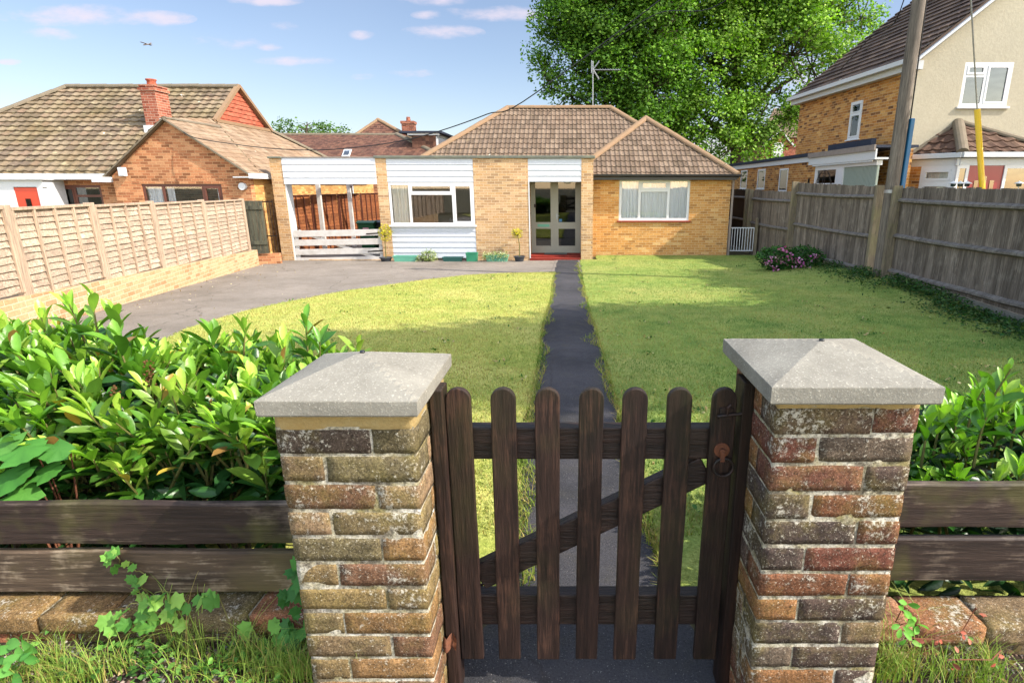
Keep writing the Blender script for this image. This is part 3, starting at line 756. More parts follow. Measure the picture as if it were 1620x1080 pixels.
hp = m.build('ring_plate', M['rust'], gate, bevel=.001)
m = MB(); ring = [(hx.x+.026*math.cos(t), YG-.014, hx.z+.026*math.sin(t)) for t in np.linspace(0, 2*math.pi, 29)]
m.tube(ring, .0042, 8, caps=False); m.build('ring_handle', M['iron'], hp, smooth=True)
lt = at(1152, 655, YG-.006); m = MB()
m.box(lt.x-.022, lt.x+.012, YG-.006, YG, lt.z-.017, lt.z+.017); m.tube([(lt.x-.03, YG-.012, lt.z-.004), (lt.x+.052, YG-.012, lt.z+.006)], .0045, 8); m.tube([(lt.x-.004, YG-.012, lt.z), (lt.x-.004, YG-.014, lt.z+.022), (lt.x+.004, YG-.014, lt.z+.03)], .004, 8)
m.build('latch', M['iron'], gate, bevel=.001)
for zz in (.80, .33):
    m = MB(); m.box(-.345, -.27, YG+.0635, YG+.067, zz-.012, zz+.012); m.tube([(-.335, YG+.065, zz-.02), (-.335, YG+.065, zz+.02)], .006, 8); m.build('hinge', M['iron'], gate)
m = MB(); m.box(-.369, -.336, 1.365, 1.435, -.05, at(690, 617, 1.37).z); m.v = [(v[0]-(.012 if v[2] < 0 else 0)*0, v[1], v[2]) for v in m.v]
tag(m.build('gate_post', M['gatewood'], bevel=.003), 'dark wooden hinge post between the left pillar and the gate', 'post', 'posts of the picket gate')
m = MB(); m.box(.4445, .474, 1.375, 1.45, -.05, at(1180, 604, 1.38).z); 
tag(m.build('gate_post', M['darkwood'], bevel=.003), 'dark wooden latch post between the gate and the right pillar', 'post', 'posts of the picket gate')

# ------------------------------------------------------------------ plank rails and low edging walls
def rail_fence(label, x0, x1, Y, rows, mats, posts):
    root = thing('plank_fence', label, 'fence', ((x0+x1)/2, Y, .1), 'low plank fences beside the pillars')
    for (z0, z1, dz), mt in zip(rows, mats):
        m = MB(); n = 40; V = []
        F = []
        for i in range(n+1):
            x = x0+(x1-x0)*i/n; t = i/n
            w1 = mnoise.noise(Vector((x*3, z1, 2)))*.004; w0 = mnoise.noise(Vector((x*3, z0, 9)))*.005
            for (yy, zz) in ((Y, z0+w0), (Y-.001, z0+w0+.01), (Y, z1+w1-.006), (Y+.006, z1+w1), (Y+.022, z1+w1), (Y+.024, z0+w0)):
                V.append((x, yy+mnoise.noise(Vector((x*2, 0, z0)))*.003, zz+dz*t))
        for i in range(n):
            for j in range(6): F.append((i*6+j, i*6+(j+1) % 6, (i+1)*6+(j+1) % 6, (i+1)*6+j))
        F.append(tuple(range(6))); F.append(tuple(n*6+j for j in range(6)))
        m.cc = random.uniform(.5, 1); m.mesh(V, F); m.build('plank', M[mt], root, bevel=.001)
    for px in posts:
        m = MB(); m.box(px-.035, px+.035, Y+.030, Y+.10, -.1, rows[0][1]-.04); m.build('post', M['darkwood'], root, bevel=.004)
    return root
YP = 1.54
rail_fence('low plank fence left of the gate, two broad planks, the lower one weathered pale', -2.7, -.70, YP, [(at(300, 860, YP).z, at(300, 797, YP).z, 0), (at(300, 935, YP).z, at(300, 872, YP).z, -.003)], ['plank', 'plankw'], [-2.4, -.78])
YQ = 1.50
rail_fence('low plank fence right of the gate, two dark brown planks', .803, 2.8, YQ, [(at(1500, 834, YQ).z, at(1500, 766, YQ).z, 0), (at(1500, 918, YQ).z, at(1500, 852, YQ).z, 0)], ['plank', 'plank'], [.88, 2.4])
def edging(label, x0, x1, y0, y1, zt, cols, seed):
    rs = random.Random(seed); br = MB(); mo = MB(); x = x0
    root = thing('edging_wall', label, 'low wall', ((x0+x1)/2, (y0+y1)/2, zt-.2), 'low brick walls under the plank fences')
    while x < x1-.05:
        w = .213+rs.uniform(-.004, .008)
        for (za, zb, off) in ((zt-.068, zt, 0), (zt-.145, zt-.078, .1)):
            v, f = rough_brick(x+off+rs.uniform(-.004, .004), x+off+w-.012, y0+rs.uniform(-.006, .006)+(.012 if off else 0), y1, za+rs.uniform(-.004, .004), zb+rs.uniform(-.004, .002), rs.uniform(0, 99), .0035)
            c = lin(rs.choice(cols))[:3]; br.mesh(v, f, c)
        x += w
    br.build('brickwork', M['rawbrick'], root, smooth=True)
    mo.box(x0, x1, y0+.022, y1-.005, zt-.25, zt-.012); mo.build('mortar', M['mortar'], root)
zl = .225
edging('low wall of worn red and yellow bricks at the foot of the left plank fence', -2.72, -.72, 1.455, 1.575, zl, ['#98604a', '#94764e', '#80694a', '#9c6448', '#77694c', '#8a7450'], 4)
edging('low wall of mossy pinkish bricks at the foot of the right plank fence', .82, 2.8, 1.40, 1.54, .235, ['#a87a5c', '#8a7458', '#a06a50', '#7a6a50'], 5)

# ------------------------------------------------------------------ verge: pebbles, grass tufts
def ico():
    bm = bmesh.new(); bmesh.ops.create_icosphere(bm, subdivisions=1, radius=1); v = np.array([tuple(x.co) for x in bm.verts]); f = np.array([[q.index for q in x.verts] for x in bm.faces]); bm.free(); return v, f
IV, IF = ico()
def pebbles(name, P, rmin, rmax, label):
    n = len(P); q = rng.normal(size=(n, 3)); rot = basis(q, roll=rng.uniform(0, 6.28, n))
    r = rng.uniform(rmin, rmax, n)[:, None]*rng.uniform(.55, 1.0, (n, 3))
    tv = IV*1.0
    pal = np.array([lin(c)[:3] for c in ['#6a5c50', '#7a6c60', '#52463e', '#8a7c70', '#604a3e', '#46423e', '#745a4c', '#6a6a66', '#9a9286', '#583e34']])
    T = tv[None]*r[:, None, :]; T = np.einsum('nij,nkj->nki', rot, T); V = (T+P[:, None, :]).reshape(-1, 3)
    F = (IF[None]+(np.arange(n)*len(tv))[:, None, None]).reshape(-1, 3); C = np.repeat(pal[rng.integers(0, len(pal), n)], len(tv), 0)
    return tag(npmesh(name, V, F, M['pebble'], col=C, smooth=True), label, 'gravel', kind='stuff')
def verge_pts(n, rects, dz=.004, clump=None):
    out = []
    while len(out) < n:
        a = random.choice(rects); x = random.uniform(a[0], a[1]); y = random.uniform(a[2], a[3])
        if clump is not None and mnoise.noise(Vector((x*clump, y*clump, 2))) < -.02: continue
        out.append((x, y, g(x, y)+dz))
    return np.array(out)
pebbles('gravel', verge_pts(5200, [(-2.2, -.70, 1.22, 1.47), (.8, 1.9, 1.15, 1.42), (-2.2, -.7, 1.22, 1.47), (-.44, -.28, 1.22, 1.5), (.42, .5, 1.22, 1.55)], .003), .003, .009, 'small brown and grey stones lying on the verge in front of the low walls')
def tuft(cx, cy, n, spread, h, label=None, colA='#6a8a24', colB='#b3bd55', straw=.25, lean=.9):
    P = np.stack([cx+rng.normal(0, spread, n), cy+rng.normal(0, spread*.6, n)], 1)
    P = np.concatenate([P, np.array([[g(x, y)+.002] for x, y in P])], 1)
    return P
T1 = []
for (x, y, n, sp) in [(500, 1060, 260, .05), (440, 1062, 220, .06), (400, 1040, 160, .05), (560, 1070, 260, .05), (620, 1072, 160, .04), (330, 1060, 120, .06), (300, 1030, 60, .04), (60, 1060, 90, .05), (150, 1070, 90, .06),
                      (1330, 1070, 120, .04), (1400, 1058, 170, .05), (1480, 1062, 140, .05), (1540, 1070, 90, .05), (1290, 1076, 60, .03)]:
    c = gnd(x, min(y, 1078)); T1.append(tuft(c.x, c.y-.02, n, sp, .1))
for _ in range(20):
    x = random.uniform(-2.0, -.75) if random.random() < .72 else random.uniform(.85, 1.7); y = random.uniform(1.28, 1.44); T1.append(tuft(x, y, random.randint(15, 60), .025, .1))
T1 = np.concatenate(T1); T1 = T1[(T1[:, 1] > .9)]
ok = ~(((T1[:, 0] > -.71) & (T1[:, 0] < -.37) & (T1[:, 1] > 1.235)) | ((T1[:, 0] > .47) & (T1[:, 0] < .81) & (T1[:, 1] > 1.21)) | (T1[:, 1] > 1.46))
tag(blades('verge_grass', T1[ok], .085, .0028, '#5f8a2e', '#a5b654', 1.0, .2, 5, curl=1.3), label='wild straggly grass growing on the verge at the foot of the pillars', cat='grass', kind='stuff')
T2 = []
for (x, y, n, sp) in [(285, 1020, 14, .02), (265, 1010, 8, .02), (320, 1030, 16, .03), (1395, 1050, 12, .02), (1450, 1040, 10, .02), (1262, 1070, 8, .02), (560, 1060, 16, .02), (395, 1050, 16, .03)]:
    c = gnd(x, y); T2.append(tuft(c.x, c.y-.01, n, sp, .2))
T2 = np.concatenate(T2)
tag(blades('tall_verge_grass', T2, .19, .0035, '#6e9030', '#a3b05a', .9, .12, 7, curl=1.5), label='tall thin bright green grass stems leaning over the low walls', cat='grass', kind='stuff')
# ------------------------------------------------------------------ leaves
def leaf_template(L=1.0, Wd=.36, fold=.22, curl=.18, n=4, serr=0):
    """leaf along +x, midrib folded, tip curled down"""
    V = []; F = []
    ts = [i/n for i in range(n+1)]
    for t in ts:
        w = Wd*.5*math.sin(math.pi*min(1, t**1.3))**.62 if 0 < t < 1 else 0.0
        z = -curl*t*t; V.append((t*L, 0, z))
        if 0 < t < 1:
            V.append((t*L+.02, w, z+w*fold*2)); V.append((t*L+.02, -w, z+w*fold*2))
    # indices
    idx = []; k = 0
    for t in ts:
        if 0 < t < 1: idx.append((k, k+1, k+2)); k += 3
        else: idx.append((k,)); k += 1
    T = []
    for a, b in zip(idx, idx[1:]):
        if len(a) == 1: T += [(a[0], b[0], b[1]), (a[0], b[2], b[0])]
        elif len(b) == 1: T += [(a[0], b[0], a[1]), (a[0], a[2], b[0])]
        else: T += [(a[0], b[0], b[1]), (a[0], b[1], a[1]), (a[0], a[2], b[2]), (a[0], b[2], b[0])]
    return np.array(V), np.array(T)
LV, LT = leaf_template(1, .33, .24, .16, 5)
SV, ST_ = leaf_template(1, .5, .2, .1, 3)
def lobed(lobes=5, depth=.45):
    """palmate leaf in the xy plane, stalk at origin, pointing +x"""
    pts = []; n = lobes*4
    for i in range(n+1):
        t = -2.3+4.6*i/n; ph = (i % 4)/4; r = 1-depth*abs(math.sin(math.pi*i/4)) ; r *= (1-.28*abs(t)/2.3)
        r *= 1+.06*math.sin(i*5.1)
        pts.append((.35+.65*r*math.cos(t), .68*r*math.sin(t), -.10*r*r+.05*math.cos(i*math.pi/2)))
    V = [(.32, 0, 0.03), (0, 0, 0)] + pts; T = [(0, i+2, i+3) for i in range(n)] + [(0, len(V)-1, 1), (0, 1, 2)]
    return np.array(V), np.array(T)
PV, PT = lobed(5, .30)
def leaf_cloud(name, P, size, cols, parent, mat='leafm', up=.35, tmpl=None, kind=None):
    n = len(P); d = rng.normal(size=(n, 3)); d[:, 2] = np.abs(d[:, 2])*up + d[:, 2]*(1-up)*.6
    rot = basis(d, roll=rng.uniform(-1.2, 1.2, n)); tv, tf = tmpl or (SV, ST_)
    pal = np.array([lin(c)[:3] for c in cols]); ic = pal[rng.integers(0, len(pal), n)]*rng.uniform(.75, 1.2, (n, 1))
    V, F, C = inst(tv, tf, rot, P, size*rng.uniform(.6, 1.25, n), icol=ic)
    return npmesh(name, V, F, M[mat], parent, org=wloc(parent) if parent is not None else (0, 0, 0), col=C)
# ------------------------------------------------------------------ building helpers
def wall(mb, fr, s0, s1, z0, z1, ops=(), th=.12, d0=0):
    ss = sorted({s0, s1} | {max(s0, min(s1, v)) for o in ops for v in o[:2]}); zs = sorted({z0, z1} | {max(z0, min(z1, v)) for o in ops for v in o[2:4]})
    inside = lambda s, z: any(o[0] < s < o[1] and o[2] < z < o[3] for o in ops)
    solid = [[not inside((a+b)/2, (c+d)/2) for (a, b) in zip(ss, ss[1:])] for (c, d) in zip(zs, zs[1:])]
    nz, ns = len(zs)-1, len(ss)-1
    for j in range(nz):
        for i in range(ns):
            if not solid[j][i]: continue
            a, b, c, d = ss[i], ss[i+1], zs[j], zs[j+1]
            mb.poly([fr.p(a, d0, c), fr.p(b, d0, c), fr.p(b, d0, d), fr.p(a, d0, d)])
            mb.poly([fr.p(b, d0+th, c), fr.p(a, d0+th, c), fr.p(a, d0+th, d), fr.p(b, d0+th, d)])
            if i == 0 or not solid[j][i-1]: mb.poly([fr.p(a, d0+th, c), fr.p(a, d0, c), fr.p(a, d0, d), fr.p(a, d0+th, d)])
            if i == ns-1 or not solid[j][i+1]: mb.poly([fr.p(b, d0, c), fr.p(b, d0+th, c), fr.p(b, d0+th, d), fr.p(b, d0, d)])
            if j == 0 or not solid[j-1][i]: mb.poly([fr.p(a, d0+th, c), fr.p(b, d0+th, c), fr.p(b, d0, c), fr.p(a, d0, c)])
            if j == nz-1 or not solid[j+1][i]: mb.poly([fr.p(a, d0, d), fr.p(b, d0, d), fr.p(b, d0+th, d), fr.p(a, d0+th, d)])
def window(root, fr, s0, s1, z0, z1, cols, mat, fw=.055, dd=.03, th=.06, glass='glass', curtain=None, sill=None, sillmat=None, cfold=.03, name='window'):
    """cols: list of (end fraction, [transom fractions from bottom], sash?)"""
    m = MB(); gl = MB()
    m.fbox(fr, s0, s0+fw, dd, dd+th, z0, z1); m.fbox(fr, s1-fw, s1, dd, dd+th, z0, z1)
    m.fbox(fr, s0+fw, s1-fw, dd, dd+th, z1-fw, z1); m.fbox(fr, s0+fw, s1-fw, dd, dd+th, z0, z0+fw)
    prev = 0; W_ = s1-s0; H_ = z1-z0
    for (e, tr, sash) in cols:
        a = s0+prev*W_ + (fw if prev == 0 else fw/2); b = s0+e*W_ - (fw if e >= 1 else fw/2)
        if e < 1: m.fbox(fr, b, b+fw, dd, dd+th, z0+fw, z1-fw)
        cuts = [z0+fw] + [z0+t*H_ for t in tr] + [z1-fw]
        for t in tr: m.fbox(fr, a, b, dd+.001, dd+th-.001, z0+t*H_-fw*.45, z0+t*H_+fw*.45)
        for k, (za, zb) in enumerate(zip(cuts, cuts[1:])):
            if k > 0: za += fw*.45
            if k < len(cuts)-2: zb -= fw*.45
            if sash is True or (isinstance(sash, (list, tuple)) and sash[k]):
                w2 = fw*.65; p = dd-.012
                m.fbox(fr, a, a+w2, p, p+.045, za, zb); m.fbox(fr, b-w2, b, p, p+.045, za, zb); m.fbox(fr, a+w2, b-w2, p, p+.045, zb-w2, zb); m.fbox(fr, a+w2, b-w2, p, p+.045, za, za+w2)
                gl.fbox(fr, a+w2, b-w2, dd+.016, dd+.024, za+w2, zb-w2)
            else: gl.fbox(fr, a, b, dd+.016, dd+.024, za, zb)
        prev = e
    w = m.build(name, mat, root)
    gl.build('glass', M[glass], w)
    if curtain:
        for (ca, cb, mt, zc) in curtain:
            c = MB(); a = s0+ca*W_; b = s0+cb*W_; n = max(6, int((b-a)/.018)); top = z1-.02; bot = z0+.03+zc*H_
            for i in range(n):
                x0 = a+(b-a)*i/n; x1 = a+(b-a)*(i+1)/n
                f = lambda x: dd+th+.012+cfold+cfold*math.sin(x*62+1.3*math.sin(x*17)) + cfold*.5*math.sin(x*131)
                c.poly([fr.p(x0, f(x0), bot), fr.p(x1, f(x1), bot), fr.p(x1, f(x1), top), fr.p(x0, f(x0), top)])
            c.build('curtain', M[mt], w, smooth=False, fix=False)
    if sill:
        c = MB(); c.fbox(fr, s0-sill[0], s1+sill[0], -sill[1], dd+.02, z0-sill[2], z0-.002); c.build('sill', sillmat or mat, w, bevel=.004)
    return w
def tiled(name, pts, mat, parent, tw, ch, amp=.025, lift=.022, prof='roll', th=.06, nper=6):
    """roof slope covered in real tile courses; pts convex polygon (3D), first edge = eaves"""
    P = [Vector(p) for p in pts]; n = Vector((0, 0, 0))
    for i in range(1, len(P)-1): n += (P[i]-P[0]).cross(P[i+1]-P[0])
    n.normalize()
    if n.z < 0: n = -n; 
    u = Vector((-n.y, n.x, 0)).normalized(); v = n.cross(u)
    if v.z < 0: v = -v; u = -u
    O = Vector((0, 0, 0)); us = [p.dot(u) for p in P]; vs = [p.dot(v) for p in P]; h0 = P[0].dot(n)
    u0, u1, v0, v1 = min(us), max(us), min(vs), max(vs)
    k0 = math.floor(v0/ch); k1 = math.ceil(v1/ch); NU = int((u1-u0)/tw*nper)+2
    uu = u0-.01+(u1-u0+.02)*np.arange(NU+1)/NU
    ph = (uu/tw) % 1.0
    if prof == 'roll': hh = amp*np.clip(np.sin(ph*2*np.pi), -.25, 1)
    elif prof == 'double': hh = amp*np.abs(np.sin(ph*2*np.pi))**1.5
    else: hh = amp*((ph < .04)*-1.0)
    wob = np.array([mnoise.noise(Vector((x*.7, 3.1, 0)))*.012 for x in uu])
    V = []; rows = 0
    for k in range(k0, k1):
        jit = np.array([mnoise.noise(Vector((math.floor(x/tw)*1.7, k*1.3, 0)))*.007 for x in uu])
        for (vv, l) in ((k*ch+.001, lift), ((k+1)*ch, 0.0)):
            pu = np.outer(uu, np.array(u)); 
            vj = vv + (jit if l else 0)
            V.append(pu + np.outer(vj*np.ones(NU+1), np.array(v)) + np.outer(h0+hh+l+wob+jit*.6, np.array(n))); rows += 1
    V = np.concatenate(V); F = []
    for r in range(rows-1):
        b = r*(NU+1); a = np.arange(NU)
        F.append(np.stack([b+a, b+a+1, b+NU+1+a+1, b+NU+1+a], 1))
    F = np.concatenate(F)
    bm = bmesh.new(); vs_ = [bm.verts.new(x) for x in V]
    for f in F: bm.faces.new([vs_[i] for i in f])
    cen = sum(P, Vector())/len(P)
    for a, b in zip(P, P[1:]+P[:1]):
        e = (b-a).normalized(); no = e.cross(n)
        if (cen-a).dot(no) > 0: no = -no
        geom = list(bm.verts)+list(bm.edges)+list(bm.faces)
        bmesh.ops.bisect_plane(bm, geom=geom, plane_co=a, plane_no=no, clear_outer=True, dist=1e-5)
    uvl = bm.loops.layers.uv.new('UVMap')
    for f in bm.faces:
        for l in f.loops: l[uvl].uv = (l.vert.co.dot(u), l.vert.co.dot(v))
    org = wloc(parent)
    # thin underside so that the slope is a solid sheet
    low = [bm.verts.new(p - n*th) for p in P]; hi = [bm.verts.new(p - n*.004) for p in P]
    bm.faces.new(low)
    for i in range(len(P)): bm.faces.new((hi[i], hi[(i+1) % len(P)], low[(i+1) % len(P)], low[i]))
    for w in bm.verts: w.co -= org
    me = bpy.data.meshes.new(name); bm.to_mesh(me); bm.free(); me.materials.append(mat)
    me.polygons.foreach_set('use_smooth', [False]*len(me.polygons))
    return link(name, me, parent, org)
def ridge_run(mb, a, b, r=.11, seg=.42, n=7, sag=0):
    a = Vector(a); b = Vector(b); d = b-a; L = d.length; k = max(1, int(L/seg)); d.normalize()
    sd = d.cross(Vector((0, 0, 1))).normalized(); up = sd.cross(d).normalized()
    for i in range(k):
        p = a+d*(L*i/k); q = a+d*(L*(i+1)/k+.02); j = mnoise.noise(p*3)*.012
        V = []
        for (c, rr) in ((p, r*1.0), (q, r*1.07)):
            for t in range(n+1):
                an = math.pi*(t/n)*1.08-math.pi*.04; V.append(c+sd*math.cos(an)*rr+up*(math.sin(an)*rr*.8+j-.02))
        F = [(t, t+1, n+1+t+1, n+1+t) for t in range(n)] + [tuple(range(n+1)), tuple(range(n+1, 2*n+2))]
        mb.mesh(V, F)

GZ = -.65
# ================================================================== BUNGALOW
YF = 17.1; YW = 18.3; YD2 = 18.0
bung = thing('bungalow', 'low buff brick bungalow with brown tiled roof at the end of the path', 'house', (0, 20, GZ))
F0 = Fr(0, YF, 0)
X = lambda px, y=340: at(px, y, YF).x
Z = lambda y: at(800, y, YF).z
zTop = Z(249.5)-.02; z1 = Z(287.5); 
xP0, xP1 = at(436, 330, YF).x, at(455, 330, YF).x          # left pier
xP2, xP3 = at(600, 330, YF).x, at(616.5, 330, YF).x        # second pier
xB0, xB1 = at(751, 330, YF).x, at(836.5, 330, YF).x        # brick panel
xQ0, xQ1 = at(919.5, 330, YF).x, at(938, 330, YF).x        # right pier
def brickbox(name, x0, x1, y0, y1, z0, z1, mat, par):
    m = MB(); m.box(x0, x1, y0, y1, z0, z1); return m.build(name, mat, par)
brickbox('pier', xP0, xP1, YF, YF+.36, GZ-.1, zTop, M['buff'], bung)
brickbox('pier', xP2, xP3, YF, YF+.36, GZ-.1, zTop, M['buff'], bung)
brickbox('pier', xQ0, xQ1, YF, YW+.02, GZ-.1, zTop, M['buff'], bung)
brickbox('wall', xB0, xB1, YF, YF+1.1, GZ-.1, zTop, M['buff'], bung)
# felt capped parapet
m = MB(); m.box(xP2-.03, xQ1+.05, YF-.05, YF+.38, zTop, zTop+.075); m.box(xP0-.03, xP1+.02, YF-.05, YF+.38, zTop, zTop+.05)
m.build('parapet_cap', M['lead'], bung, bevel=.01)
m = MB(); m.box(xP3, xQ1, YF+.36, YW+.6, zTop-.12, zTop-.03); m.build('flat_roof', M['felt'], bung)
def cladding(x0, x1, z0, z1, n, par=bung, y=YF, mat='clad'):
    m = MB(); h = (z1-z0)/n
    for i in range(n):
        a = z0+i*h; b = a+h
        m.prism([(x0, y-.018, a), (x0, y-.002, b-.004), (x0, y+.03, b-.004), (x0, y+.03, a)], (x1-x0, 0, 0))
    return m.build('cladding', M[mat], par)
cladding(xP1, xP2, Z(291.5), zTop+.02, 4)
m = MB(); m.box(xP1-.01, xP2+.005, YF-.03, YF+.36, zTop+.02, zTop+.045); m.build('trim', M['greytrim'], bung)
cladding(xP3, xB0, Z(288), zTop, 4, y=YF+.02)
cladding(xB1, xQ0, z1, zTop, 4, y=YF+.02)
m = MB(); m.box(xP3, xB0, YF+.052, YF+.36, z1-.0, zTop); m.build('lintel', M['interior'], bung)
m = MB(); m.box(xB1, xQ0, YF+.052, YW-.2, z1-.0, zTop-.001); m.build('lintel', M['interior'], bung)
zs0, zs1 = Z(402), Z(357)
cladding(xP3, xB0, GZ+.08, zs1, 6, y=YF+.02)
m = MB(); m.box(xP3, xB0, YF+.052, YF+.3, GZ-.05, zs1); m.build('inner_panel', M['interior'], bung)
# front window
window(bung, F0, xP3+.01, xB0-.01, zs1+.02, Z(289), [(.245, [], False), (.755, [.74], [False, True]), (1.0, [], True)], M['upvc'], .065, .0, .08, curtain=[(.03, .24, 'blind', 0)], sill=(.05, .07, .05))
# door recess
xr0, xr1 = xB1, xQ0; zd0 = GZ+.13
Zd = lambda y: at(880, y, YD2).z
FD = Fr(0, YD2, 0)
D = thing('x', 'x', 'x'); COL.objects.unlink(D); bpy.data.objects.remove(D)
zdt = at(880, 288, YD2).z+.25
m = MB(); fw = .07
m.fbox(FD, xr0, xr0+fw, 0, .09, zd0, zdt); m.fbox(FD, xr1-fw, xr1, 0, .09, zd0, zdt); m.fbox(FD, xr0+fw, xr1-fw, 0, .09, zdt-fw, zdt)
xm = at(876.5, 340, YD2).x; m.fbox(FD, xm-.035, xm+.035, .002, .088, zd0, zdt-fw)
df = m.build('door_frame', M['greydoor'], bung)
for (a, b, nm) in ((xr0+fw, xm-.035, 0), (xm+.035, xr1-fw, 1)):
    m = MB(); zk = Zd(362); st = .10; top = zdt-fw
    m.fbox(FD, a, a+st*(.7 if nm == 0 else 1), .012, .06, zd0, top); m.fbox(FD, b-st*(.7 if nm == 0 else 1), b, .012, .06, zd0, top)
    aa, bb = a+st*(.7 if nm == 0 else 1), b-st*(.7 if nm == 0 else 1)
    m.fbox(FD, aa, bb, .012, .06, zk, zk+.2); m.fbox(FD, aa, bb, .012, .06, zd0, zd0+.22); m.fbox(FD, aa, bb, .012, .06, top-.11, top)
    dr = m.build('door', M['greydoor'], bung)
    gm = MB(); gm.fbox(FD, aa, bb, .030, .038, zk+.2, top-.11); gm.fbox(FD, aa, bb, .030, .038, zd0+.22, zk); gm.build('glass', M['glassd'], dr)
    if nm == 0:
        k = MB(); k.fbox(FD, aa+.06, bb-.04, -.004, .012, zk+.06, zk+.14); k.build('letter_box', M['potlg'], dr)
    else:
        k = MB(); k.fbox(FD, a+.03, a+.07, -.01, .012, zk+.30, zk+.46); k.tube([FD.p(a+.05, -.012, zk+.40), FD.p(a+.05, -.05, zk+.40), FD.p(a+.13, -.05, zk+.40)], .009, 8); k.build('handle', M['steel'], dr)
        k = MB(); k.fbox(FD, aa+.02, aa+.11, .026, .0295, zk+.215, zk+.30); k.build('sticker', M['blueg'], dr)
m = MB(); m.box(xr0-.0, xr1, YD2+.09, YD2+.12, zdt, zTop-.13); m.build('inner_panel', M['interior'], bung); m = MB(); m.box(xP3, xP3+.1, YF+.3, YD2+3, GZ, zTop-.13)
m.build('inner_panel', M['interior'], bung)
m = MB(); m.box(xr0+.002, xr1-.002, YF-.02, YD2+.09, GZ-.05, GZ+.075); m.box(xr0+.002, xr1-.002, YF+.22, YD2+.09, GZ+.075, GZ+.125); m.build('doorstep', M['redtile'], bung, bevel=.008)
m = MB(); m.box(xm-.30, xm+.40, YD2-.45, YD2-.02, GZ+.126, GZ+.142)
tag(m.build('door_mat', M['black'], bevel=.004), 'black mat on the red step in front of the double doors', 'doormat')
m = MB(); m.box(xr0+.0, xr0+.03, YF-.012, YF+.05, GZ+.02, z1); m.build('edge_trim', M['white'], bung); m = MB(); m.box(xP1-.004, xP1+.035, YF+.02, YF+.36, GZ, Z(291.5)); m.build('edge_trim', M['white'], bung)
m = MB(); m.lathe((xm+.42, YD2-.35, z1-.06), [(.03, 0), (.10, .02), (.11, .07), (.06, .10), (.05, .13)], 16); m.build('porch_lamp', M['white'], bung, smooth=True)
m = MB(); m.box(xr0+.1, xr0+.16, YD2-.02, YD2-.002, Zd(325)-.06, Zd(325)+.04); m.build('bell_push', M['iron'], bung)
# right wing
Xw = lambda px, y=340: at(px, y, YW).x
Zw = lambda y: at(1040, y, YW).z
FW = Fr(0, YW, 0); xw0 = xQ1-.05; xw1 = at(1153, 345, YW).x; zE = 1.85
wx0, wx1, wz0, wz1 = at(979.5, 315, YW).x, at(1091, 315, YW).x, Zw(349), Zw(283)
m = MB(); wall(m, FW, xw0, xw1, GZ-.1, zE+.02, [(wx0, wx1, wz0, wz1)], .25); 
FR = Fr(xw1, YW+.25, 90); 
wall(m, FR, 0, 7, GZ-.1, zE+.02, [], .25)
m.box(-5.0, xw1-.25, 25.0, 25.25, GZ-.1, zE+.02); m.box(-5.25, -5.0, YF+1.6, 25.25, GZ-.1, zE+.02)
m.box(-5.0, xP2+.3, YF+1.6, YF+1.85, GZ-.1, zE+.02)
m.build('wall', M['gold'], bung)
window(bung, FW, wx0, wx1, wz0, wz1, [(.29, [], False), (.70, [.72], [False, True]), (1.0, [], False)], M['upvc'], .08, .02, .06, curtain=[(.01, .99, 'net', 0)], cfold=.02, sill=(.06, .06, .045), sillmat=M['redsill'])
m = MB(); m.box(xw0+1, xw1-.3, YW+1.8, YW+1.9, GZ, zE); m.build('inner_panel', M['interior'], bung)
m = MB(); m.box(xP3+.3, xB1+2.2, YF+3.6, YF+3.7, GZ, zTop-.13); m.build('inner_panel', M['interior'], bung)
# room contents behind the front window
m = MB(); m.box(-4.985, -4.93, YF+.37, YF+3.6, GZ, zTop-.13); m.build('inner_panel', M['interior'], bung)
m = MB(); m.box(-3.9, -2.9, YF+1.2, YF+1.6, Z(352)-.2, Z(352)+.05); m.build('window_seat_box', M['blink'], bung)
# roofs
A = Vector((-2.33, 21.95, 4.24)); B = Vector((1.40, 21.95, 4.24)); LE = Vector((-5.68, 18.6, 1.85)); RE = Vector((4.75, 18.6, 1.85)); LB = Vector((-5.68, 25.3, 1.85)); RB = Vector((4.75, 25.3, 1.85))
xw = (-.02, 5.08); AP = Vector((2.53, 20.7, 3.75)); W0 = Vector((-.02, 18.0, 1.85)); W1 = Vector((5.08, 18.0, 1.85)); RG = Vector((2.53, 24.4, 3.75))
tiled('roof', [LE, RE, B, A], M['tile'], bung, .15, .30, .018, .026)
tiled('roof', [LB, LE, A], M['tile'], bung, .15, .30, .018, .026)
tiled('roof', [RE, RB, B], M['tile'], bung, .15, .30, .018, .026)
tiled('roof', [RB, LB, A, B], M['tile'], bung, .15, .30, .018, .026)
tiled('roof', [W0, W1, AP], M['tile'], bung, .15, .30, .018, .026)
tiled('roof', [W1, Vector((5.08, 25.2, 1.85)), Vector((2.53, 25.2, 3.75)), AP], M['tile'], bung, .15, .30, .018, .026)
tiled('roof', [Vector((-.02, 23.0, 1.85)), W0, AP, Vector((2.53, 23.0, 3.75))], M['tile'], bung, .15, .30, .018, .026)
m = MB()
for a, b in ((A, B), (LE, A), (B, Vector((2.31, 21.04, 3.59))), (W0, AP), (W1, AP), (AP, Vector((2.53, 22.3, 3.75)))): ridge_run(m, a+Vector((0, 0, .02)), b+Vector((0, 0, .02)), .12)
m.build('ridge_tiles', M['ridge'], bung)
m = MB(); pr_ = [(-.055, .0), (-.05, -.05), (0, -.075), (.05, -.05), (.055, 0)]
gy = 18.0-.05; V = []; F = []
for x in (xQ1+.02, 5.16):
    for (dy, dz) in pr_: V.append((x, gy+dy, 1.86+dz))
    for (dy, dz) in reversed(pr_): V.append((x, gy+dy*.9, 1.864+dz*.9))
n = 10
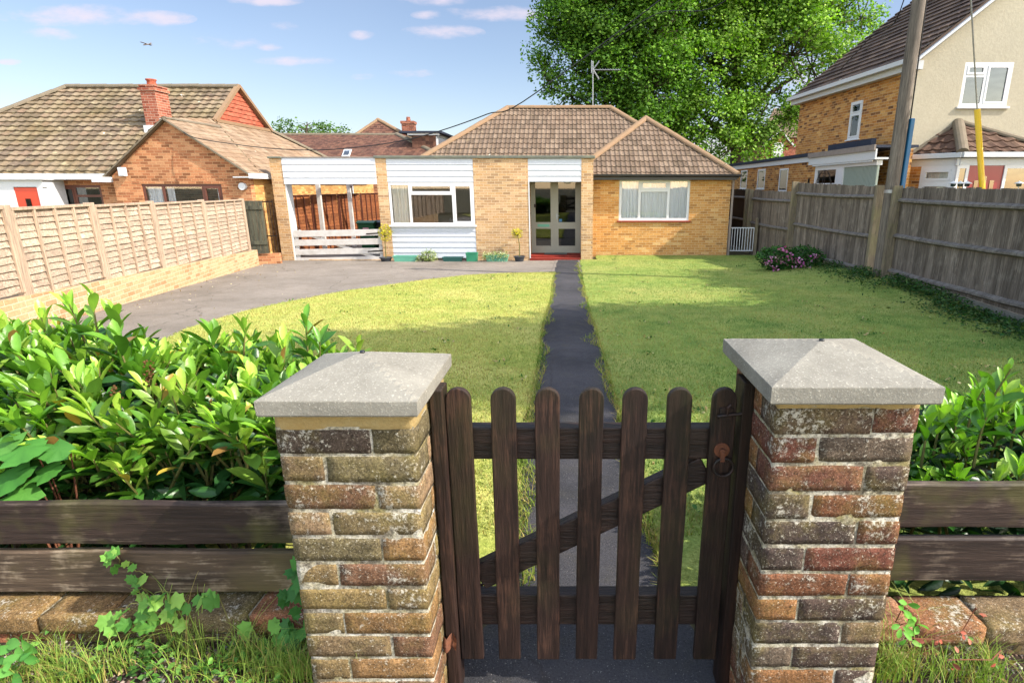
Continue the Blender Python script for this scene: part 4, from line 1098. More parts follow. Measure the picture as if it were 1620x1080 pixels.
for i in range(n): F.append((i, (i+1) % n, n+(i+1) % n, n+i))
F.append(tuple(range(n))); F.append(tuple(range(n, 2*n))); m.mesh(V, F)
m.box(xQ1, 5.06, 18.01, 18.035, 1.70, 1.86); m.box(xQ1, 5.06, 18.035, 18.3, 1.70, 1.715); m.box(5.05, 5.11, 18.0, 25, 1.74, 1.88)
m.build('gutter', M['black'], bung)
m = MB(); m.tube([(xw1+.05, YW-.06, 1.75), (xw1+.05, YW-.06, 1.6), (xw1+.05, YW-.06, GZ)], .035, 8); 
m.build('downpipe', M['greytrim'], bung)
# tv aerial on a pole on the ridge
aer = thing('tv_aerial', 'silver television aerial on a thin pole on the bungalow ridge', 'aerial', (at(938, 168, 21.9).x, 21.9, 4.2))
b0 = at(938, 170, 21.9); t0 = at(938, 97, 21.9)
m = MB(); m.tube([b0-Vector((0, 0, .1)), t0], .018, 8); m.build('pole', M['steel'], aer)
m = MB(); h = at(938, 111, 21.9)
m.tube([(h.x-.05, 21.88, h.z), (h.x+.98, 21.88, h.z)], .016, 6)
for i in range(9): m.tube([(h.x+.25+i*.09, 21.65, h.z), (h.x+.25+i*.09, 22.1, h.z)], .008, 5)
for (a, b) in (((.02, .02), (.22, .28)), ((.02, -.02), (.22, -.30)), ((-.05, .3), (-.05, -.1))): m.tube([(h.x+a[0], 21.8, h.z+a[1]), (h.x+b[0], 21.8, h.z+b[1])], .014, 5); m.tube([(h.x+a[0], 21.96, h.z+a[1]), (h.x+b[0], 21.96, h.z+b[1])], .014, 5)
m.build('antenna', M['steel'], aer)

# ------------------------------------------------------------------ carport: posts, white gate, bins
cp = thing('carport_frame', 'white painted timber posts and beams of the open carport', 'carport', (-7.6, 20, GZ))
for (px, Y) in ((507, 19.2), (555, 21.2)):
    a = at(px, 330, Y); m = MB(); m.box(a.x-.065, a.x+.065, Y-.05, Y+.05, GZ, 1.75); m.build('post', M['gatewhite'], cp, bevel=.005)
for Y in (18.3, 19.6, 20.9): 
    m = MB(); m.box(-7.9, -5.3, Y-.03, Y+.03, 1.76, 1.92); m.build('beam', M['gatewhite'], cp)
m = MB(); m.box(-7.95, -7.86, 17.5, 22.5, 1.60, 1.759); m.build('beam', M['gatewhite'], cp)
fg = thing('field_gate', 'white painted five bar gate closing the carport', 'gate', (-6.9, YF+.1, GZ))
yg = YF+.06; gx0 = xP1+.04; gx1 = xP2-.02
for (ya, yb) in ((364, 374), (378.5, 388), (393.5, 402.5), (407, 415.5)):
    zb = at(530, yb, yg).z; zt = at(530, ya, yg).z; m = MB()
    m.beam((gx0, yg, (zb+zt)/2-.02), (gx1, yg, (zb+zt)/2+.03), .03, zt-zb, (0, 0, 1)); m.build('bar', M['gatewhite'], fg, bevel=.004)
zt = at(530, 364, yg).z; zb = at(530, 414, yg).z
for x in (gx0+.06, gx1-.06): m = MB(); m.box(x-.05, x+.05, yg+.017, yg+.05, zb-.0, zt); m.build('stile', M['gatewhite'], fg, bevel=.004)
m = MB(); m.beam((gx0+.15, yg+.035, zt-.03), (gx1-.15, yg+.035, zb+.08), .03, .09, (0, 0, 1)); m.build('brace', M['gatewhite'], fg, bevel=.004)
for zz in (zt-.10, zb+.32):
    m = MB(); m.beam((gx1-.45, yg-.02, zz-.01), (gx1+.01, yg-.02, zz+.02), .01, .035, (0, 0, 1)); m.build('hinge', M['iron'], fg)
m = MB(); m.box(-7.95, -5.2, YF+.02, YF+.2, GZ-.05, GZ+.03); tag(m.build('threshold_strip', M['lowall']), kind='structure')
def wheelie(x, Y, mat, label, sticker=False):
    root = thing('wheelie_bin', label, 'wheelie bin', (x, Y, GZ), 'wheelie bins in the carport')
    m = MB(); w0, w1, d0, d1 = .22, .28, .24, .34; V = []
    for (z, w, d) in ((.04, w0, d0), (.92, w1, d1)): V += [(x-w, Y-d, GZ+z), (x+w, Y-d, GZ+z), (x+w, Y+d, GZ+z), (x-w, Y+d, GZ+z)]
    m.mesh(V, [(0, 3, 2, 1), (4, 5, 6, 7), (0, 1, 5, 4), (1, 2, 6, 5), (2, 3, 7, 6), (3, 0, 4, 7)]); m.box(x-.29, x+.29, Y-.35, Y+.35, GZ+.88, GZ+.93)
    m.build('body', mat, root, bevel=.02)
    m = MB(); m.prism([(x-.31, Y-.38, GZ+.935), (x-.31, Y-.38, GZ+.97), (x-.31, Y-.2, GZ+1.03), (x-.31, Y+.36, GZ+1.0), (x-.31, Y+.36, GZ+.935)], (.62, 0, 0)); l = m.build('lid', mat, root, bevel=.012)
    m = MB(); m.tube([(x-.25, Y+.40, GZ+.93), (x+.25, Y+.40, GZ+.93)], .015, 8); m.build('handle', mat, l)
    for sx in (-.24, .24): m = MB(); m.tube([(x+sx-.03, Y+.27, GZ+.1), (x+sx+.03, Y+.27, GZ+.1)], .1, 14); m.build('wheel', M['black'], root)
    if sticker: m = MB(); m.box(x-.10, x+.10, Y-.345, Y-.325, GZ+.62, GZ+.80); m.build('sticker', M['sticker'], root)
b1 = at(583, 350, 20.0); wheelie(b1.x, 20.0, M['bing'], 'green wheelie bin with a pink sticker behind the white gate', True)
b2 = at(609, 350, 20.2); wheelie(b2.x, 20.25, M['blink'], 'black wheelie bin beside the green bin in the carport')

# ------------------------------------------------------------------ pots and planters along the front
def trough(px0, px1, py0, py1, Y, mat, label, name='planter_trough', soil=True, taper=.88):
    a = at(px0, (py0+py1)/2, Y); b = at(px1, (py0+py1)/2, Y); zb = GZ+.01; zt = at(px0, py0, Y).z
    root = thing(name, label, 'planter', ((a.x+b.x)/2, Y+.1, zb), 'planters along the front wall')
    cx = (a.x+b.x)/2; w = (b.x-a.x)/2; d = min(.11, w); m = MB(); cy = Y+d
    outer = [[(cx+sx*w*s, cy+sy*d*s, z) for sx, sy in ((-1, -1), (1, -1), (1, 1), (-1, 1))] for (s, z) in ((taper, zb), (.985, zt-.03), (1.03, zt-.03), (1.03, zt), (.94, zt), (.92, zt-.03))]
    V = [p for r in outer for p in r]; F = [(0, 3, 2, 1)]
    for k in range(5):
        for i in range(4): F.append((k*4+i, k*4+(i+1) % 4, (k+1)*4+(i+1) % 4, (k+1)*4+i))
    m.mesh(V, F); m.build('body', mat, root)
    m = MB(); m.poly(outer[5]); m.prism(outer[5], (0, 0, -.02)); m.f.pop(0) if False else None; m.build('soil', M['soil'], root)
    return root, cx, cy, zt, w, d
TR = {}
TR[1] = trough(622, 659, 405, 418.5, YF-.42, M['potlg'], 'pale green trough planter standing beside the left standard shrub')
TR[2] = trough(700, 731, 407, 418.5, YF-.40, M['potdg'], 'dark teal trough planter in the middle of the row under the cladding')
TR[3] = trough(737, 755, 400, 418.5, YF-.40, M['potg'], 'square dark green plant pot at the corner of the cladding and brick wall', 'square_pot')
TR[4] = trough(768, 804, 404, 418.5, YF-.40, M['potlg'], 'pale green trough planter full of trailing variegated leaves beside the brick wall')
def round_pot(px, py0, py1, hw, Y, label, crown, density, hgt, cc):
    p = at(px, py1, Y); zb = GZ+.005; zt = at(px, py0, Y).z; r = at(px+hw, py0, Y).x-p.x
    root = thing('potted_shrub', label, 'potted plant', (p.x, Y, zb), 'small standard shrubs in pots by the front wall')
    m = MB(); h = zt-zb; m.lathe((p.x, Y, zb), [(r*.68, 0), (r*.95, h*.86), (r*1.08, h*.87), (r*1.08, h), (r*.92, h), (r*.9, h*.86)], 18); m.build('pot', M['potk'], root, smooth=False)
    top = at(px, crown[1], Y); cx = at(crown[0], crown[1], Y).x; rad = at(crown[0]+crown[2], crown[1], Y).x - cx
    m = MB(); m.tube([(p.x, Y, zt-.05), (p.x+.01, Y, (zt+top.z)/2), (cx, Y, top.z+rad*.3)], [.016, .013, .008], 7)
    for k in range(14):
        a = random.uniform(0, 6.28); e = random.uniform(-.2, .9); m.tube([(cx, Y, top.z-rad*.5), (cx+rad*.8*math.cos(a), Y+rad*.8*math.sin(a), top.z+rad*e)], [.006, .002], 4)
    m.build('stem', M['twig'], root)
    n = density; q = rng.normal(size=(n, 3)); q /= np.linalg.norm(q, axis=1)[:, None]; q *= (rng.uniform(0, 1, n)**.4)[:, None]*np.array([rad, rad, rad*hgt]); P = q+np.array([cx, Y, top.z])
    leaf_cloud('foliage', P, .045, cc, root)
    return root
# ================================================================== LEFT NEIGHBOUR
def proj(p):
    dx, dy, dz = p[0], p[1], p[2]-EYE
    w = dy*math.cos(PITCH)-dz*math.sin(PITCH); v = dy*math.sin(PITCH)+dz*math.cos(PITCH)
    return PX0+FPX*dx/w, PY0-FPX*v/w
def fs(fr, px, z, lo=-2, hi=30, d=0):                    # distance along a wall frame that shows at image column px
    a = proj(fr.p(lo, d, z))[0] < proj(fr.p(hi, d, z))[0]
    for _ in range(50):
        m_ = (lo+hi)/2
        if (proj(fr.p(m_, d, z))[0] < px) == a: lo = m_
        else: hi = m_
    return lo
def fz(fr, s, py, d=0):
    lo, hi = -1, 12; p = fr.p(s, d, 0)
    for _ in range(50):
        m_ = (lo+hi)/2
        if proj((p.x, p.y, m_))[1] > py: lo = m_
        else: hi = m_
    return lo
lh = thing('neighbour_house', 'brown brick chalet bungalow on the left with mossy roof and red tile hung gable', 'house', (-12, 19, GZ))
YG2 = 16.5; FG = Fr(0, YG2, 0)
gl = at(176, 272, YG2).x; gr = at(393, 272, YG2).x
gwx0, gwx1 = at(225, 300, YG2).x, at(351, 300, YG2).x; gwz1 = at(290, 291.5, YG2).z; gwz0 = gwz1-1.25
ap = (-11.1, 3.26)
m = MB(); wall(m, FG, gl, gr, GZ-.1, 1.80, [(gwx0, gwx1, gwz0, gwz1)], .2)
m.prism([(gl, YG2, 1.80), (gr, YG2, 1.80), (ap[0]+.02, YG2, ap[1]), (ap[0]-.02, YG2, ap[1])], (0, .2, 0))
m.build('wall', M['brown'], lh)
c = MB(); n = int((gwx1-gwx0+.5)/.075)
for i in range(n): x = gwx0-.25+i*.075; c.box(x+.004, x+.071, YG2-.006, YG2+.01, gwz1+.01, gwz1+.22, random.uniform(.3, 1))
c.build('soldier_course', M['brown'], lh)
window(lh, FG, gwx0, gwx1, gwz0, gwz1, [(.26, [], False), (.76, [.60], False), (1, [], True)], M['brownframe'], .07, .02, .07, glass='glass', curtain=[(.02, .22, 'net', 0), (.27, .36, 'net', 0), (.9, .98, 'net', 0)], sill=(.05, .05, .06))
m = MB(); FS = Fr(gr, YG2+.2, 90)
sw0, sw1 = 3.6, 4.5
wall(m, FS, 0, 10, GZ-.1, 1.80, [(7.0, 7.6, .9, 1.6)], .2); m.build('wall', M['yellow'], lh)
window(lh, FS, 7.0, 7.6, .9, 1.6, [(1, [], False)], M['upvc'], .07, .02, .07)
Fm = Fr(0, 17.3, 0); m = MB()
mw0, mw1 = at(86, 300, 17.3).x, at(160, 300, 17.3).x; mz1 = at(120, 293, 17.3).z
wall(m, Fm, -24, gl+.01, GZ-.1, 1.80, [(mw0, mw1, mz1-1.1, mz1)], .2); m.box(-24, gr-.2, 25.9, 26.1, GZ-.1, 1.8); m.box(-24.2, -24, 17.3, 26.1, GZ-.1, 1.8); m.box(-22, -9.8, 20.0, 20.1, GZ, 1.8)
m.build('wall', M['brown'], lh)
window(lh, Fm, mw0, mw1, mz1-1.1, mz1, [(.42, [], True), (1, [.72], False)], M['brownframe'], .07, .02, .07, glass='glassd', sill=(.04, .05, .05), curtain=[(.5, .6, 'net', 0), (.85, .95, 'net', 0)])
# porch with red door
pa = at(0, 300, 16.6).x-3.0; pb = at(63, 300, 16.6).x
m = MB(); rd0, rd1 = at(24, 310, 16.6).x, at(61, 310, 16.6).x; rdz = at(40, 297, 16.6).z
wall(m, Fr(0, 16.6, 0), pa, rd0, GZ-.1, rdz+.02, [], .12); m.box(pa, pb+.12, 16.6, 16.72, rdz+.02, rdz+.24); m.box(rd1, rd1+.16, 16.6, 16.72, GZ-.1, rdz+.02); m.box(pb+.02, pb+.12, 16.72, 17.3, GZ-.1, rdz+.24); m.box(pa, pb+.2, 16.5, 17.3, rdz+.241, 1.69)
m.build('porch', M['white'], lh)
m = MB(); m.box(rd0, rd1, 16.62, 16.68, GZ, rdz); rd = m.build('door', M['orangedoor'], lh)
m = MB(); cx = (rd0+rd1)/2; m.box(cx-.07, cx+.07, 16.605, 16.62, rdz-.85, rdz-.3); m.build('glass', M['glassd'], rd)
# roofs
RL = at(107, 143, 20.9); XL = RL.x; ZR = 4.77; XG = -11.5
tiled('roof', [Vector((XL-3.9, 17.0, 1.85)), Vector((XG, 17.0, 1.85)), Vector((XG, 20.9, ZR)), Vector((XL, 20.9, ZR))], M['mosstile'], lh, .30, .26, .022, .045)
tiled('roof', [Vector((XG, 17.0, 1.85)), Vector((-8.95, 17.0, 1.85)), Vector((XG, 19.37, 3.60))], M['mosstile'], lh, .30, .26, .022, .045)
tiled('roof', [Vector((XL-3.9, 25.0, 1.85)), Vector((XL-3.9, 17.0, 1.85)), Vector((XL, 20.9, ZR))], M['mosstile'], lh, .30, .26, .022, .045)
tiled('roof', [Vector((XG, 25.6, 1.25)), Vector((XL-3.9, 25.6, 1.25)), Vector((XL, 20.9, ZR)), Vector((XG, 20.9, ZR))], M['mosstile'], lh, .30, .26, .022, .045)
hp_ = lambda x: 1.85+.68*(-8.95-x)
tiled('roof', [Vector((-8.95, 16.40, 1.85)), Vector((-8.95, 25.8, 1.85)), Vector((XG, 22.5, hp_(XG))), Vector((XG, 19.3, hp_(XG))), Vector((-11.1, 16.40, hp_(-11.1)))], M['sidetile'], lh, .25, .22, .006, .010)
zl_ = hp_(-11.1); tiled('roof', [Vector((gl-.2, 16.40, 1.75)), Vector((gl-.2, 17.2, 1.75)), Vector((-11.1, 19.1, zl_)), Vector((-11.1, 16.40, zl_))], M['mosstile'], lh, .30, .26, .022, .035)
m = MB(); zb = hp_(XG)-.03; m.prism([(XG+.0, 19.35, zb), (XG, 22.45, zb), (XG, 20.9, ZR-.02)], (-.15, 0, 0)); m.build('gable_core', M['hung'], lh)
tiled('tile_hung_gable', [Vector((XG+.07, 19.25, zb)), Vector((XG+.07, 22.55, zb)), Vector((XG+.01, 20.9, ZR+.02))], M['hung'], lh, .17, .14, .004, .022, prof='flat', th=.04)
m = MB(); vb = [((XG+.16, 19.15, zb-.04), (XG+.10, 20.9, ZR+.05)), ((XG+.16, 22.65, zb-.04), (XG+.10, 20.9, ZR+.05))]
for a, b in vb: m.beam(a, b, .10, .14, (1, 0, 0))
m.beam((XG+.18, 19.1, zb-.02), (XG+.18, 22.6, zb-.02), .03, .10); m.build('bargeboard', M['ridge'], lh)
RGt = [((XL, 20.9, ZR), (XG+.1, 20.9, ZR)), ((XL-3.9, 17.0, 1.85), (XL, 20.9, ZR)), ((-11.1, 16.42, zl_-.03), (-11.1, 18.9, zl_-.03)), ((-8.95, 25.8, 1.85), (XG, 22.5, hp_(XG)))]
for a, b in RGt: m = MB(); ridge_run(m, Vector(a)+Vector((0, 0, .03)), Vector(b)+Vector((0, 0, .03)), .12 if a[1] != 16.42 else .07); m.build('ridge_tiles', M['ridgeg'], lh)
m = MB(); m.beam((gl-.2, 16.39, 1.72), (-11.1, 16.39, zl_-.03), .04, .09, (0, -1, 0)); m.beam((-8.93, 16.39, 1.80), (-11.1, 16.39, zl_-.03), .04, .09, (0, -1, 0)); m.build('verge_board', M['ridgeg'], lh)
m = MB(); m.box(-23.5, gl-.1, 16.90, 17.0, 1.70, 1.86); m.box(-23.5, gl-.1, 17.0, 17.3, 1.71, 1.74); m.box(gl-.32, gl-.02, 16.15, 16.9, 1.62, 1.76)
m.box(-8.96, -8.86, 16.3, 25.8, 1.72, 1.86); m.box(-9.4, -8.96, 16.3, 25.8, 1.74, 1.77); m.build('gutter', M['white'], lh)
# chimney
cb = at(250, 190, 19.0); ct = at(250, 139, 19.0); cw = .225
m = MB(); m.box(cb.x-cw, cb.x+cw, 18.75, 19.35, 2.9, ct.z); m.box(cb.x-cw-.04, cb.x+cw+.04, 18.71, 19.39, ct.z-.12, ct.z-.04); m.box(cb.x-cw-.02, cb.x+cw+.02, 18.73, 19.37, ct.z+.002, ct.z+.05)
ch = m.build('chimney', M['redb'], lh)
m = MB(); m.lathe((cb.x-.03, 19.05, ct.z+.05), [(.15, 0), (.13, .05), (.12, .14), (.15, .17), (.15, .2), (.1, .2)], 14); m.build('chimney_pot', M['hung'], ch, smooth=True)
m = MB(); m.box(cb.x-cw-.05, cb.x+cw+.06, 18.68, 18.74, 3.1, 3.34); m.build('flashing', M['white'], ch)
m = MB(); m.box(cb.x+cw+.004, cb.x+cw+.05, 18.745, 19.4, 3.15, 3.55); m.build('flashing', M['white'], ch)
m = MB(); p = at(193, 272, YG2-.1); m.box(p.x-.08, p.x+.09, YG2-.16, YG2-.02, p.z-.12, p.z+.12); m.build('floodlight', M['white'], lh, bevel=.02)
m = MB(); p = at(384, 295, YG2-.05); m.tube([(p.x, YG2-.1, p.z), (p.x, YG2-.004, p.z)], .10, 18); m.build('wall_lamp', M['white'], lh, smooth=False)

# ================================================================== HOUSE BEHIND (between the two)
bh = thing('rear_house', 'house behind with long dark brown roof, skylight and flat topped dormer', 'house', (-14, 33, GZ))
e0, e1 = at(380, 256, 29), at(702, 256, 29); r0, r1 = at(395, 211, 33.5), at(628, 213, 33.5); ze = 2.75; zr = r1.z
tiled('roof', [Vector((e0.x, 29, ze)), Vector((e1.x+.3, 29, ze)), Vector((r1.x, 33.5, zr)), Vector((r0.x, 33.5, zr))], M['darktile'], bh, .25, .2, .006, .012)
tiled('roof', [Vector((e1.x+.3, 29, ze)), Vector((e1.x+.3, 38, ze)), Vector((r1.x, 33.5, zr))], M['darktile'], bh, .25, .2, .006, .012)
m = MB(); m.box(e0.x, e1.x, 29.3, 37.5, GZ, ze); m.build('wall', M['brown'], bh)
m = MB(); ridge_run(m, Vector((r0.x, 33.5, zr)), Vector((r1.x, 33.5, zr)), .12); ridge_run(m, Vector((e1.x+.3, 29, ze+.02)), Vector((r1.x, 33.5, zr+.02)), .14); m.build('ridge_tiles', M['ridgeg'], bh)
pk = at(598, 189, 37); bl, brr = at(553, 222, 35).x, at(655, 222, 35).x; zpb = at(598, 222, 35).z
tiled('roof', [Vector((bl-.6, 35, zpb-.3)), Vector((brr+.6, 35, zpb-.3)), Vector((pk.x, 37, pk.z))], M['darktile'], bh, .25, .2, .006, .012)
tiled('roof', [Vector((brr+.6, 35, zpb-.3)), Vector((brr+.6, 40, zpb-.3)), Vector((pk.x, 37, pk.z))], M['darktile'], bh, .25, .2, .006, .012)
tiled('roof', [Vector((bl-.6, 40, zpb-.3)), Vector((bl-.6, 35, zpb-.3)), Vector((pk.x, 37, pk.z))], M['darktile'], bh, .25, .2, .006, .012)
m = MB(); ridge_run(m, Vector((bl-.6, 35, zpb-.28)), pk, .12); ridge_run(m, Vector((brr+.6, 35, zpb-.28)), pk, .14); m.build('ridge_tiles', M['ridge'], bh)
m = MB(); c0 = at(648, 207, 36); ct2 = at(648, 194, 36).z; m.box(c0.x-.35, c0.x+.35, 35.6, 36.2, 3, ct2); m.box(c0.x-.4, c0.x+.4, 35.55, 36.25, ct2-.1, ct2+.05); c_ = m.build('chimney', M['redb'], bh)
m = MB(); m.lathe((c0.x, 35.9, ct2+.05), [(.14, 0), (.11, .25)], 10); m.build('chimney_pot', M['redb'], c_)
d0, d1 = at(652, 225, 31).x, at(690, 225, 31).x; dz0, dz1 = at(670, 243, 31).z-.2, at(670, 211, 31).z
m = MB(); m.box(d0, d1, 31, 34.5, dz0, dz1); dm = m.build('dormer', M['darktile'], bh)
m = MB(); m.box(d1+.002, d1+.06, 31.0, 31.25, dz0, dz1); m.box(d1+.002, d1+.06, 31.0, 34, dz1-.15, dz1); m.box(d1+.002, d1+.06, 33.8, 34, dz0, dz1); m.box(d0-.2, d1+.2, 30.9, 31.0, dz1-.1, dz1); m.build('window_frame', M['white'], dm)
m = MB(); m.box(d1+.004, d1+.03, 31.25, 33.8, dz0, dz1-.15); m.build('glass', M['glassd'], dm)
m = MB(); m.box(d0-.6, d1+.35, 30.8, 34.7, dz1+.002, dz1+.10); m.build('dormer_roof', M['felt'], dm)
def onroof(px, py):                    # point on the front slope of the rear house
    d = ray(px, py); k = (zr-ze)/4.5; t = (ze-29*k-EYE)/(d[2]-k*d[1]); return Vector((d[0]*t, d[1]*t, EYE+d[2]*t))
q = [onroof(541, 250), onroof(553, 250), onroof(557, 239), onroof(545, 239)]; nrm = Vector((0, -(zr-ze)/4.5, 1)).normalized()
m = MB(); m.prism([p+nrm*.03 for p in q], nrm*.06); sk = m.build('skylight', M['white'], bh)
cq = sum(q, Vector())/4; m = MB(); m.prism([cq+(p-cq)*.72+nrm*.092 for p in q], nrm*.012); m.build('glass', M['glass'], sk)

# ================================================================== RIGHT HOUSE
rh = thing('two_storey_house', 'tall neighbour house on the right with cream rendered gable and brick side', 'house', (12, 18, -.3))
FB = Fr(8.17, 21.75, math.degrees(math.atan2(15.6-21.75, 8.66-8.17))); LB_ = math.hypot(.49, 6.15)
uw0, uw1 = fs(FB, 1343, 3.2, 0, LB_), fs(FB, 1361, 3.2, 0, LB_); uz0, uz1 = fz(FB, uw1, 219), fz(FB, uw1, 158)
m = MB(); wall(m, FB, 0, LB_, -.7, 4.75, [(uw0, uw1, uz0, uz1)], .25); m.build('wall', M['stock'], rh)
window(rh, FB, uw0, uw1, uz0, uz1, [(1, [.68], True)], M['upvc'], .055, -.02, .07, sill=(.06, .06, .04), glass='glass', curtain=[(.02, .98, 'net', 0)], cfold=.01)
FC = Fr(8.66, 15.6, 0)
ww0, ww1 = fs(FC, 1513, 3.2), fs(FC, 1588, 3.2); wz0_, wz1_ = fz(FC, ww0, 169), fz(FC, ww0, 99)
m = MB(); wall(m, FC, -.0, 8.0, -.7, 4.75, [(ww0, ww1, wz0_, wz1_)], .25)
m.prism([FC.p(0, 0, 4.75), FC.p(8.0, 0, 4.75), FC.p(4.0, 0, 7.95)], (0, .25, 0)); m.build('rendered_wall', M['render'], rh)
window(rh, FC, ww0, ww1, wz0_, wz1_, [(.46, [.70], [False, True]), (1, [], True)], M['upvc'], .075, .0, .08, sill=(.06, .06, .05), glass='glassd')
m = MB(); m.box(9.0, 16, 17.2, 17.3, -.7, 4.7); m.box(8.5, 8.6, 16.5, 21.5, -.7, -.6); m.build('inner_panel', M['interior'], rh)
sl = .80; ex, ez = 8.36, 4.55
rp = [Vector((ex+.06, 15.42, ez)), Vector((ex-.49, 21.95, ez)), Vector((ex+4.2-.49, 21.95, ez+4.2*sl)), Vector((ex+4.2+.06, 15.42, ez+4.2*sl))]
tiled('roof', rp, M['greytile'], rh, .33, .30, .018, .04, prof='flat')
rp2 = [Vector((ex+8.5, 15.42, ez)), Vector((ex+8.5-.5, 21.95, ez)), Vector((ex+4.2-.49, 21.95, ez+4.2*sl)), Vector((ex+4.2+.06, 15.42, ez+4.2*sl))]
tiled('roof', rp2, M['greytile'], rh, .33, .30, .018, .04, prof='flat')
m = MB(); m.beam((ex+.12, 15.39, ez-.08), (ex+4.26, 15.39, ez+4.2*sl-.06), .05, .22, (0, -1, 0)); m.beam((ex+8.44, 15.39, ez-.08), (ex+4.26, 15.39, ez+4.2*sl-.06), .05, .22, (0, -1, 0))
m.box(ex+.02, ex+.40, 15.40, 15.62, ez-.22, ez-.02); m.build('bargeboard', M['white'], rh)
m = MB(); V = []
m.beam((ex+.0, 15.38, ez-.03), (ex-.55, 21.97, ez-.03), .13, .11); m.beam((ex+.11, 15.40, ez-.14), (ex-.44, 21.95, ez-.14), .03, .18); m.beam((ex+.22, 15.6, ez-.215), (ex-.33, 21.9, ez-.215), .26, .02); m.build('gutter', M['white'], rh)
c0 = at(1492, 0, 19.5); m = MB(); m.box(c0.x-.1, c0.x+.75, 19.2, 20.2, c0.z-1.4, c0.z+1.8); c_ = m.build('chimney', M['redb'], rh)
m = MB(); m.beam((c0.x-.3, 19.15, c0.z-.48), (c0.x+.9, 19.15, c0.z+.48), .06, .22, (0, -1, 0)); m.box(c0.x-.13, c0.x-.104, 19.1, 20.2, c0.z-.6, c0.z-.15); m.build('flashing', M['lead'], c_)
m = MB(); m.lathe((c0.x+.3, 19.7, c0.z+1.8), [(.14, 0), (.11, .35)], 10); m.build('chimney_pot', M['redb'], c_)
# flat roofed side extension with garage
XE = 7.6; FE = Fr(XE, 28, -90)
fs0 = fs
def fs(fr, px, z, lo=-2, hi=30, d=0): return fs0(fr, px, z, lo, min(hi, 20 if fr is FE else hi), d)
sb = fs(FE, 1290, 1.8); s_front = 28-14.72; zt = 2.42
wins = []
for (a, b, ya, yb) in ((1171.5, 1181.5, 269, 299), (1198, 1210, 267, 299), (1232.5, 1246, 266, 303)):
    s0_, s1_ = fs(FE, a, 1.7), fs(FE, b, 1.7); wins.append((s0_, s1_, fz(FE, s1_, yb), fz(FE, s1_, ya)))
m = MB(); wall(m, FE, -2, sb, -.7, zt, wins, .2); m.box(XE+.2, 9, 27, 27.2, -.7, zt); m.box(XE+.9, XE+1, 15, 27, -.7, zt); m.build('extension_wall', M['stock'], rh)
for w_ in wins: m = MB(); m.fbox(FE, w_[0]-.1, w_[1]+.1, .22, .26, w_[2]-.1, w_[3]+.1); m.build('inner_panel', M['felt'], rh)  # dark sheet added behind each window in place of the unlit interior
for w_ in wins: window(rh, FE, w_[0], w_[1], w_[2], w_[3], [(1, [], False)], M['upvc'], .05, -.01, .07, sill=(.04, .05, .03), glass='glassd')
m = MB(); sg0 = fs(FE, 1334, 1.7)
m.fbox(FE, sb, sb+.12, -.03, .12, -.7, 2.15); m.fbox(FE, sg0-.45, sg0, -.03, .12, -.7, 2.15); m.fbox(FE, sb+.12, sg0-.45, -.029, .12, 1.98, 2.15); m.fbox(FE, sb+.12, sg0-.45, -.029, .12, 1.35, 1.60); m.fbox(FE, sb+.12, sg0-.45, -.029, .12, -.7, .6)
m.fbox(FE, sg0, s_front, -.03, .12, 2.02, 2.15); dfm = m.build('side_door_frame', M['upvc'], rh)
m = MB(); m.fbox(FE, sb+.12, sg0-.45, .02, .04, .6, 1.98); m.build('glass', M['glassd'], dfm)
m = MB(); n = 26
for i in range(n):
    a = sg0+(s_front-sg0)*i/n; b = sg0+(s_front-sg0)*(i+1)/n; m.fbox(FE, a+.008, b-.008, .0, .05, -.7, 2.02)
m.fbox(FE, sg0, s_front, .012, .06, -.7, 2.019); m.build('garage_door', M['gdoor'], rh)
m = MB(); m.fbox(FE, sb-.3, s_front+.1, -.14, -.10, 2.15, 2.40); m.fbox(FE, sb-.3, s_front+.1, -.10, .2, 2.152, 2.20)
for i in range(46):
    a = sb+(s_front-sb)*i/46; b = a+(s_front-sb)/46*.6; m.fbox(FE, a, b, -.13, -.105, 2.10, 2.15)
m.fbox(FE, -2, sb-.3, -.06, -.02, 2.26, 2.42); m.build('fascia', M['white'], rh)
m = MB(); m.fbox(FE, sb-.3, s_front+.1, -.19, -.145, 2.36, 2.50); m.build('roof_edge_board', M['greytrim'], rh)
m = MB(); m.fbox(FE, -2, sb-.3, -.12, 1.0, 2.425, 2.53); m.fbox(FE, sb-.3, s_front+.1, -.14, .9, 2.43, 2.49); m.fbox(FE, sb-.3, s_front-1.3, .42, .55, 2.49, 2.75); m.build('flat_roof', M['felt'], rh)
m = MB(); m.fbox(FE, sb-.45, sb-.40, -.05, 0, 1.45, 1.75); m.build('bracket', M['iron'], rh)
# canted porch
zpe = 2.30; P1 = Vector((at(1437, 243, 15.6).x, 15.6, zpe)); P2 = Vector((at(1523, 243, 14.3).x, 14.3, zpe)); P3 = Vector((at(1680, 243, 14.3).x, 14.3, zpe)); PA = at(1516, 193, 15.58); P4 = Vector((P3.x+1.0, 15.6, zpe))
tiled('porch_roof', [P1, P2, PA], M['porchtile'], rh, .30, .30, .028, .03)
tiled('porch_roof', [P2, P3, PA], M['porchtile'], rh, .30, .30, .028, .03)
tiled('porch_roof', [P3, P4, PA], M['porchtile'], rh, .30, .30, .028, .03)
m = MB(); ridge_run(m, P2+Vector((0, 0, .02)), PA, .13, .9); ridge_run(m, P1+Vector((0, -.05, .02)), PA, .07, .9); ridge_run(m, P3+Vector((0, 0, .02)), PA, .11, .6); m.build('ridge_tiles', M['ridgeg'], rh)
ang1 = math.degrees(math.atan2(P2.y-P1.y, P2.x-P1.x)); FP1 = Fr(P1.x+.05, P1.y+.1, ang1); L1 = (P2-P1).length; FP2 = Fr(P2.x-.02, P2.y+.12, 0); L2 = (P3-P2).length
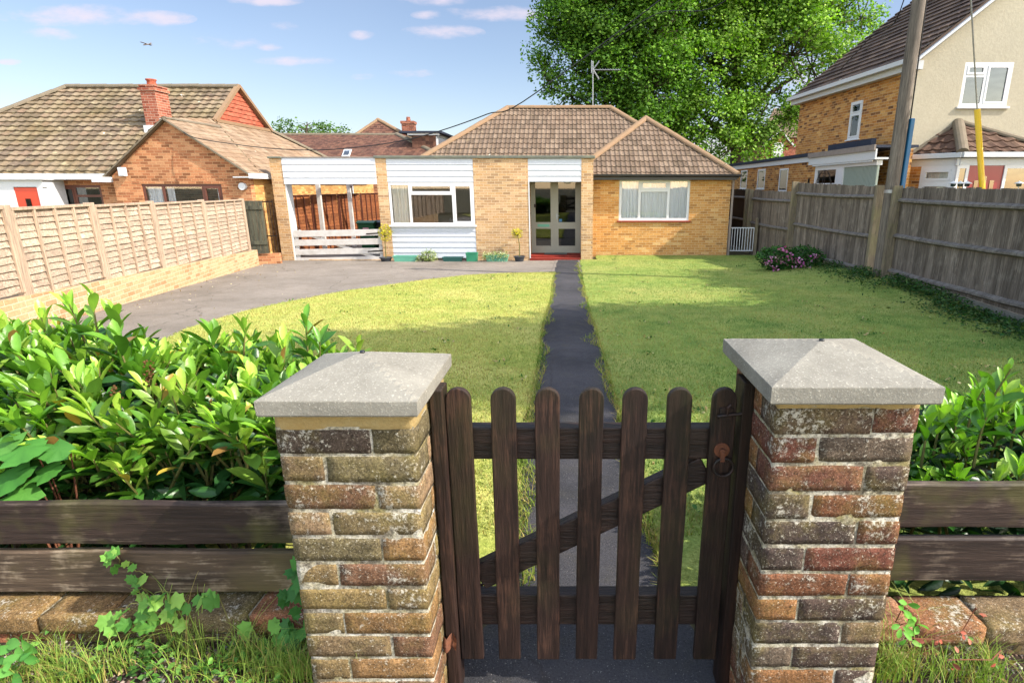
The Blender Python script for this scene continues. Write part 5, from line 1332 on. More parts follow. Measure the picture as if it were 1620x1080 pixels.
m = MB(); m.beam(P1+Vector((0, 0, -.06)), P2+Vector((0, 0, -.06)), .12, .12); m.beam(P2+Vector((-.0, 0.002, -.06)), P3+Vector((0, 0, -.06)), .12, .12); m.build('gutter', M['white'], rh, bevel=.01)
m = MB(); m.fbox(FP1, 0, L1, 0, .1, zpe-.3, zpe-.13); m.fbox(FP2, 0, L2, 0, .1, zpe-.3, zpe-.13); m.build('fascia', M['white'], rh)
pw0, pw1 = fs(FP1, 1456, 1.8, 0, L1), L1-.10
m = MB(); wall(m, FP1, 0, pw0, -.5, zpe-.3, [], .12); m.build('porch_wall', M['stock'], rh)
window(rh, FP1, pw0, pw1, .2, zpe-.3, [(1, [.78], [True, True])], M['upvc'], .09, 0, .09, curtain=[(.1, .9, 'blind', 0)], cfold=.01)
dd0, dd1 = fs(FP2, 1532, 1.8), fs(FP2, 1588, 1.8)
window(rh, FP2, 0.03, dd0, -.5, zpe-.3, [(1, [], False)], M['upvc'], .07, 0, .09, glass='glassd')
window(rh, FP2, dd1, dd1+.75, -.5, zpe-.3, [(1, [], False)], M['upvc'], .07, 0, .09, glass='glassd')
window(rh, FP2, dd1+.75, L2, -.5, zpe-.3, [(1, [.8], False)], M['upvc'], .07, 0, .09, curtain=[(.1, .9, 'blind', 0)])
m = MB(); m.fbox(FP2, dd0, dd1, .03, .08, -.5, zpe-.3); rdd = m.build('door', M['reddoor'], rh)
for k in range(3):
    w3 = (dd1-dd0); m = MB(); m.fbox(FP2, dd0+w3*(.22+.22*k), dd0+w3*(.34+.22*k), .018, .03, 1.15-.08*abs(k-1), 1.75-.1*abs(k-1)); m.build('glass', M['glassd'], rdd)
# distant house seen between the oak and the right house
dh = thing('distant_house', 'far brick house with a small white gabled dormer, half hidden by the oak', 'house', (14, 48, GZ))
a, b = at(1205, 237, 46).x, at(1300, 237, 46).x; zt_ = at(1240, 218, 46).z
m = MB(); m.box(a, b, 46, 54, GZ, zt_); m.build('wall', M['redb'], dh)
tiled('roof', [Vector((a-.3, 45.7, zt_)), Vector((b, 45.7, zt_)), Vector((b, 50, zt_+2.6)), Vector((a+2, 50, zt_+2.6))], M['tile'], dh, .4, .4, .01)
gx = at(1232, 225, 45.5).x; gz = at(1232, 206, 45.5).z; m = MB(); m.prism([(gx-1.1, 45.5, zt_-.6), (gx+1.1, 45.5, zt_-.6), (gx+1.1, 45.5, gz-1.1), (gx, 45.5, gz), (gx-1.1, 45.5, gz-1.1)], (0, 1.8, 0)); m.build('dormer', M['brown'], dh)
m = MB(); m.beam((gx-1.2, 45.4, gz-1.2), (gx, 45.4, gz), .1, .18, (0, -1, 0)); m.beam((gx+1.2, 45.4, gz-1.2), (gx, 45.4, gz), .1, .18, (0, -1, 0)); m.box(gx-.35, gx+.35, 45.42, 45.49, gz-2.1, gz-.9); m.build('bargeboard', M['white'], dh)

# ================================================================== FENCES
def ffrom(x0, y0, x1, y1): return Fr(x0, y0, math.degrees(math.atan2(y1-y0, x1-x0))), math.hypot(x1-x0, y1-y0)
def closeboard(label, P0, P1, ztop, rails, gb=0.1, posts=(0, 1), board=.085, dark=None):
    """P0 far end, P1 near end (so that inward, d>0, is the far side, right)."""
    fr, L = ffrom(P0[0], P0[1], P1[0], P1[1]); fr.n = -fr.n if fr.n.x < 0 else fr.n
    zb0, zb1 = g(*P0), g(*P1); Zt = lambda s: ztop[0]+(ztop[1]-ztop[0])*s/L; Zb = lambda s: zb0+(zb1-zb0)*s/L
    root = thing('board_fence', label, 'fence', (P0[0], P0[1], zb0), 'closeboard fences on the right boundary')
    m = MB(); n = int(L/board)
    for i in range(n):
        a = L*i/n; b = L*(i+1)/n; j = random.uniform(-.016, .014); t = .028
        c = random.uniform(0, 1); z0 = Zb(a)+gb; z1 = Zt((a+b)/2)+j
        Q = [fr.p(a-.012, .052, z0), fr.p(b-.004, .060-.0, z0), fr.p(b-.004, .082, z0), fr.p(a-.012, .066, z0)]
        T = [Vector((q.x, q.y, z1)) for q in Q]; tw = random.uniform(-.006, .006)
        T = [t_+fr.n*tw for t_ in T]
        m.mesh(Q+T, [(0, 3, 2, 1), (4, 5, 6, 7), (0, 1, 5, 4), (1, 2, 6, 5), (2, 3, 7, 6), (3, 0, 4, 7)], c)
    m.build('boards', dark or M['feather'], root)
    for (ra, rb) in rails:
        m = MB(); k = 10; V = []; F = []
        for i in range(k+1):
            s = L*i/k; z = ra+(rb-ra)*i/k - .02*math.sin(math.pi*i/k) + mnoise.noise(Vector((s*1.3, ra*5, 0)))*.012
            for (d, dz) in ((.050, .045), (-.012, .012), (-.012, -.018), (.050, -.045)): V.append(fr.p(s, d+mnoise.noise(Vector((s, ra, 7)))*.004, z+dz))
        for i in range(k):
            for j in range(4): F.append((i*4+j, i*4+(j+1) % 4, (i+1)*4+(j+1) % 4, (i+1)*4+j))
        F += [(0, 1, 2, 3), (k*4+3, k*4+2, k*4+1, k*4)]; m.mesh(V, F); m.build('rail', M['frail'], root)
    m = MB(); m.prism([fr.p(0, .055, zb0-.2), fr.p(L, .055, zb1-.2), fr.p(L, .055, zb1+gb-.01), fr.p(0, .055, zb0+gb-.01)], fr.n*.03); m.build('gravel_board', M['frail'] if gb < .12 else M['cap'], root)
    for t in posts:
        s = L*t; m = MB(); w = .048; z1 = Zt(s)+.03; ln = random.uniform(-.01, .015)
        m.fbox(fr, s-w, s+w, -.10, .049, Zb(s)-.3, z1); m.build('post', M['fpost'], root, bevel=.006)
    return root, fr, L
fenA = closeboard('weathered grey board fence right of the telegraph pole, the longest stretch', (6.12, 10.95), (5.66, 6.55), (1.49, 1.47), [(1.26, 1.26), (.60, .68), (-.06, .06)], .13, posts=(0.0, .985))
closeboard('weathered grey board fence at the right edge of the photo, beyond the near post', (5.64, 6.45), (5.45, 4.6), (1.44, 1.44), [(1.22, 1.22), (.66, .66), (.05, .05)], .13, posts=())
pB0, pB1 = (6.02, 15.75), (6.20, 11.75)
closeboard('board fence panel left of the telegraph pole behind the pink shrub', pB0, pB1, (1.60, 1.50), [(1.33, 1.30), (.52, .50), (-.20, -.18)], .12, posts=(0, 1))
closeboard('lower board fence panel between the white metal gate and the pink shrub', (5.95, 19.4), (6.02, 15.85), (1.38, 1.36), [(1.12, 1.12), (.35, .35)], .05, posts=(0.02,))
closeboard('dark board fence behind the white metal gate', (5.9, 26.5), (5.95, 19.5), (1.42, 1.40), [(1.15, 1.15), (.4, .4)], .05, posts=(.97,), dark=M['darkwood'])
# white metal gate
wg = thing('metal_gate', 'small white metal gate of upright bars beside the bungalow corner', 'gate', (5.4, 18.4, GZ))
a = at(1152, 398, 18.45); b = at(1190, 398, 18.45); zt_ = at(1170, 360, 18.45).z; zb_ = at(1170, 397, 18.45).z
for i in range(10):
    x = a.x+(b.x-a.x)*i/9; m = MB(); m.tube([(x, 18.45, zb_), (x, 18.45, zt_)], .012, 8); m.build('bar', M['upvc'], wg)
for z in (zb_+.01, zt_-.01): m = MB(); m.box(a.x, b.x, 18.435, 18.465, z-.015, z+.015); m.build('rail', M['upvc'], wg)
m = MB(); x = a.x-.07; m.box(x-.04, x+.04, 18.4, 18.5, GZ-.1, zt_+.25); tag(m.build('gate_post', M['greytrim'], bevel=.005), 'grey post at the bungalow corner carrying the white metal gate', 'post')
m = MB(); x = b.x+.07; m.box(x-.04, x+.04, 18.4, 18.5, GZ-.1, zt_+.3); tag(m.build('gate_post', M['fpost'], bevel=.005), 'brown wooden post on the fence side of the white metal gate', 'post')

# left boundary: low wall, overlap panels
WF = [(-6.55, 6.0), (-8.6, 15.55)]
lwf, LW = ffrom(*WF[0], *WF[1]);  # s from near to far; n points left (-x)
lw = thing('boundary_wall', 'low sunlit buff brick wall under the panel fence beside the driveway', 'low wall', (-7.6, 11, -.5))
m = MB(); k = 24
for i in range(k):
    a = LW*i/k; b = LW*(i+1)/k; za, zb2 = g(*lwf.p(a, 0, 0)[:2]), g(*lwf.p(b, 0, 0)[:2])
    m.mesh([lwf.p(a, 0, za-.2), lwf.p(b, 0, zb2-.2), lwf.p(b, 0, zb2+.42), lwf.p(a, 0, za+.42), lwf.p(a, .22, za-.2), lwf.p(b, .22, zb2-.2), lwf.p(b, .22, zb2+.42), lwf.p(a, .22, za+.42)], [(0, 1, 2, 3), (4, 7, 6, 5), (3, 2, 6, 7)] + ([(0, 3, 7, 4)] if i == 0 else []) + ([(1, 5, 6, 2)] if i == k-1 else []))
m.build('brickwork', M['lowall'], lw)
pf = thing('panel_fence', 'pale weathered overlap panel fence standing on the low wall left of the driveway', 'fence', (-7.6, 11, 0))
ps = [fs(lwf, px, .9, -2, 14, .1) for px in (14, 146, 240, 320, 383)]
zt_f = lambda s: 1.24-.10*s/LW
for i, s in enumerate(ps):
    m = MB(); zb = g(*lwf.p(s, 0, 0)[:2])+.36; m.fbox(lwf, s-.05, s+.05, .03, .13, zb, zt_f(s)+.06); m.build('post', M['overlapb'], pf, bevel=.005)
ps2 = [ps[0]-1.9]+ps
for (a, b) in zip(ps2, ps2[1:]):
    a += .05; b -= .05; m = MB(); zb = g(*lwf.p((a+b)/2, 0, 0)[:2])+.43; zt = zt_f((a+b)/2)
    nb = int((zt-zb)/.085); N = 16
    for k in range(nb):
        z0 = zb+(zt-zb)*k/nb; z1 = z0+(zt-zb)/nb+.02; V = []; F = []; c = random.uniform(0, 1); sd = random.uniform(0, 99)
        for i in range(N+1):
            s = a+(b-a)*i/N; w = mnoise.noise(Vector((s*3.5, sd, 0)))*.014; w2 = mnoise.noise(Vector((s*3.0, sd, 9)))*.008
            V += [lwf.p(s, .055+w2, z0+w), lwf.p(s, .078+w2, z1+w*.3), lwf.p(s, .086+w2, z1+w*.3), lwf.p(s, .066+w2, z0+w)]
        for i in range(N):
            for j in range(4): F.append((i*4+j, i*4+(j+1) % 4, (i+1)*4+(j+1) % 4, (i+1)*4+j))
        m.mesh(V, F, c)
    pn = m.build('panel', M['overlap'], pf)
    m = MB(); nb2 = 4
    for k in range(nb2+1):
        s = a+(b-a)*k/nb2; s = min(max(s, a+.02), b-.02); m.fbox(lwf, s-.018, s+.018, .032, .058, zb, zt)
    m.fbox(lwf, a, b, .028, .10, zt+.001, zt+.035); m.build('battens', M['overlapb'], pn)
# side gates at the end of the drive
F3 = Fr(at(384, 330, 15.8).x, 15.8, 15); 
m = MB(); sgx = [0, .50]; zb = GZ+.45
for k in range(5): m.fbox(F3, .10*k+.003, .10*(k+1)-.003, 0, .02, zb-.1, 1.13)
m.fbox(F3, 0, .5, -.03, 0, .9, 1.0); m.fbox(F3, 0, .5, -.03, 0, -.05, .05)
tag(m.build('side_gate', M['greygate']), 'dark grey green wooden panel at the far end of the left fence', 'gate')
m = MB(); m.fbox(F3, -.1, .75, .05, .25, GZ-.1, zb-.12); tag(m.build('boundary_wall', M['brown']), 'short shaded brown brick wall under the dark wooden panel', 'low wall')
ig = thing('iron_gate', 'black iron bar gate between the dark panel and the left carport pier', 'gate', (-8.9, 16.9, GZ))
gx0_, gx1_ = at(412, 360, 16.9).x, at(436, 360, 16.9).x
for i in range(6): m = MB(); x = gx0_+(gx1_-gx0_)*i/5; m.tube([(x, 16.9, GZ+.1), (x, 16.9, 1.13)], .010, 6); m.build('bar', M['iron'], ig)
for z in (GZ+.2, .1, 1.08): m = MB(); m.box(gx0_, gx1_, 16.88, 16.92, z-.015, z+.015); m.build('rail', M['iron'], ig)
m = MB(); m.box(gx0_-.08, gx0_-.01, 16.85, 16.95, GZ, 1.2); tag(m.build('gate_post', M['greygate'], bevel=.004), 'grey green post between the dark wooden panel and the iron gate', 'post')
# red brown panels behind the carport along the boundary
rf, LRf = ffrom(-8.72, 17.3, -8.05, 27.0)
pf2 = thing('panel_fence', 'orange brown overlap panels behind the carport', 'fence', (-8.4, 22, GZ)); k = 0; s = 0
while s < LRf-.2:
    a, b = s+.05, min(s+1.83, LRf); m = MB(); zb, zt = GZ+.05, 1.22; nb = 17
    for q in range(nb):
        z0 = zb+(zt-zb)*q/nb; z1 = z0+(zt-zb)/nb+.015; c = random.uniform(0, 1); V = []; F = []; sd = random.uniform(0, 9)
        for i in range(7):
            ss = a+(b-a)*i/6; w = mnoise.noise(Vector((ss*3.5, sd, 0)))*.012; V += [rf.p(ss, .0, z0+w), rf.p(ss, .02, z1+w), rf.p(ss, .03, z1+w), rf.p(ss, .012, z0+w)]
        for i in range(6):
            for j in range(4): F.append((i*4+j, i*4+(j+1) % 4, (i+1)*4+(j+1) % 4, (i+1)*4+j))
        m.mesh(V, F, c)
    pn = m.build('panel', M['redpanel'], pf2); m = MB()
    for q in range(5): ss = a+(b-a)*q/4; m.fbox(rf, ss-.018, ss+.018, -.03, -.004, zb, zt)
    m.fbox(rf, a, b, -.03, .03, zt+.001, zt+.03); m.build('battens', M['brownframe'], pn); s += 1.88
m = MB()
for q in range(22): x = -8.0+q*.13; m.box(x, x+.124, 26.0, 26.02, GZ, 1.15+random.uniform(-.01, .01), random.uniform(0, 1))
m.box(-8, -5.2, 25.95, 26, .9, 1.0); m.box(-8, -5.2, 25.95, 26, .0, .1); tag(m.build('board_fence', M['darkwood']), 'dark brown board fence closing the back of the carport', 'fence')

# ================================================================== POLE, CABLES
pole = thing('telegraph_pole', 'tall grey brown wooden telegraph pole standing between the board fences', 'pole', (6.0, 11.3, -.4))
pb = at(1391, 437, 11.2); pb.z = -.45; m = MB(); pts = []; rs_ = []
for i in range(26): z = -.45+9.4*i/25; pts.append((pb.x+.0006*math.sin(i), 11.2, z)); rs_.append(.128-.030*i/25)
m.tube(pts, rs_, 20); m.build('shaft', M['pole'], pole, smooth=True)
bz0, bz1 = at(1420, 296, 11.2).z, at(1430, 188, 11.2).z
m = MB(); m.box(pb.x+.122, pb.x+.20, 11.10, 11.24, bz0-.5, bz1); m.build('cable_guard', M['blueg'], pole, bevel=.02)
m = MB(); m.tube([(pb.x+.14, 11.17, bz1), (pb.x+.12, 11.17, bz1+2), (pb.x+.11, 11.17, 8.8)], .014, 6); m.build('riser_cable', M['cable'], pole)
m = MB(); m.tube([(pb.x+.0, 11.2, at(1405, 303, 11.1).z-.03), (pb.x+.0, 11.2, at(1405, 303, 11.1).z+.03)], .130, 20); m.build('band', M['steel'], pole)
m = MB(); m.beam((pb.x-.4, 11.2, 8.6), (pb.x+.4, 11.2, 8.6), .08, .08)
for x in (-.35, -.15, .15, .35): m.lathe((pb.x+x, 11.2, 8.64), [(.03, 0), (.035, .05), (.02, .1)], 8)
m.build('crossarm', M['pole'], pole)
PT_ = Vector((pb.x-.2, 11.15, 8.7))
def cable(name, pts, r, label, mat='cable', cat='cable', grp='overhead cables'):
    P = [Vector(p) for p in pts]; out = []
    for i in range(len(P)-1):
        p0 = P[max(i-1, 0)]; p1 = P[i]; p2 = P[i+1]; p3 = P[min(i+2, len(P)-1)]
        for k in range(8):
            t = k/8; out.append(.5*((2*p1)+(p2-p0)*t+(2*p0-5*p1+4*p2-p3)*t*t+(3*p1-p0-3*p2+p3)*t**3))
    out.append(P[-1]); m = MB(); m.tube(out, r, 6); return tag(m.build(name, M[mat], smooth=True), label, cat, grp)
cab = [at(283, 203, 16.45), at(305, 217, 16.2), at(361, 227, 15.9), at(430, 235, 15.5), at(500, 237.5, 15.0), at(575, 232, 14.5), at(640, 222, 14.0), at(700, 206, 13.6), at(770, 181, 13.1), at(848, 147, 12.6)]
cable('overhead_cable', cab+[Vector((3.4, 11.9, 6.2)), PT_], .011, 'black cable sagging across the sky from the left gable to the telegraph pole')
cable('overhead_cable', [PT_+Vector((.1, .1, 0)), at(1430, 0, 13), at(1375, 62, 16.5), at(1290, 150, 24), at(1210, 225, 34)], .012, 'thin wire running from the pole past the edge of the oak crown')
cable('overhead_cable', [PT_+Vector((-.1, .05, 0)), at(1165, -12, 15), at(1040, 22, 18), at(960, 70, 23), at(905, 105, 30)], .012, 'thin wire crossing in front of the upper oak leaves')
gb_ = at(1555, 312, 12.0); gt_ = at(1546, 173, 12.0); top_ = at(1536, 0, 11.8)
m = MB(); m.tube([gb_-Vector((0, 0, 1.0)), gb_, gt_], .055, 12); 
yg_ = thing('stay_wire', 'thin pale stay wire with a yellow plastic guard in front of the red door', 'stay wire', (gb_.x, gb_.y, gb_.z-1.0))
m.build('guard', M['yellowg'], yg_, smooth=True); m = MB(); m.tube([gt_, top_, top_+(top_-gt_)*.35+Vector((-.1, 0, 0))], .016, 6); m.build('wire', M['steel'], yg_)
# garden things seen over the fence
ac = at(1302, 297, 16.4); m = MB()
for ph in (0, math.pi/3, 2*math.pi/3):
    m.tube([(ac.x+.24*math.cos(t)*math.cos(ph), 16.4+.24*math.cos(t)*math.sin(ph), ac.z-.15+.62*math.sin(t)) for t in np.linspace(0, math.pi, 17)], .009, 5)
m.tube([(ac.x, 16.4, ac.z-1.8), (ac.x, 16.4, ac.z-.15)], .02, 6); tag(m.build('wire_dome', M['iron']), 'thin black wire garden dome showing above the fence by the garage', 'garden arch')
for i, (px, dsc) in enumerate(((1508, 'leftmost'), (1519, 'middle'), (1530, 'rightmost'), (1612, 'the one by the right edge'))):
    p = at(px, 292, 11.6); r = thing('garden_lantern', {0: 'white garden lantern above the fence, leftmost of the trio near the yellow guard', 1: 'white garden lantern above the fence, middle one of the trio near the yellow guard', 2: 'white garden lantern above the fence, rightmost of the trio near the yellow guard', 3: 'white garden lantern above the fence at the right edge of the photo'}[i], 'lantern', (p.x, 11.6, p.z-1.2), 'white lanterns behind the fence')
    m = MB(); m.tube([(p.x, 11.6, p.z-1.2), (p.x, 11.6, p.z-.03)], .008, 6); m.build('stake', M['steel'], r)
    m = MB(); m.lathe((p.x, 11.6, p.z-.04), [(.040, 0), (.050, .07), (.046, .074)], 10); m.build('lamp_body', M['glassd'], r); m = MB(); m.lathe((p.x, 11.6, p.z+.016), [(.085, 0), (.072, .016), (.016, .04), (.006, .055)], 12); m.build('lamp_cap', M['white'], r, smooth=True)
# aeroplane
pl_ = at(232, 71, 420); m = MB(); m.tube([pl_+Vector((-2.6, 0, -.3)), pl_+Vector((-1.5, 0, 0)), pl_+Vector((2.2, 0, .3)), pl_+Vector((3.2, 0, .4))], [.12, .42, .32, .08], 8)
m.prism([pl_+Vector(v) for v in ((-.9, -5, .5), (.1, -5, .6), (.6, 5, .6), (-.9, 5, .5))], (0, 0, .12)); m.prism([pl_+Vector(v) for v in ((2.4, -1.5, .45), (3.1, -1.5, .45), (3.1, 1.5, .45), (2.4, 1.5, .45))], (0, 0, .08)); m.prism([pl_+Vector(v) for v in ((2.3, 0, .4), (3.2, 0, .4), (3.4, 0, 1.5), (3.0, 0, 1.5))], (0, .1, 0))
tag(m.build('aeroplane', M['greytrim']), 'tiny light aeroplane high in the sky above the left roof', 'aeroplane')
# ------------------------------------------------------------------ laurel hedges
def shoots(P, D, H, nl, leafL, young, old, root, name='foliage', bright=1.0):
    """P bases, D directions, H lengths: upright shoots of laurel leaves"""
    LP = []; LD = []; LS = []; LC = []; LR = []; st = MB()
    yc = np.array([lin(c)[:3] for c in young]); oc = np.array([lin(c)[:3] for c in old])
    for p, d, h in zip(P, D, H):
        p = Vector(p); d = Vector(d).normalized(); a = d.orthogonal().normalized(); b = d.cross(a)
        n = int(nl*random.uniform(.8, 1.25)); ph = random.uniform(0, 6.28); ci = yc[random.randrange(len(yc))]*random.uniform(.8, 1.2)
        bend = Vector((random.uniform(-.15, .15), random.uniform(-.15, .15), 0))*h
        for k in range(n):
            t = (k+.5)/n; an = ph+k*2.4; q = p+d*h*(.12+.88*t)+bend*t*t
            out = a*math.cos(an)+b*math.sin(an); el = (.55+.95*t)
            dr = (out*math.cos(el)+d*math.sin(el)); dr = (dr+Vector((random.gauss(0, .13), random.gauss(0, .13), random.gauss(0, .13)))).normalized()
            sz = leafL*(1.08-.5*t**2.2)*random.uniform(.62, 1.15)*(.75 if t < .12 else 1)
            LP.append(q); LD.append(dr); LS.append(sz); LR.append(random.gauss(0, .35))
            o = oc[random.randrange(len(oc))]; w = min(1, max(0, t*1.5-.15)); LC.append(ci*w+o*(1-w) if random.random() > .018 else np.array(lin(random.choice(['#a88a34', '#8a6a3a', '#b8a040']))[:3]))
        st.tube([p-d*h*.6, p, p+d*h*.5+bend*.25, p+d*h+bend], [.006, .005, .004, .002], 5)
    LP = np.array([tuple(v) for v in LP]); LD = np.array([tuple(v) for v in LD])
    rot = basis(LD, roll=np.array(LR)); sc = np.array(LS)
    V, F, C = inst(LV, LT, rot, LP, sc, icol=np.array(LC)*bright)
    # midrib a little paler
    k = len(LV); mid = np.isclose(LV[:, 1], 0); C = C.reshape(-1, k, 3); C[:, mid] *= 1.18; C = C.reshape(-1, 3)
    npmesh(name, V, F, M['leaf'], root, org=wloc(root), col=C, smooth=True)
    st.build('stems', M['twig'], root)
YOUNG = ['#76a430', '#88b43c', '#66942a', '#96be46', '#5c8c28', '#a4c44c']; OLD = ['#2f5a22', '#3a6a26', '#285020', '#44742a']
hl = thing('laurel_hedge', 'dense bright green laurel hedge behind the left plank fence', 'hedge', (-1.9, 2.2, 0))
P = []; D = []; H = []
topz = lambda px: {0: 500, 60: 512, 140: 500, 200: 530, 260: 545, 330: 540, 400: 545, 470: 540, 520: 545, 560: 560}
def hedge_top(x, y):
    # height of the hedge surface: taller and bulging at the left
    return .53 + .27*sst(1.6, 2.15, y) + .10*sst(-1.5, -2.3, x) + .075*mnoise.noise(Vector((x*2.3, y*2.3, 0))) - .14*sst(2.3, 3.0, y)
for _ in range(1500):
    x = random.uniform(-3.3, -.64); y = random.uniform(1.77, 2.95)
    px = proj((x, y, .9))[0]
    if px > 535+random.uniform(-20, 10) or px < -90: continue
    z = hedge_top(x, y); h = random.uniform(.16, .30)
    if len(P) < 330:
        P.append((x, y, z-h*random.uniform(.95, 1.2))); D.append((random.gauss(0, .24), random.gauss(-.10, .24), 1)); H.append(h)
for _ in range(90):                    # side shoots on the face towards the road
    x = random.uniform(-3.0, -.74); z = random.uniform(.54, .70); P.append((x, 1.78+random.uniform(0, .1), z-.08)); D.append((random.gauss(0, .35), random.gauss(-.25, .12), .9)); H.append(random.uniform(.12, .19))
for (px, py, Y, hh) in ((140, 456, 2.35, .30), (118, 470, 2.4, .2), (60, 495, 2.4, .22), (15, 500, 2.3, .22), (178, 490, 2.3, .2), (190, 528, 2.2, .16), (375, 508, 2.5, .2), (480, 505, 2.5, .22), (440, 540, 2.3, .18), (332, 525, 2.5, .14), (558, 545, 2.6, .16), (500, 535, 2.4, .17)):
    t = at(px, py, Y); P.append((t.x, Y, t.z-hh)); D.append((random.gauss(0, .07), random.gauss(0, .05), 1)); H.append(hh*.94)
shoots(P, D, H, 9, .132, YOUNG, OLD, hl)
# older dark leaves filling the inside
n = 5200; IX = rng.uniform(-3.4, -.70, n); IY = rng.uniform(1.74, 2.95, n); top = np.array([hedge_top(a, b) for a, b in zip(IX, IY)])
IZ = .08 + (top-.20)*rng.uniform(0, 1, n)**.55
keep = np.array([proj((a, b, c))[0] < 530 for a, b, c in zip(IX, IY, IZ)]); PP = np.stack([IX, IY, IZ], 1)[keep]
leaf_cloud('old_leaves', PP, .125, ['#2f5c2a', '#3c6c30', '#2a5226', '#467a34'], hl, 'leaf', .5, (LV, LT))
m = MB()
for _ in range(110):
    x = random.uniform(-3.2, -1.15); y = random.uniform(1.75, 2.8); m.tube([(x, y, 0), (x+random.uniform(-.1, .1), y+random.uniform(-.1, .1), .3), (x+random.uniform(-.2, .2), y+random.uniform(-.2, .2), hedge_top(x, y)-.24)], [.014, .010, .006], 5)
m.build('branches', M['bark'], hl)
# brown flower spikes standing in the hedge
for (px, py, Y) in ((232, 570, 2.1), (236, 600, 2.08), (180, 612, 2.0), (283, 600, 2.1), (165, 640, 1.95)):
    m = MB(); pts_ = []; t = at(px, py, Y); m.tube([t-Vector((0, 0, .16)), t], [.004, .0015], 5)
    for k in range(60): z = random.random(); pts_.append((t.x+random.gauss(0, .010), Y+random.gauss(0, .010), t.z-.14*z))
    fl = m.build('flower_spike', M['twig'], hl)
    PPs = np.array(pts_); V, F, C = inst(IV, IF, np.tile(np.eye(3), (len(PPs), 1, 1)), PPs, rng.uniform(.003, .006, len(PPs)), icol=np.tile(np.array(lin('#6a4a2a')[:3]), (len(PPs), 1)))
    npmesh('seed_head', V, F, M['leafm'], fl, org=wloc(fl), col=C)

hr = thing('laurel_shrub', 'smaller bright green laurel shrub behind the right plank fence', 'shrub', (1.9, 2.0, 0))
P = []; D = []; H = []
for _ in range(900):
    x = random.uniform(.86, 2.6); y = random.uniform(1.72, 2.35)
    px = proj((x, y, .8))[0]
    if px > 1720: continue
    t = (px-1440)/150; z = .50 + .20*sst(-.1, 1.1, t)*sst(1.6, 2.0, y) + .04*mnoise.noise(Vector((x*3, y*3, 4))); h = random.uniform(.11, .18)
    if len(P) < 150: P.append((x, y, z-h)); D.append((random.gauss(0, .3), random.gauss(-.15, .25), 1)); H.append(h)
for (px, py, Y, hh) in ((1577, 575, 1.95, .22), (1545, 607, 1.95, .18), (1600, 615, 1.95, .2), (1490, 650, 1.9, .16), (1520, 640, 1.9, .16), (1470, 665, 1.85, .13), (1560, 640, 1.8, .15), (1612, 650, 1.9, .15)):
    t = at(px, py, Y); P.append((t.x, Y, t.z-hh)); D.append((random.gauss(0, .05), 0, 1)); H.append(hh*.95)
shoots(P, D, H, 9, .112, YOUNG, OLD, hr)
n = 1500; IX = rng.uniform(.86, 2.6, n); IY = rng.uniform(1.70, 2.4, n); IZ = rng.uniform(.05, .55, n)
leaf_cloud('old_leaves', np.stack([IX, IY, IZ], 1), .10, ['#1f4420', '#2a5224', '#1c3c1c'], hr, 'leaf', .5, (LV, LT))

# sycamore seedling with broad lobed leaves at the left
sy = thing('sycamore_sapling', 'young sycamore with broad lobed dark leaves low in the left hedge', 'sapling', (-1.75, 1.62, 0))
pos = []; m = MB(); base = Vector((-1.72, 1.66, 0))
for (px, py, Y, s) in ((50, 695, 1.72, .14), (62, 770, 1.68, .12), (18, 740, 1.70, .14), (5, 690, 1.74, .13), (110, 700, 1.74, .10), (22, 785, 1.68, .10), (75, 735, 1.72, .10), (-25, 750, 1.7, .14)):
    t = at(px, py, Y); pos.append((t, s)); m.tube([base+Vector((0, 0, .1)), base.lerp(t, .5)+Vector((0, .03, .1)), t], [.006, .004, .002], 5)
m.build('stem', M['rust'], sy)
d = np.array([(random.uniform(-1, 1), -.9, -.25) for _ in pos]); rot = basis(d, ups=np.array([(random.uniform(-.2, .2), -.7, .9) for _ in pos]))
C0 = np.array([lin(c)[:3] for c in ['#4a8434', '#568f3a', '#427a30', '#5c9440', '#447a32', '#609844', '#4a8434', '#528a38']])
V, F, C = inst(PV, PT, rot, np.array([tuple(p[0]) for p in pos]), np.array([p[1] for p in pos]), icol=C0); npmesh('leaves', V, F, M['leafm'], sy, org=wloc(sy), col=C)

# ivy and weeds on the verge
def ivy(name, label, cat, pixels, Yf, size, cols, tm=(PV, PT), stemmat='twig', up=(0, -.8, .6), grp=None):
    P = []
    for (px, py, *r) in pixels: t = at(px, py, r[0] if r else Yf); P.append(t)
    root = thing(name, label, cat, (P[0].x, P[0].y, min(p.z for p in P)), grp)
    m = MB(); 
    for a, b in zip(P, P[1:]):
        if (a-b).length < .22: m.tube([a+Vector((0, .004, 0)), (a+b)/2+Vector((random.uniform(-.01, .01), .003, random.uniform(-.01, .01))), b+Vector((0, .004, 0))], .0018, 4)
    m.tube([P[0], P[0]+Vector((0, .01, -.02))], .002, 4); m.build('stem', M[stemmat], root)
    Q = np.array([tuple(p+Vector((random.gauss(0, .006), -.006-random.random()*.012, random.gauss(0, .006)))) for p in P for _ in range(2)])
    d = np.stack([rng.uniform(-1, 1, len(Q)), rng.uniform(-.7, .1, len(Q)), rng.uniform(-.6, .6, len(Q))], 1)
    rot = basis(d, ups=np.tile(np.array(up), (len(Q), 1))+rng.normal(0, .25, (len(Q), 3)))
    pal = np.array([lin(c)[:3] for c in cols]); V, F, C = inst(tm[0], tm[1], rot, Q, size*rng.uniform(.6, 1.2, len(Q)), icol=pal[rng.integers(0, len(pal), len(Q))])
    npmesh('leaves', V, F, M['leafm'], root, org=wloc(root), col=C); return root
IVC = ['#5c8f38', '#6c9c40', '#4c7e32', '#82aa4c']
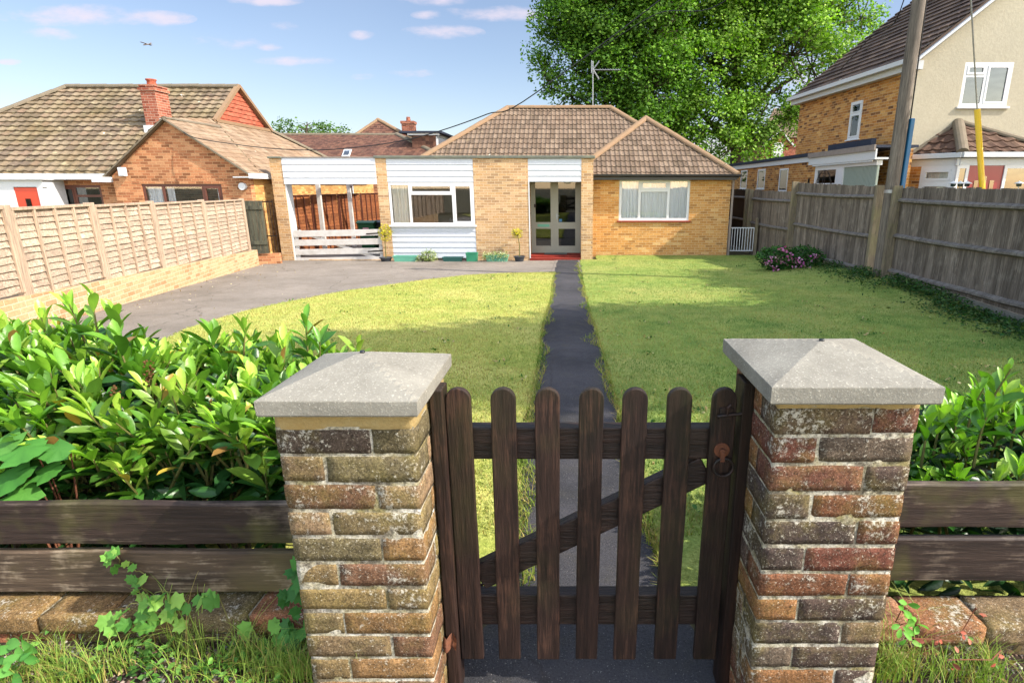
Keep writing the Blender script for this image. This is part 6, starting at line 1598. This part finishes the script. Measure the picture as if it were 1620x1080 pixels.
ivy('ivy_strand', 'thin ivy strand climbing up the middle of the left lower plank', 'ivy', [(236, 945), (222, 930), (226, 908), (214, 905), (208, 890), (186, 896), (183, 880), (192, 868)], 1.53, .035, IVC, grp='ivy on the left')
ivy('ivy_strand', 'ivy trailing over the bricks of the left low wall beside the climbing strand', 'ivy', [(200, 960), (225, 955), (240, 945), (258, 935), (276, 938), (290, 950), (285, 975), (262, 960), (250, 975), (236, 975), (208, 985), (184, 985)], 1.445, .045, IVC, grp='ivy on the left')
ivy('ivy_strand', 'ivy spreading on the low wall near the left pillar', 'ivy', [(320, 945), (335, 938), (345, 945), (372, 1020), (395, 1000), (415, 1012), (400, 1030), (430, 985), (440, 1005), (450, 1030)], 1.44, .045, IVC, grp='ivy on the left')
ivy('ivy_strand', 'dark ivy in the corner between left pillar and plank fence', 'ivy', [(462, 890), (470, 910), (458, 928), (466, 945), (474, 965), (462, 980), (478, 990), (470, 1010), (482, 1000), (468, 1030)], 1.42, .05, ['#3f7436', '#4c8238', '#386630'], grp='ivy on the left')
ivy('broadleaf_weed', 'broad leaved weed in the lower left corner of the verge', 'weed', [(10, 1010, 1.34), (30, 1015, 1.34), (45, 1000, 1.35), (40, 1030, 1.33), (20, 1040, 1.32), (50, 1022, 1.33), (25, 1062, 1.3)], 1.34, .05, ['#4f8a3a', '#5f9844'], (LV*np.array([1, 1.6, 1]), LT))
ivy('willow_weed', 'leafy weed with reddish dead leaves beside the right pillar', 'weed', [(1436, 1005, 1.36), (1438, 985, 1.37), (1430, 970, 1.37), (1426, 958, 1.38), (1442, 975, 1.37), (1448, 982, 1.37), (1424, 990, 1.36), (1418, 985, 1.36), (1432, 950, 1.38)], 1.37, .032, ['#6aa83a', '#84bd4a', '#5c9834'], (LV*np.array([1, 1.5, 1]), LT), 'rust')
ivy('red_weed', 'small reddish stemmed weeds in the gravel by the right wall', 'weed', [(1545, 962, 1.38), (1520, 1005, 1.35), (1528, 998, 1.35), (1480, 1010, 1.34), (1510, 1015, 1.34), (1440, 1010, 1.34), (1585, 1030, 1.33), (1570, 1045, 1.3), (1500, 1045, 1.3)], 1.36, .022, ['#b8604a', '#c9806a', '#8a4a3a', '#7aa04a'], (LV*np.array([1, 1.6, 1]), LT), 'rust')
q = at(712, 1012, 1.36); m = MB(); V = []; F = []
for i in range(7):
    for j in range(5):
        u, v = i/6*2-1, j/4*2-1; V.append((q.x+u*.022, q.y-.01+v*.008+.01*math.sin(u*5), q.z+v*.022*(1-abs(u)*.5)+.006*math.sin(v*6+u*3)))
for i in range(6):
    for j in range(4): F.append((i*5+j, (i+1)*5+j, (i+1)*5+j+1, i*5+j+1))
m.mesh(V, F); tag(m.build('dead_leaf', M['rust'], smooth=True), 'curled brown dead leaf caught at the foot of the left gate post', 'leaf')

# ------------------------------------------------------------------ shrubs by the right fence
def shrub(name, label, cat, blobs, n, size, cols, grp=None, tm=None, stems=8):
    root = thing(name, label, cat, (blobs[0][0], blobs[0][1], g(blobs[0][0], blobs[0][1])), grp); P = []
    w = np.array([b[3]*b[4]*b[5] for b in blobs]); w = w/w.sum()
    for b, k in zip(blobs, (w*n).astype(int)):
        q = rng.normal(size=(k, 3)); q /= np.linalg.norm(q, axis=1)[:, None]; r = rng.uniform(.35, 1, k)**.5
        bump = np.array([1+.28*mnoise.noise(Vector(tuple(v*2.2+b[0]))) for v in q]); P.append(q*(r*bump)[:, None]*np.array(b[3:6])+np.array(b[:3]))
    P = np.concatenate(P); gz = np.array([g(a, c) for a, c in P[:, :2]]); P = P[P[:, 2] > gz+.01]
    leaf_cloud('foliage', P, size, cols, root, tmpl=tm)
    m = MB()
    for _ in range(stems):
        b = random.choice(blobs); x, y = b[0]+random.uniform(-.3, .3)*b[3], b[1]+random.uniform(-.3, .3)*b[4]
        m.tube([(x, y, g(x, y)-.05), (x+random.uniform(-.1, .1), y, b[2]), (x+random.uniform(-.4, .4)*b[3], y+random.uniform(-.4, .4)*b[4], b[2]+b[5]*.6)], [.02, .013, .005], 5)
    m.build('stems', M['bark'], root); return root
c1 = gnd(1250, 428); c2 = gnd(1285, 405)
sb1 = shrub('pink_shrub', 'low spreading shrub with pink blossom clusters on the lawn edge', 'flowering shrub', [(c1.x-.25, c1.y+.25, g(c1.x, c1.y)+.25, .48, .40, .32), (c1.x+.40, c1.y+.3, g(c1.x, c1.y)+.24, .50, .4, .32)], 3800, .075, ['#2c5a22', '#3a6a2a', '#234a1e', '#4a7a34'])
FP = []
for (px, py) in ((1218, 410), (1226, 408), (1214, 418), (1238, 395), (1244, 398), (1232, 412), (1240, 414), (1250, 405), (1262, 416), (1258, 413), (1266, 412), (1270, 420), (1280, 413), (1288, 404), (1291, 407), (1228, 427), (1245, 410), (1276, 425), (1255, 423), (1212, 415), (1223, 420)):
    t = at(px, py, c1.y-.10+random.uniform(-.05, .1))
    for _ in range(9): FP.append((t.x+random.gauss(0, .045), t.y+random.gauss(0, .04), t.z+random.gauss(0, .035)))
leaf_cloud('blossom', np.array(FP), .055, ['#c878a8', '#d890b8', '#b8609a', '#e0a8c8'], sb1, 'petal', .3, (PV, PT))
shrub('evergreen_shrub', 'dark green bushy shrub behind the pink blossom against the fence', 'shrub', [(c2.x+.0, c2.y+.9, g(c2.x, c2.y)+.5, .78, .5, .42), (c2.x+.35, c2.y+.8, g(c2.x, c2.y)+.35, .6, .45, .4)], 5200, .07, ['#28551e', '#356626', '#1f451a', '#4a7c30'])
c3 = gnd(1205, 398); shrub('evergreen_shrub', 'small dark weedy bush between the white gate and the pink shrub', 'shrub', [(c3.x+.25, c3.y-.5, g(c3.x, c3.y)+.2, .35, .5, .30), (c3.x+.5, c3.y-.9, g(c3.x, c3.y)+.45, .14, .14, .5)], 1500, .06, ['#2c5a22', '#3a6a2a', '#234a1e'])
P = []
for _ in range(9000):
    y = random.uniform(5.2, 13.2); x = fenceX(y)-.05-abs(random.gauss(0, .36)); k = mnoise.noise(Vector((x*1.6, y*1.2, 3)))
    if k < -.22+.25*sst(8, 6, y): continue
    P.append((x, y, g(x, y)+.02+random.random()*.16*(1 if y > 8 else .6)))
leaf_cloud('ground_ivy', np.array(P), .05, ['#2a4f20', '#36602a', '#223f1a', '#4a6a30', '#5a6a34'], None, tmpl=(SV, ST_)); bpy.data.objects['ground_ivy']['kind'] = 'stuff'; bpy.data.objects['ground_ivy']['label'] = 'dark ivy and weeds creeping along the foot of the right fence'; bpy.data.objects['ground_ivy']['category'] = 'ground ivy'

# planted troughs and potted shrubs
yl, yr = YF-.32, YF-.30
round_pot(611.5, 407, 419, 8.5, yl, 'yellow leaved standard shrub in a dark pot at the second carport pier', (609, 369, 11), 620, 1.35, ['#c9b81e', '#d8c82c', '#a8a41e', '#e0d23c'])
round_pot(822, 405, 418, 8.5, yl, 'thin yellow leaved standard shrub in a dark pot left of the doorway', (818, 369, 10), 330, .85, ['#c9b81e', '#d8c82c', '#b0ac24', '#e0d23c'])
r_, cx, cy, zt, w, d = TR[4]
n = 900; leaf_cloud('trailing_leaves', np.stack([rng.uniform(cx-w*1.25, cx+w*.95, n), cy-.09+rng.normal(0, .07, n), zt-.01+rng.normal(.0, .055, n)-.12*np.maximum(0, rng.normal(-.3, .5, n))], 1), .045, ['#9aa860', '#c9cf9a', '#6e8a44', '#d8dcb4'], r_)
vx = at(677, 410, YF-.38); shrub('variegated_plant', 'bushy variegated plant between the pale green and the dark teal trough', 'plant', [(vx.x+.02, YF-.36, GZ+.17, .26, .2, .19), (vx.x-.22, YF-.4, GZ+.10, .14, .12, .12)], 900, .05, ['#8a9c50', '#b8c488', '#5f7a38', '#ccd2a0'])
# weeds at the iron gate foot and drive edges
wx = gnd(433, 408); shrub('wall_weed', 'small green weeds at the foot of the iron gate', 'weed', [(wx.x+.1, 16.7, GZ+.12, .2, .12, .14)], 300, .05, ['#4a8a30', '#5c9a3c'], stems=2)
P = []
for _ in range(260):
    t = random.random(); 
    if t < .5: x = random.uniform(-8.5, .2); y = YF-.1-abs(random.gauss(0, .12))
    else:
        y = random.uniform(6.5, 16.5); x = wallX(y)+abs(random.gauss(0, .5))
    P.append((x, y, g(x, y)+.012))
for _ in range(70): y = random.uniform(7, 16); x = random.uniform(wallX(y)+.2, -1.5); P.append((x, y, g(x, y)+.012))
leaf_cloud('fallen_leaves', np.array([p for p in P if not (p[1] < YD and p[0] > lawnXl(p[1])-.1)]), .03, ['#c9b48c', '#a58a5c', '#8a6a44', '#ddd0b0'], None, up=1.0); o = bpy.data.objects['fallen_leaves']; o['kind'] = 'stuff'; o['label'] = 'pale fallen leaves scattered over the driveway'; o['category'] = 'leaves'

# litter and small weeds on the verge
n = 260; VP = np.array([(random.uniform(-2.1, -.74) if random.random() < .65 else random.uniform(.84, 1.9), random.uniform(1.2, 1.43), 0) for _ in range(n)]); VP[:, 2] = [g(a, b)+.012 for a, b in VP[:, :2]]
leaf_cloud('verge_litter', VP, .028, ['#8a6a44', '#6e5238', '#a58a5c', '#5a4430', '#b09a70'], None, up=1.0); o = bpy.data.objects['verge_litter']; o['kind'] = 'stuff'; o['label'] = 'brown dead leaves and litter lying on the gravelly verge'; o['category'] = 'leaf litter'
WPn = np.array([(random.uniform(-2.0, -.76), random.uniform(1.24, 1.44)) for _ in range(34)]); WW = []
for (x, y) in WPn:
    for _ in range(random.randint(8, 22)): WW.append((x+random.gauss(0, .022), y+random.gauss(0, .018), g(x, y)+random.uniform(.004, .05)))
leaf_cloud('verge_weeds', np.array(WW), .026, ['#4c7a30', '#5c8c38', '#6e9c44', '#426a2a'], None, up=.6); o = bpy.data.objects['verge_weeds']; o['kind'] = 'stuff'; o['label'] = 'tangle of tiny leafy green weeds low on the left verge'; o['category'] = 'weeds'
# clover, daisies and flat weeds in the lawns
DW = []
for _ in range(240):
    y = 2.2*(15/2.2)**random.random(); left = random.random() < .45
    x = random.uniform(lawnXl(y), pl(y)) if left else random.uniform(lawnXr0(y), fenceX(y)-.2)
    if left and y > YD: continue
    for _ in range(random.randint(3, 12)): DW.append((x+random.gauss(0, .04), y+random.gauss(0, .04), g(x, y)+.045))
leaf_cloud('lawn_weeds', np.array(DW), .035, ['#48702c', '#567e34', '#3c6226', '#c8b888', '#b8a070'], None, up=1.0); o = bpy.data.objects['lawn_weeds']; o['kind'] = 'stuff'; o['label'] = 'flat dark green weeds and dry leaves scattered in the lawns'; o['category'] = 'weeds'

# ------------------------------------------------------------------ trees
def tree(label, base, trunk, blobs, nclump, per, clump_r, leaf, cols, grp, r0=.35, name='oak_tree', cat='tree', seed=1, branches=26, gap=.0, kinddark=.0, twigs=True):
    rs = random.Random(seed); root = thing(name, label, cat, base, grp)
    bk = MB(); T = [Vector(p) for p in trunk]; n = len(T)
    bk.tube([T[0]-Vector((0, 0, .3))]+T, [r0*1.35]+[r0*(1-.75*i/(n-1)) for i in range(n)], 12)
    C = []; w = [b[3]*b[4]*b[5] for b in blobs]
    for _ in range(nclump):
        b = rs.choices(blobs, w)[0]; q = Vector((rs.gauss(0, 1), rs.gauss(0, 1), rs.gauss(0, 1))).normalized()*(rs.uniform(.25, 1)**.45)
        C.append((Vector((b[0]+q.x*b[3], b[1]+q.y*b[4], b[2]+q.z*b[5])), clump_r*rs.uniform(.55, 1.25), rs.uniform(.62, 1.25)))
    # limbs: from the trunk to blob centres, then to clumps
    limbs = []
    for b in blobs:
        e = Vector(b[:3]); k = min(n-2, max(1, int((n-1)*min(.95, max(.25, (e.z-T[0].z-1.2)/(T[-1].z-T[0].z)*.75))))); s = T[k]
        mid = s.lerp(e, .5)+Vector((rs.uniform(-.5, .5), rs.uniform(-.5, .5), rs.uniform(-.2, .9))); pts = [s, s.lerp(mid, .6), mid, mid.lerp(e, .5)+Vector((rs.uniform(-.3, .3), 0, .2)), e]
        rr = r0*.42; bk.tube(pts, [rr, rr*.8, rr*.62, rr*.42, rr*.25], 8); limbs += [(p, rr*f) for p, f in zip(pts[1:], (.8, .62, .42, .25))]
    for (c, r, _) in (C if twigs else C[::3]):
        s, rr = min(limbs, key=lambda l: (l[0]-c).length); m_ = s.lerp(c, .5)+Vector((rs.uniform(-.3, .3), rs.uniform(-.3, .3), rs.uniform(-.3, .3)))
        bk.tube([s, m_, c], [min(.07, rr*.6), .04, .012], 5)
    bk.build('trunk', M['bark'], root, smooth=True)
    P = []; B = []; OUT = []
    for (c, r, b) in C:
        k = int(per*(r/clump_r)**2); q = np.clip(rng.normal(size=(k, 3)), -1.7, 1.7)*np.array([.5, .5, .30])*r; q[:, 2] -= .12*(q[:, 0]**2+q[:, 1]**2)/r
        P.append(q+np.array(tuple(c))); B.append(np.full(k, b)); OUT.append(q/r)
    P = np.concatenate(P); B = np.concatenate(B)
    d = rng.normal(size=(len(P), 3)); d[:, 2] = d[:, 2]*.5-.1; OUT = np.concatenate(OUT)*1.2+np.array([0, -.15, .75])+rng.normal(0, .38, (len(P), 3)); rot = basis(d, ups=OUT)
    pal = np.array([lin(c)[:3] for c in cols]); ic = pal[rng.integers(0, len(pal), len(P))]*B[:, None]
    tv = np.array([(0, 0, 0), (.5, .32, .05), (1, 0, -.10), (.5, -.32, .05)]); tf = np.array([(0, 1, 2, 3)])
    V, F, Cc = inst(tv, tf, rot, P, leaf*rng.uniform(.6, 1.3, len(P)), icol=ic)
    npmesh('crown', V, F, M['oakleaf'], root, org=base, col=Cc); return root
def blob(px, py, Y, r, rx=1.0, ry=.8, rz=1.0): p = at(px, py, Y); return (p.x, p.y, p.z, r*rx, r*ry*1.1, r*rz)
OC = ['#6f9834', '#7faa3a', '#92ba46', '#62882e', '#a4c854']
t1 = [(at(1170, 262, 36).x, 36, GZ), at(1166, 240, 36), at(1165, 190, 36), at(1164, 140, 36), at(1166, 90, 36), at(1160, 30, 36), at(1158, -40, 36)]
tree('great oak with a tall straight trunk behind the right side of the bungalow', (at(1170, 262, 36).x, 36, GZ), t1,
     [blob(1150, 10, 35, 3.6), blob(1240, 10, 35, 3.2), blob(1080, 40, 35, 3.4), blob(1320, 25, 36, 2.6, 1.1, .8, .8), blob(1362, 30, 36, 1.4, 1.1, .8, .8), blob(1250, 90, 34, 3.2, 1.2), blob(1325, 92, 35, 1.9, 1.1, .8, .7), blob(1130, 110, 34, 3.2), blob(1060, 150, 35, 2.4), blob(1215, 165, 35, 2.6), blob(1120, 195, 34, 2.6), blob(1075, 200, 35, 2.0), blob(1245, 190, 35, 1.5), blob(1200, 225, 34, 1.4, 1, .8, .6), blob(1160, 232, 34, 1.2), blob(1110, -60, 35, 4.2), blob(1230, -70, 35, 4.0), blob(1310, -50, 36, 3), blob(1150, -150, 36, 4.5)],
     820, 175, .95, .195, OC, 'big broadleaf trees behind the bungalow', .46, seed=5)
t2 = [(at(985, 250, 33).x, 33, GZ), at(982, 210, 33), at(980, 165, 33), at(977, 120, 33), at(970, 60, 33), at(975, 0, 33)]
tree('broad dark green tree behind the ridge and aerial of the bungalow', (at(985, 250, 33).x, 33, GZ), t2,
     [blob(925, 60, 32, 2.6), blob(905, 110, 32, 2.1), blob(890, 155, 32, 1.2, 1.2, .8, .6), blob(960, 20, 32, 3.0), blob(975, 110, 32, 2.7), blob(1030, 60, 32, 2.8), blob(1030, 140, 32, 2.4), blob(895, 30, 33, 1.7), blob(870, 140, 32, .9, 1.4, .8, .6), blob(955, 165, 32, 1.9, 1, .8, .7), blob(1000, -50, 32, 3.4), blob(930, -30, 33, 2.6), blob(1060, 190, 33, 1.9), blob(1020, 195, 33, 1.6)],
     540, 175, .85, .175, ['#587f2b', '#669230', '#4a7226', '#7eaa3a'], 'big broadleaf trees behind the bungalow', .33, seed=9)
for i, (px, py, Y, r, lb) in enumerate(((455, 210, 60, 2.2, 'leftmost of the far green tree tops above the rear roof'), (500, 212, 62, 2.4, 'far green tree top right of the bare tree'), (1090, 245, 44, 4, 'dark tree low behind the wing roof'), (1175, 262, 50, 3.5, 'dark leafy tree behind the flat extension roof'), (705, 238, 50, 1.6, 'small far bush beside the dormer'))):
    p = at(px, py, Y); tree(lb, (p.x, Y, GZ), [(p.x, Y, GZ), (p.x, Y, p.z*.5), (p.x, Y, p.z)], [(p.x, Y, p.z-r*.2, r*1.5, r, r*.7), (p.x+r, Y, p.z-r*.5, r, r, r*.6), (p.x-r, Y, p.z-r*.6, r, r, r*.5)], 60, 60, 1.0, .3, ['#5a7c34', '#66883a', '#4c6e2c'], 'far trees', .2, name='far_tree', seed=20+i, twigs=False)
bt = at(485, 210, 58); root = thing('bare_tree', 'thin leafless tree top standing above the rear roof', 'tree', (bt.x, 58, GZ)); m = MB(); m.tube([(bt.x, 58, GZ), (bt.x, 58, bt.z), at(486, 193, 58)], [.2, .1, .04], 6); m.build('trunk', M['bark'], root)
m = MB()
for (a, b) in (((485, 208), (472, 201)), ((486, 204), (499, 200)), ((486, 200), (478, 195)), ((485, 206), (495, 207)), ((486, 203), (474, 206)), ((486, 198), (492, 194))): m.tube([at(*a, 58), at(*b, 58)], [.05, .02], 5)
m.build('branches', M['bark'], root)
# trees just outside the frame on the right: their shade falls on the lawn, path and drive
def shade_tree(label, x, y, blobs, n, per, seed):
    return tree(label, (x, y, 0), [(x, y, 0), (x, y, 2), (x+.1, y, 4), (x, y, 6.0)], blobs, n, per, .75, .2, OC, 'trees outside the frame on the right', .2, seed=seed, twigs=False, name='garden_tree')
# shade: ground point (gx, gy) is shaded by a crown at height h: (gx + h*ax, gy + h*ay)
AX, AY = SUN_DIR.x/SUN_DIR.z, SUN_DIR.y/SUN_DIR.z
def sh(gx, gy, h, r, sx=1.0, sy=1.0, sz=.6): return (gx+(h+.35)*AX, gy+(h+.35)*AY, h, r*sx, r*sy, r*sz)
_r = random.Random(11); B1 = []
for gx in (.6, 1.6, 2.7, 3.8, 5.0):
    for gy in (4.2, 5.2, 6.2, 7.2, 8.1):
        if gx < 1 and gy < 4.5: continue
        B1.append(sh(gx+_r.uniform(-.3, .3), gy+_r.uniform(-.25, .25)-(.35 if gy > 8 else 0), 5.6+(5-gx)*.3+_r.uniform(-.3, .3), _r.uniform(.62, .85)))
B1 += [sh(-.4, 6.2, 7.4, .95, 1.1, .9), sh(-.6, 5.2, 7.0, .9), sh(-1.7, 5.7, 7.6, .85, 1.3, .8), sh(-2.7, 5.4, 7.8, .7, 1.4, .7)]
shade_tree('dense garden tree beyond the right fence nearest the road', 10.0, 3.6, B1, 480, 105, 3)
shade_tree('garden tree beyond the right fence beside the rendered house', 11.0, 7.0,
    [sh(4.2, 9.3, 6.0, 1.2), sh(5.4, 9.6, 5.4, 1.0), sh(5.2, 11.0, 5.2, 1.4), sh(4.5, 12.6, 5.2, 1.3), sh(3.9, 11.0, 6.0, .9)], 130, 120, 4)
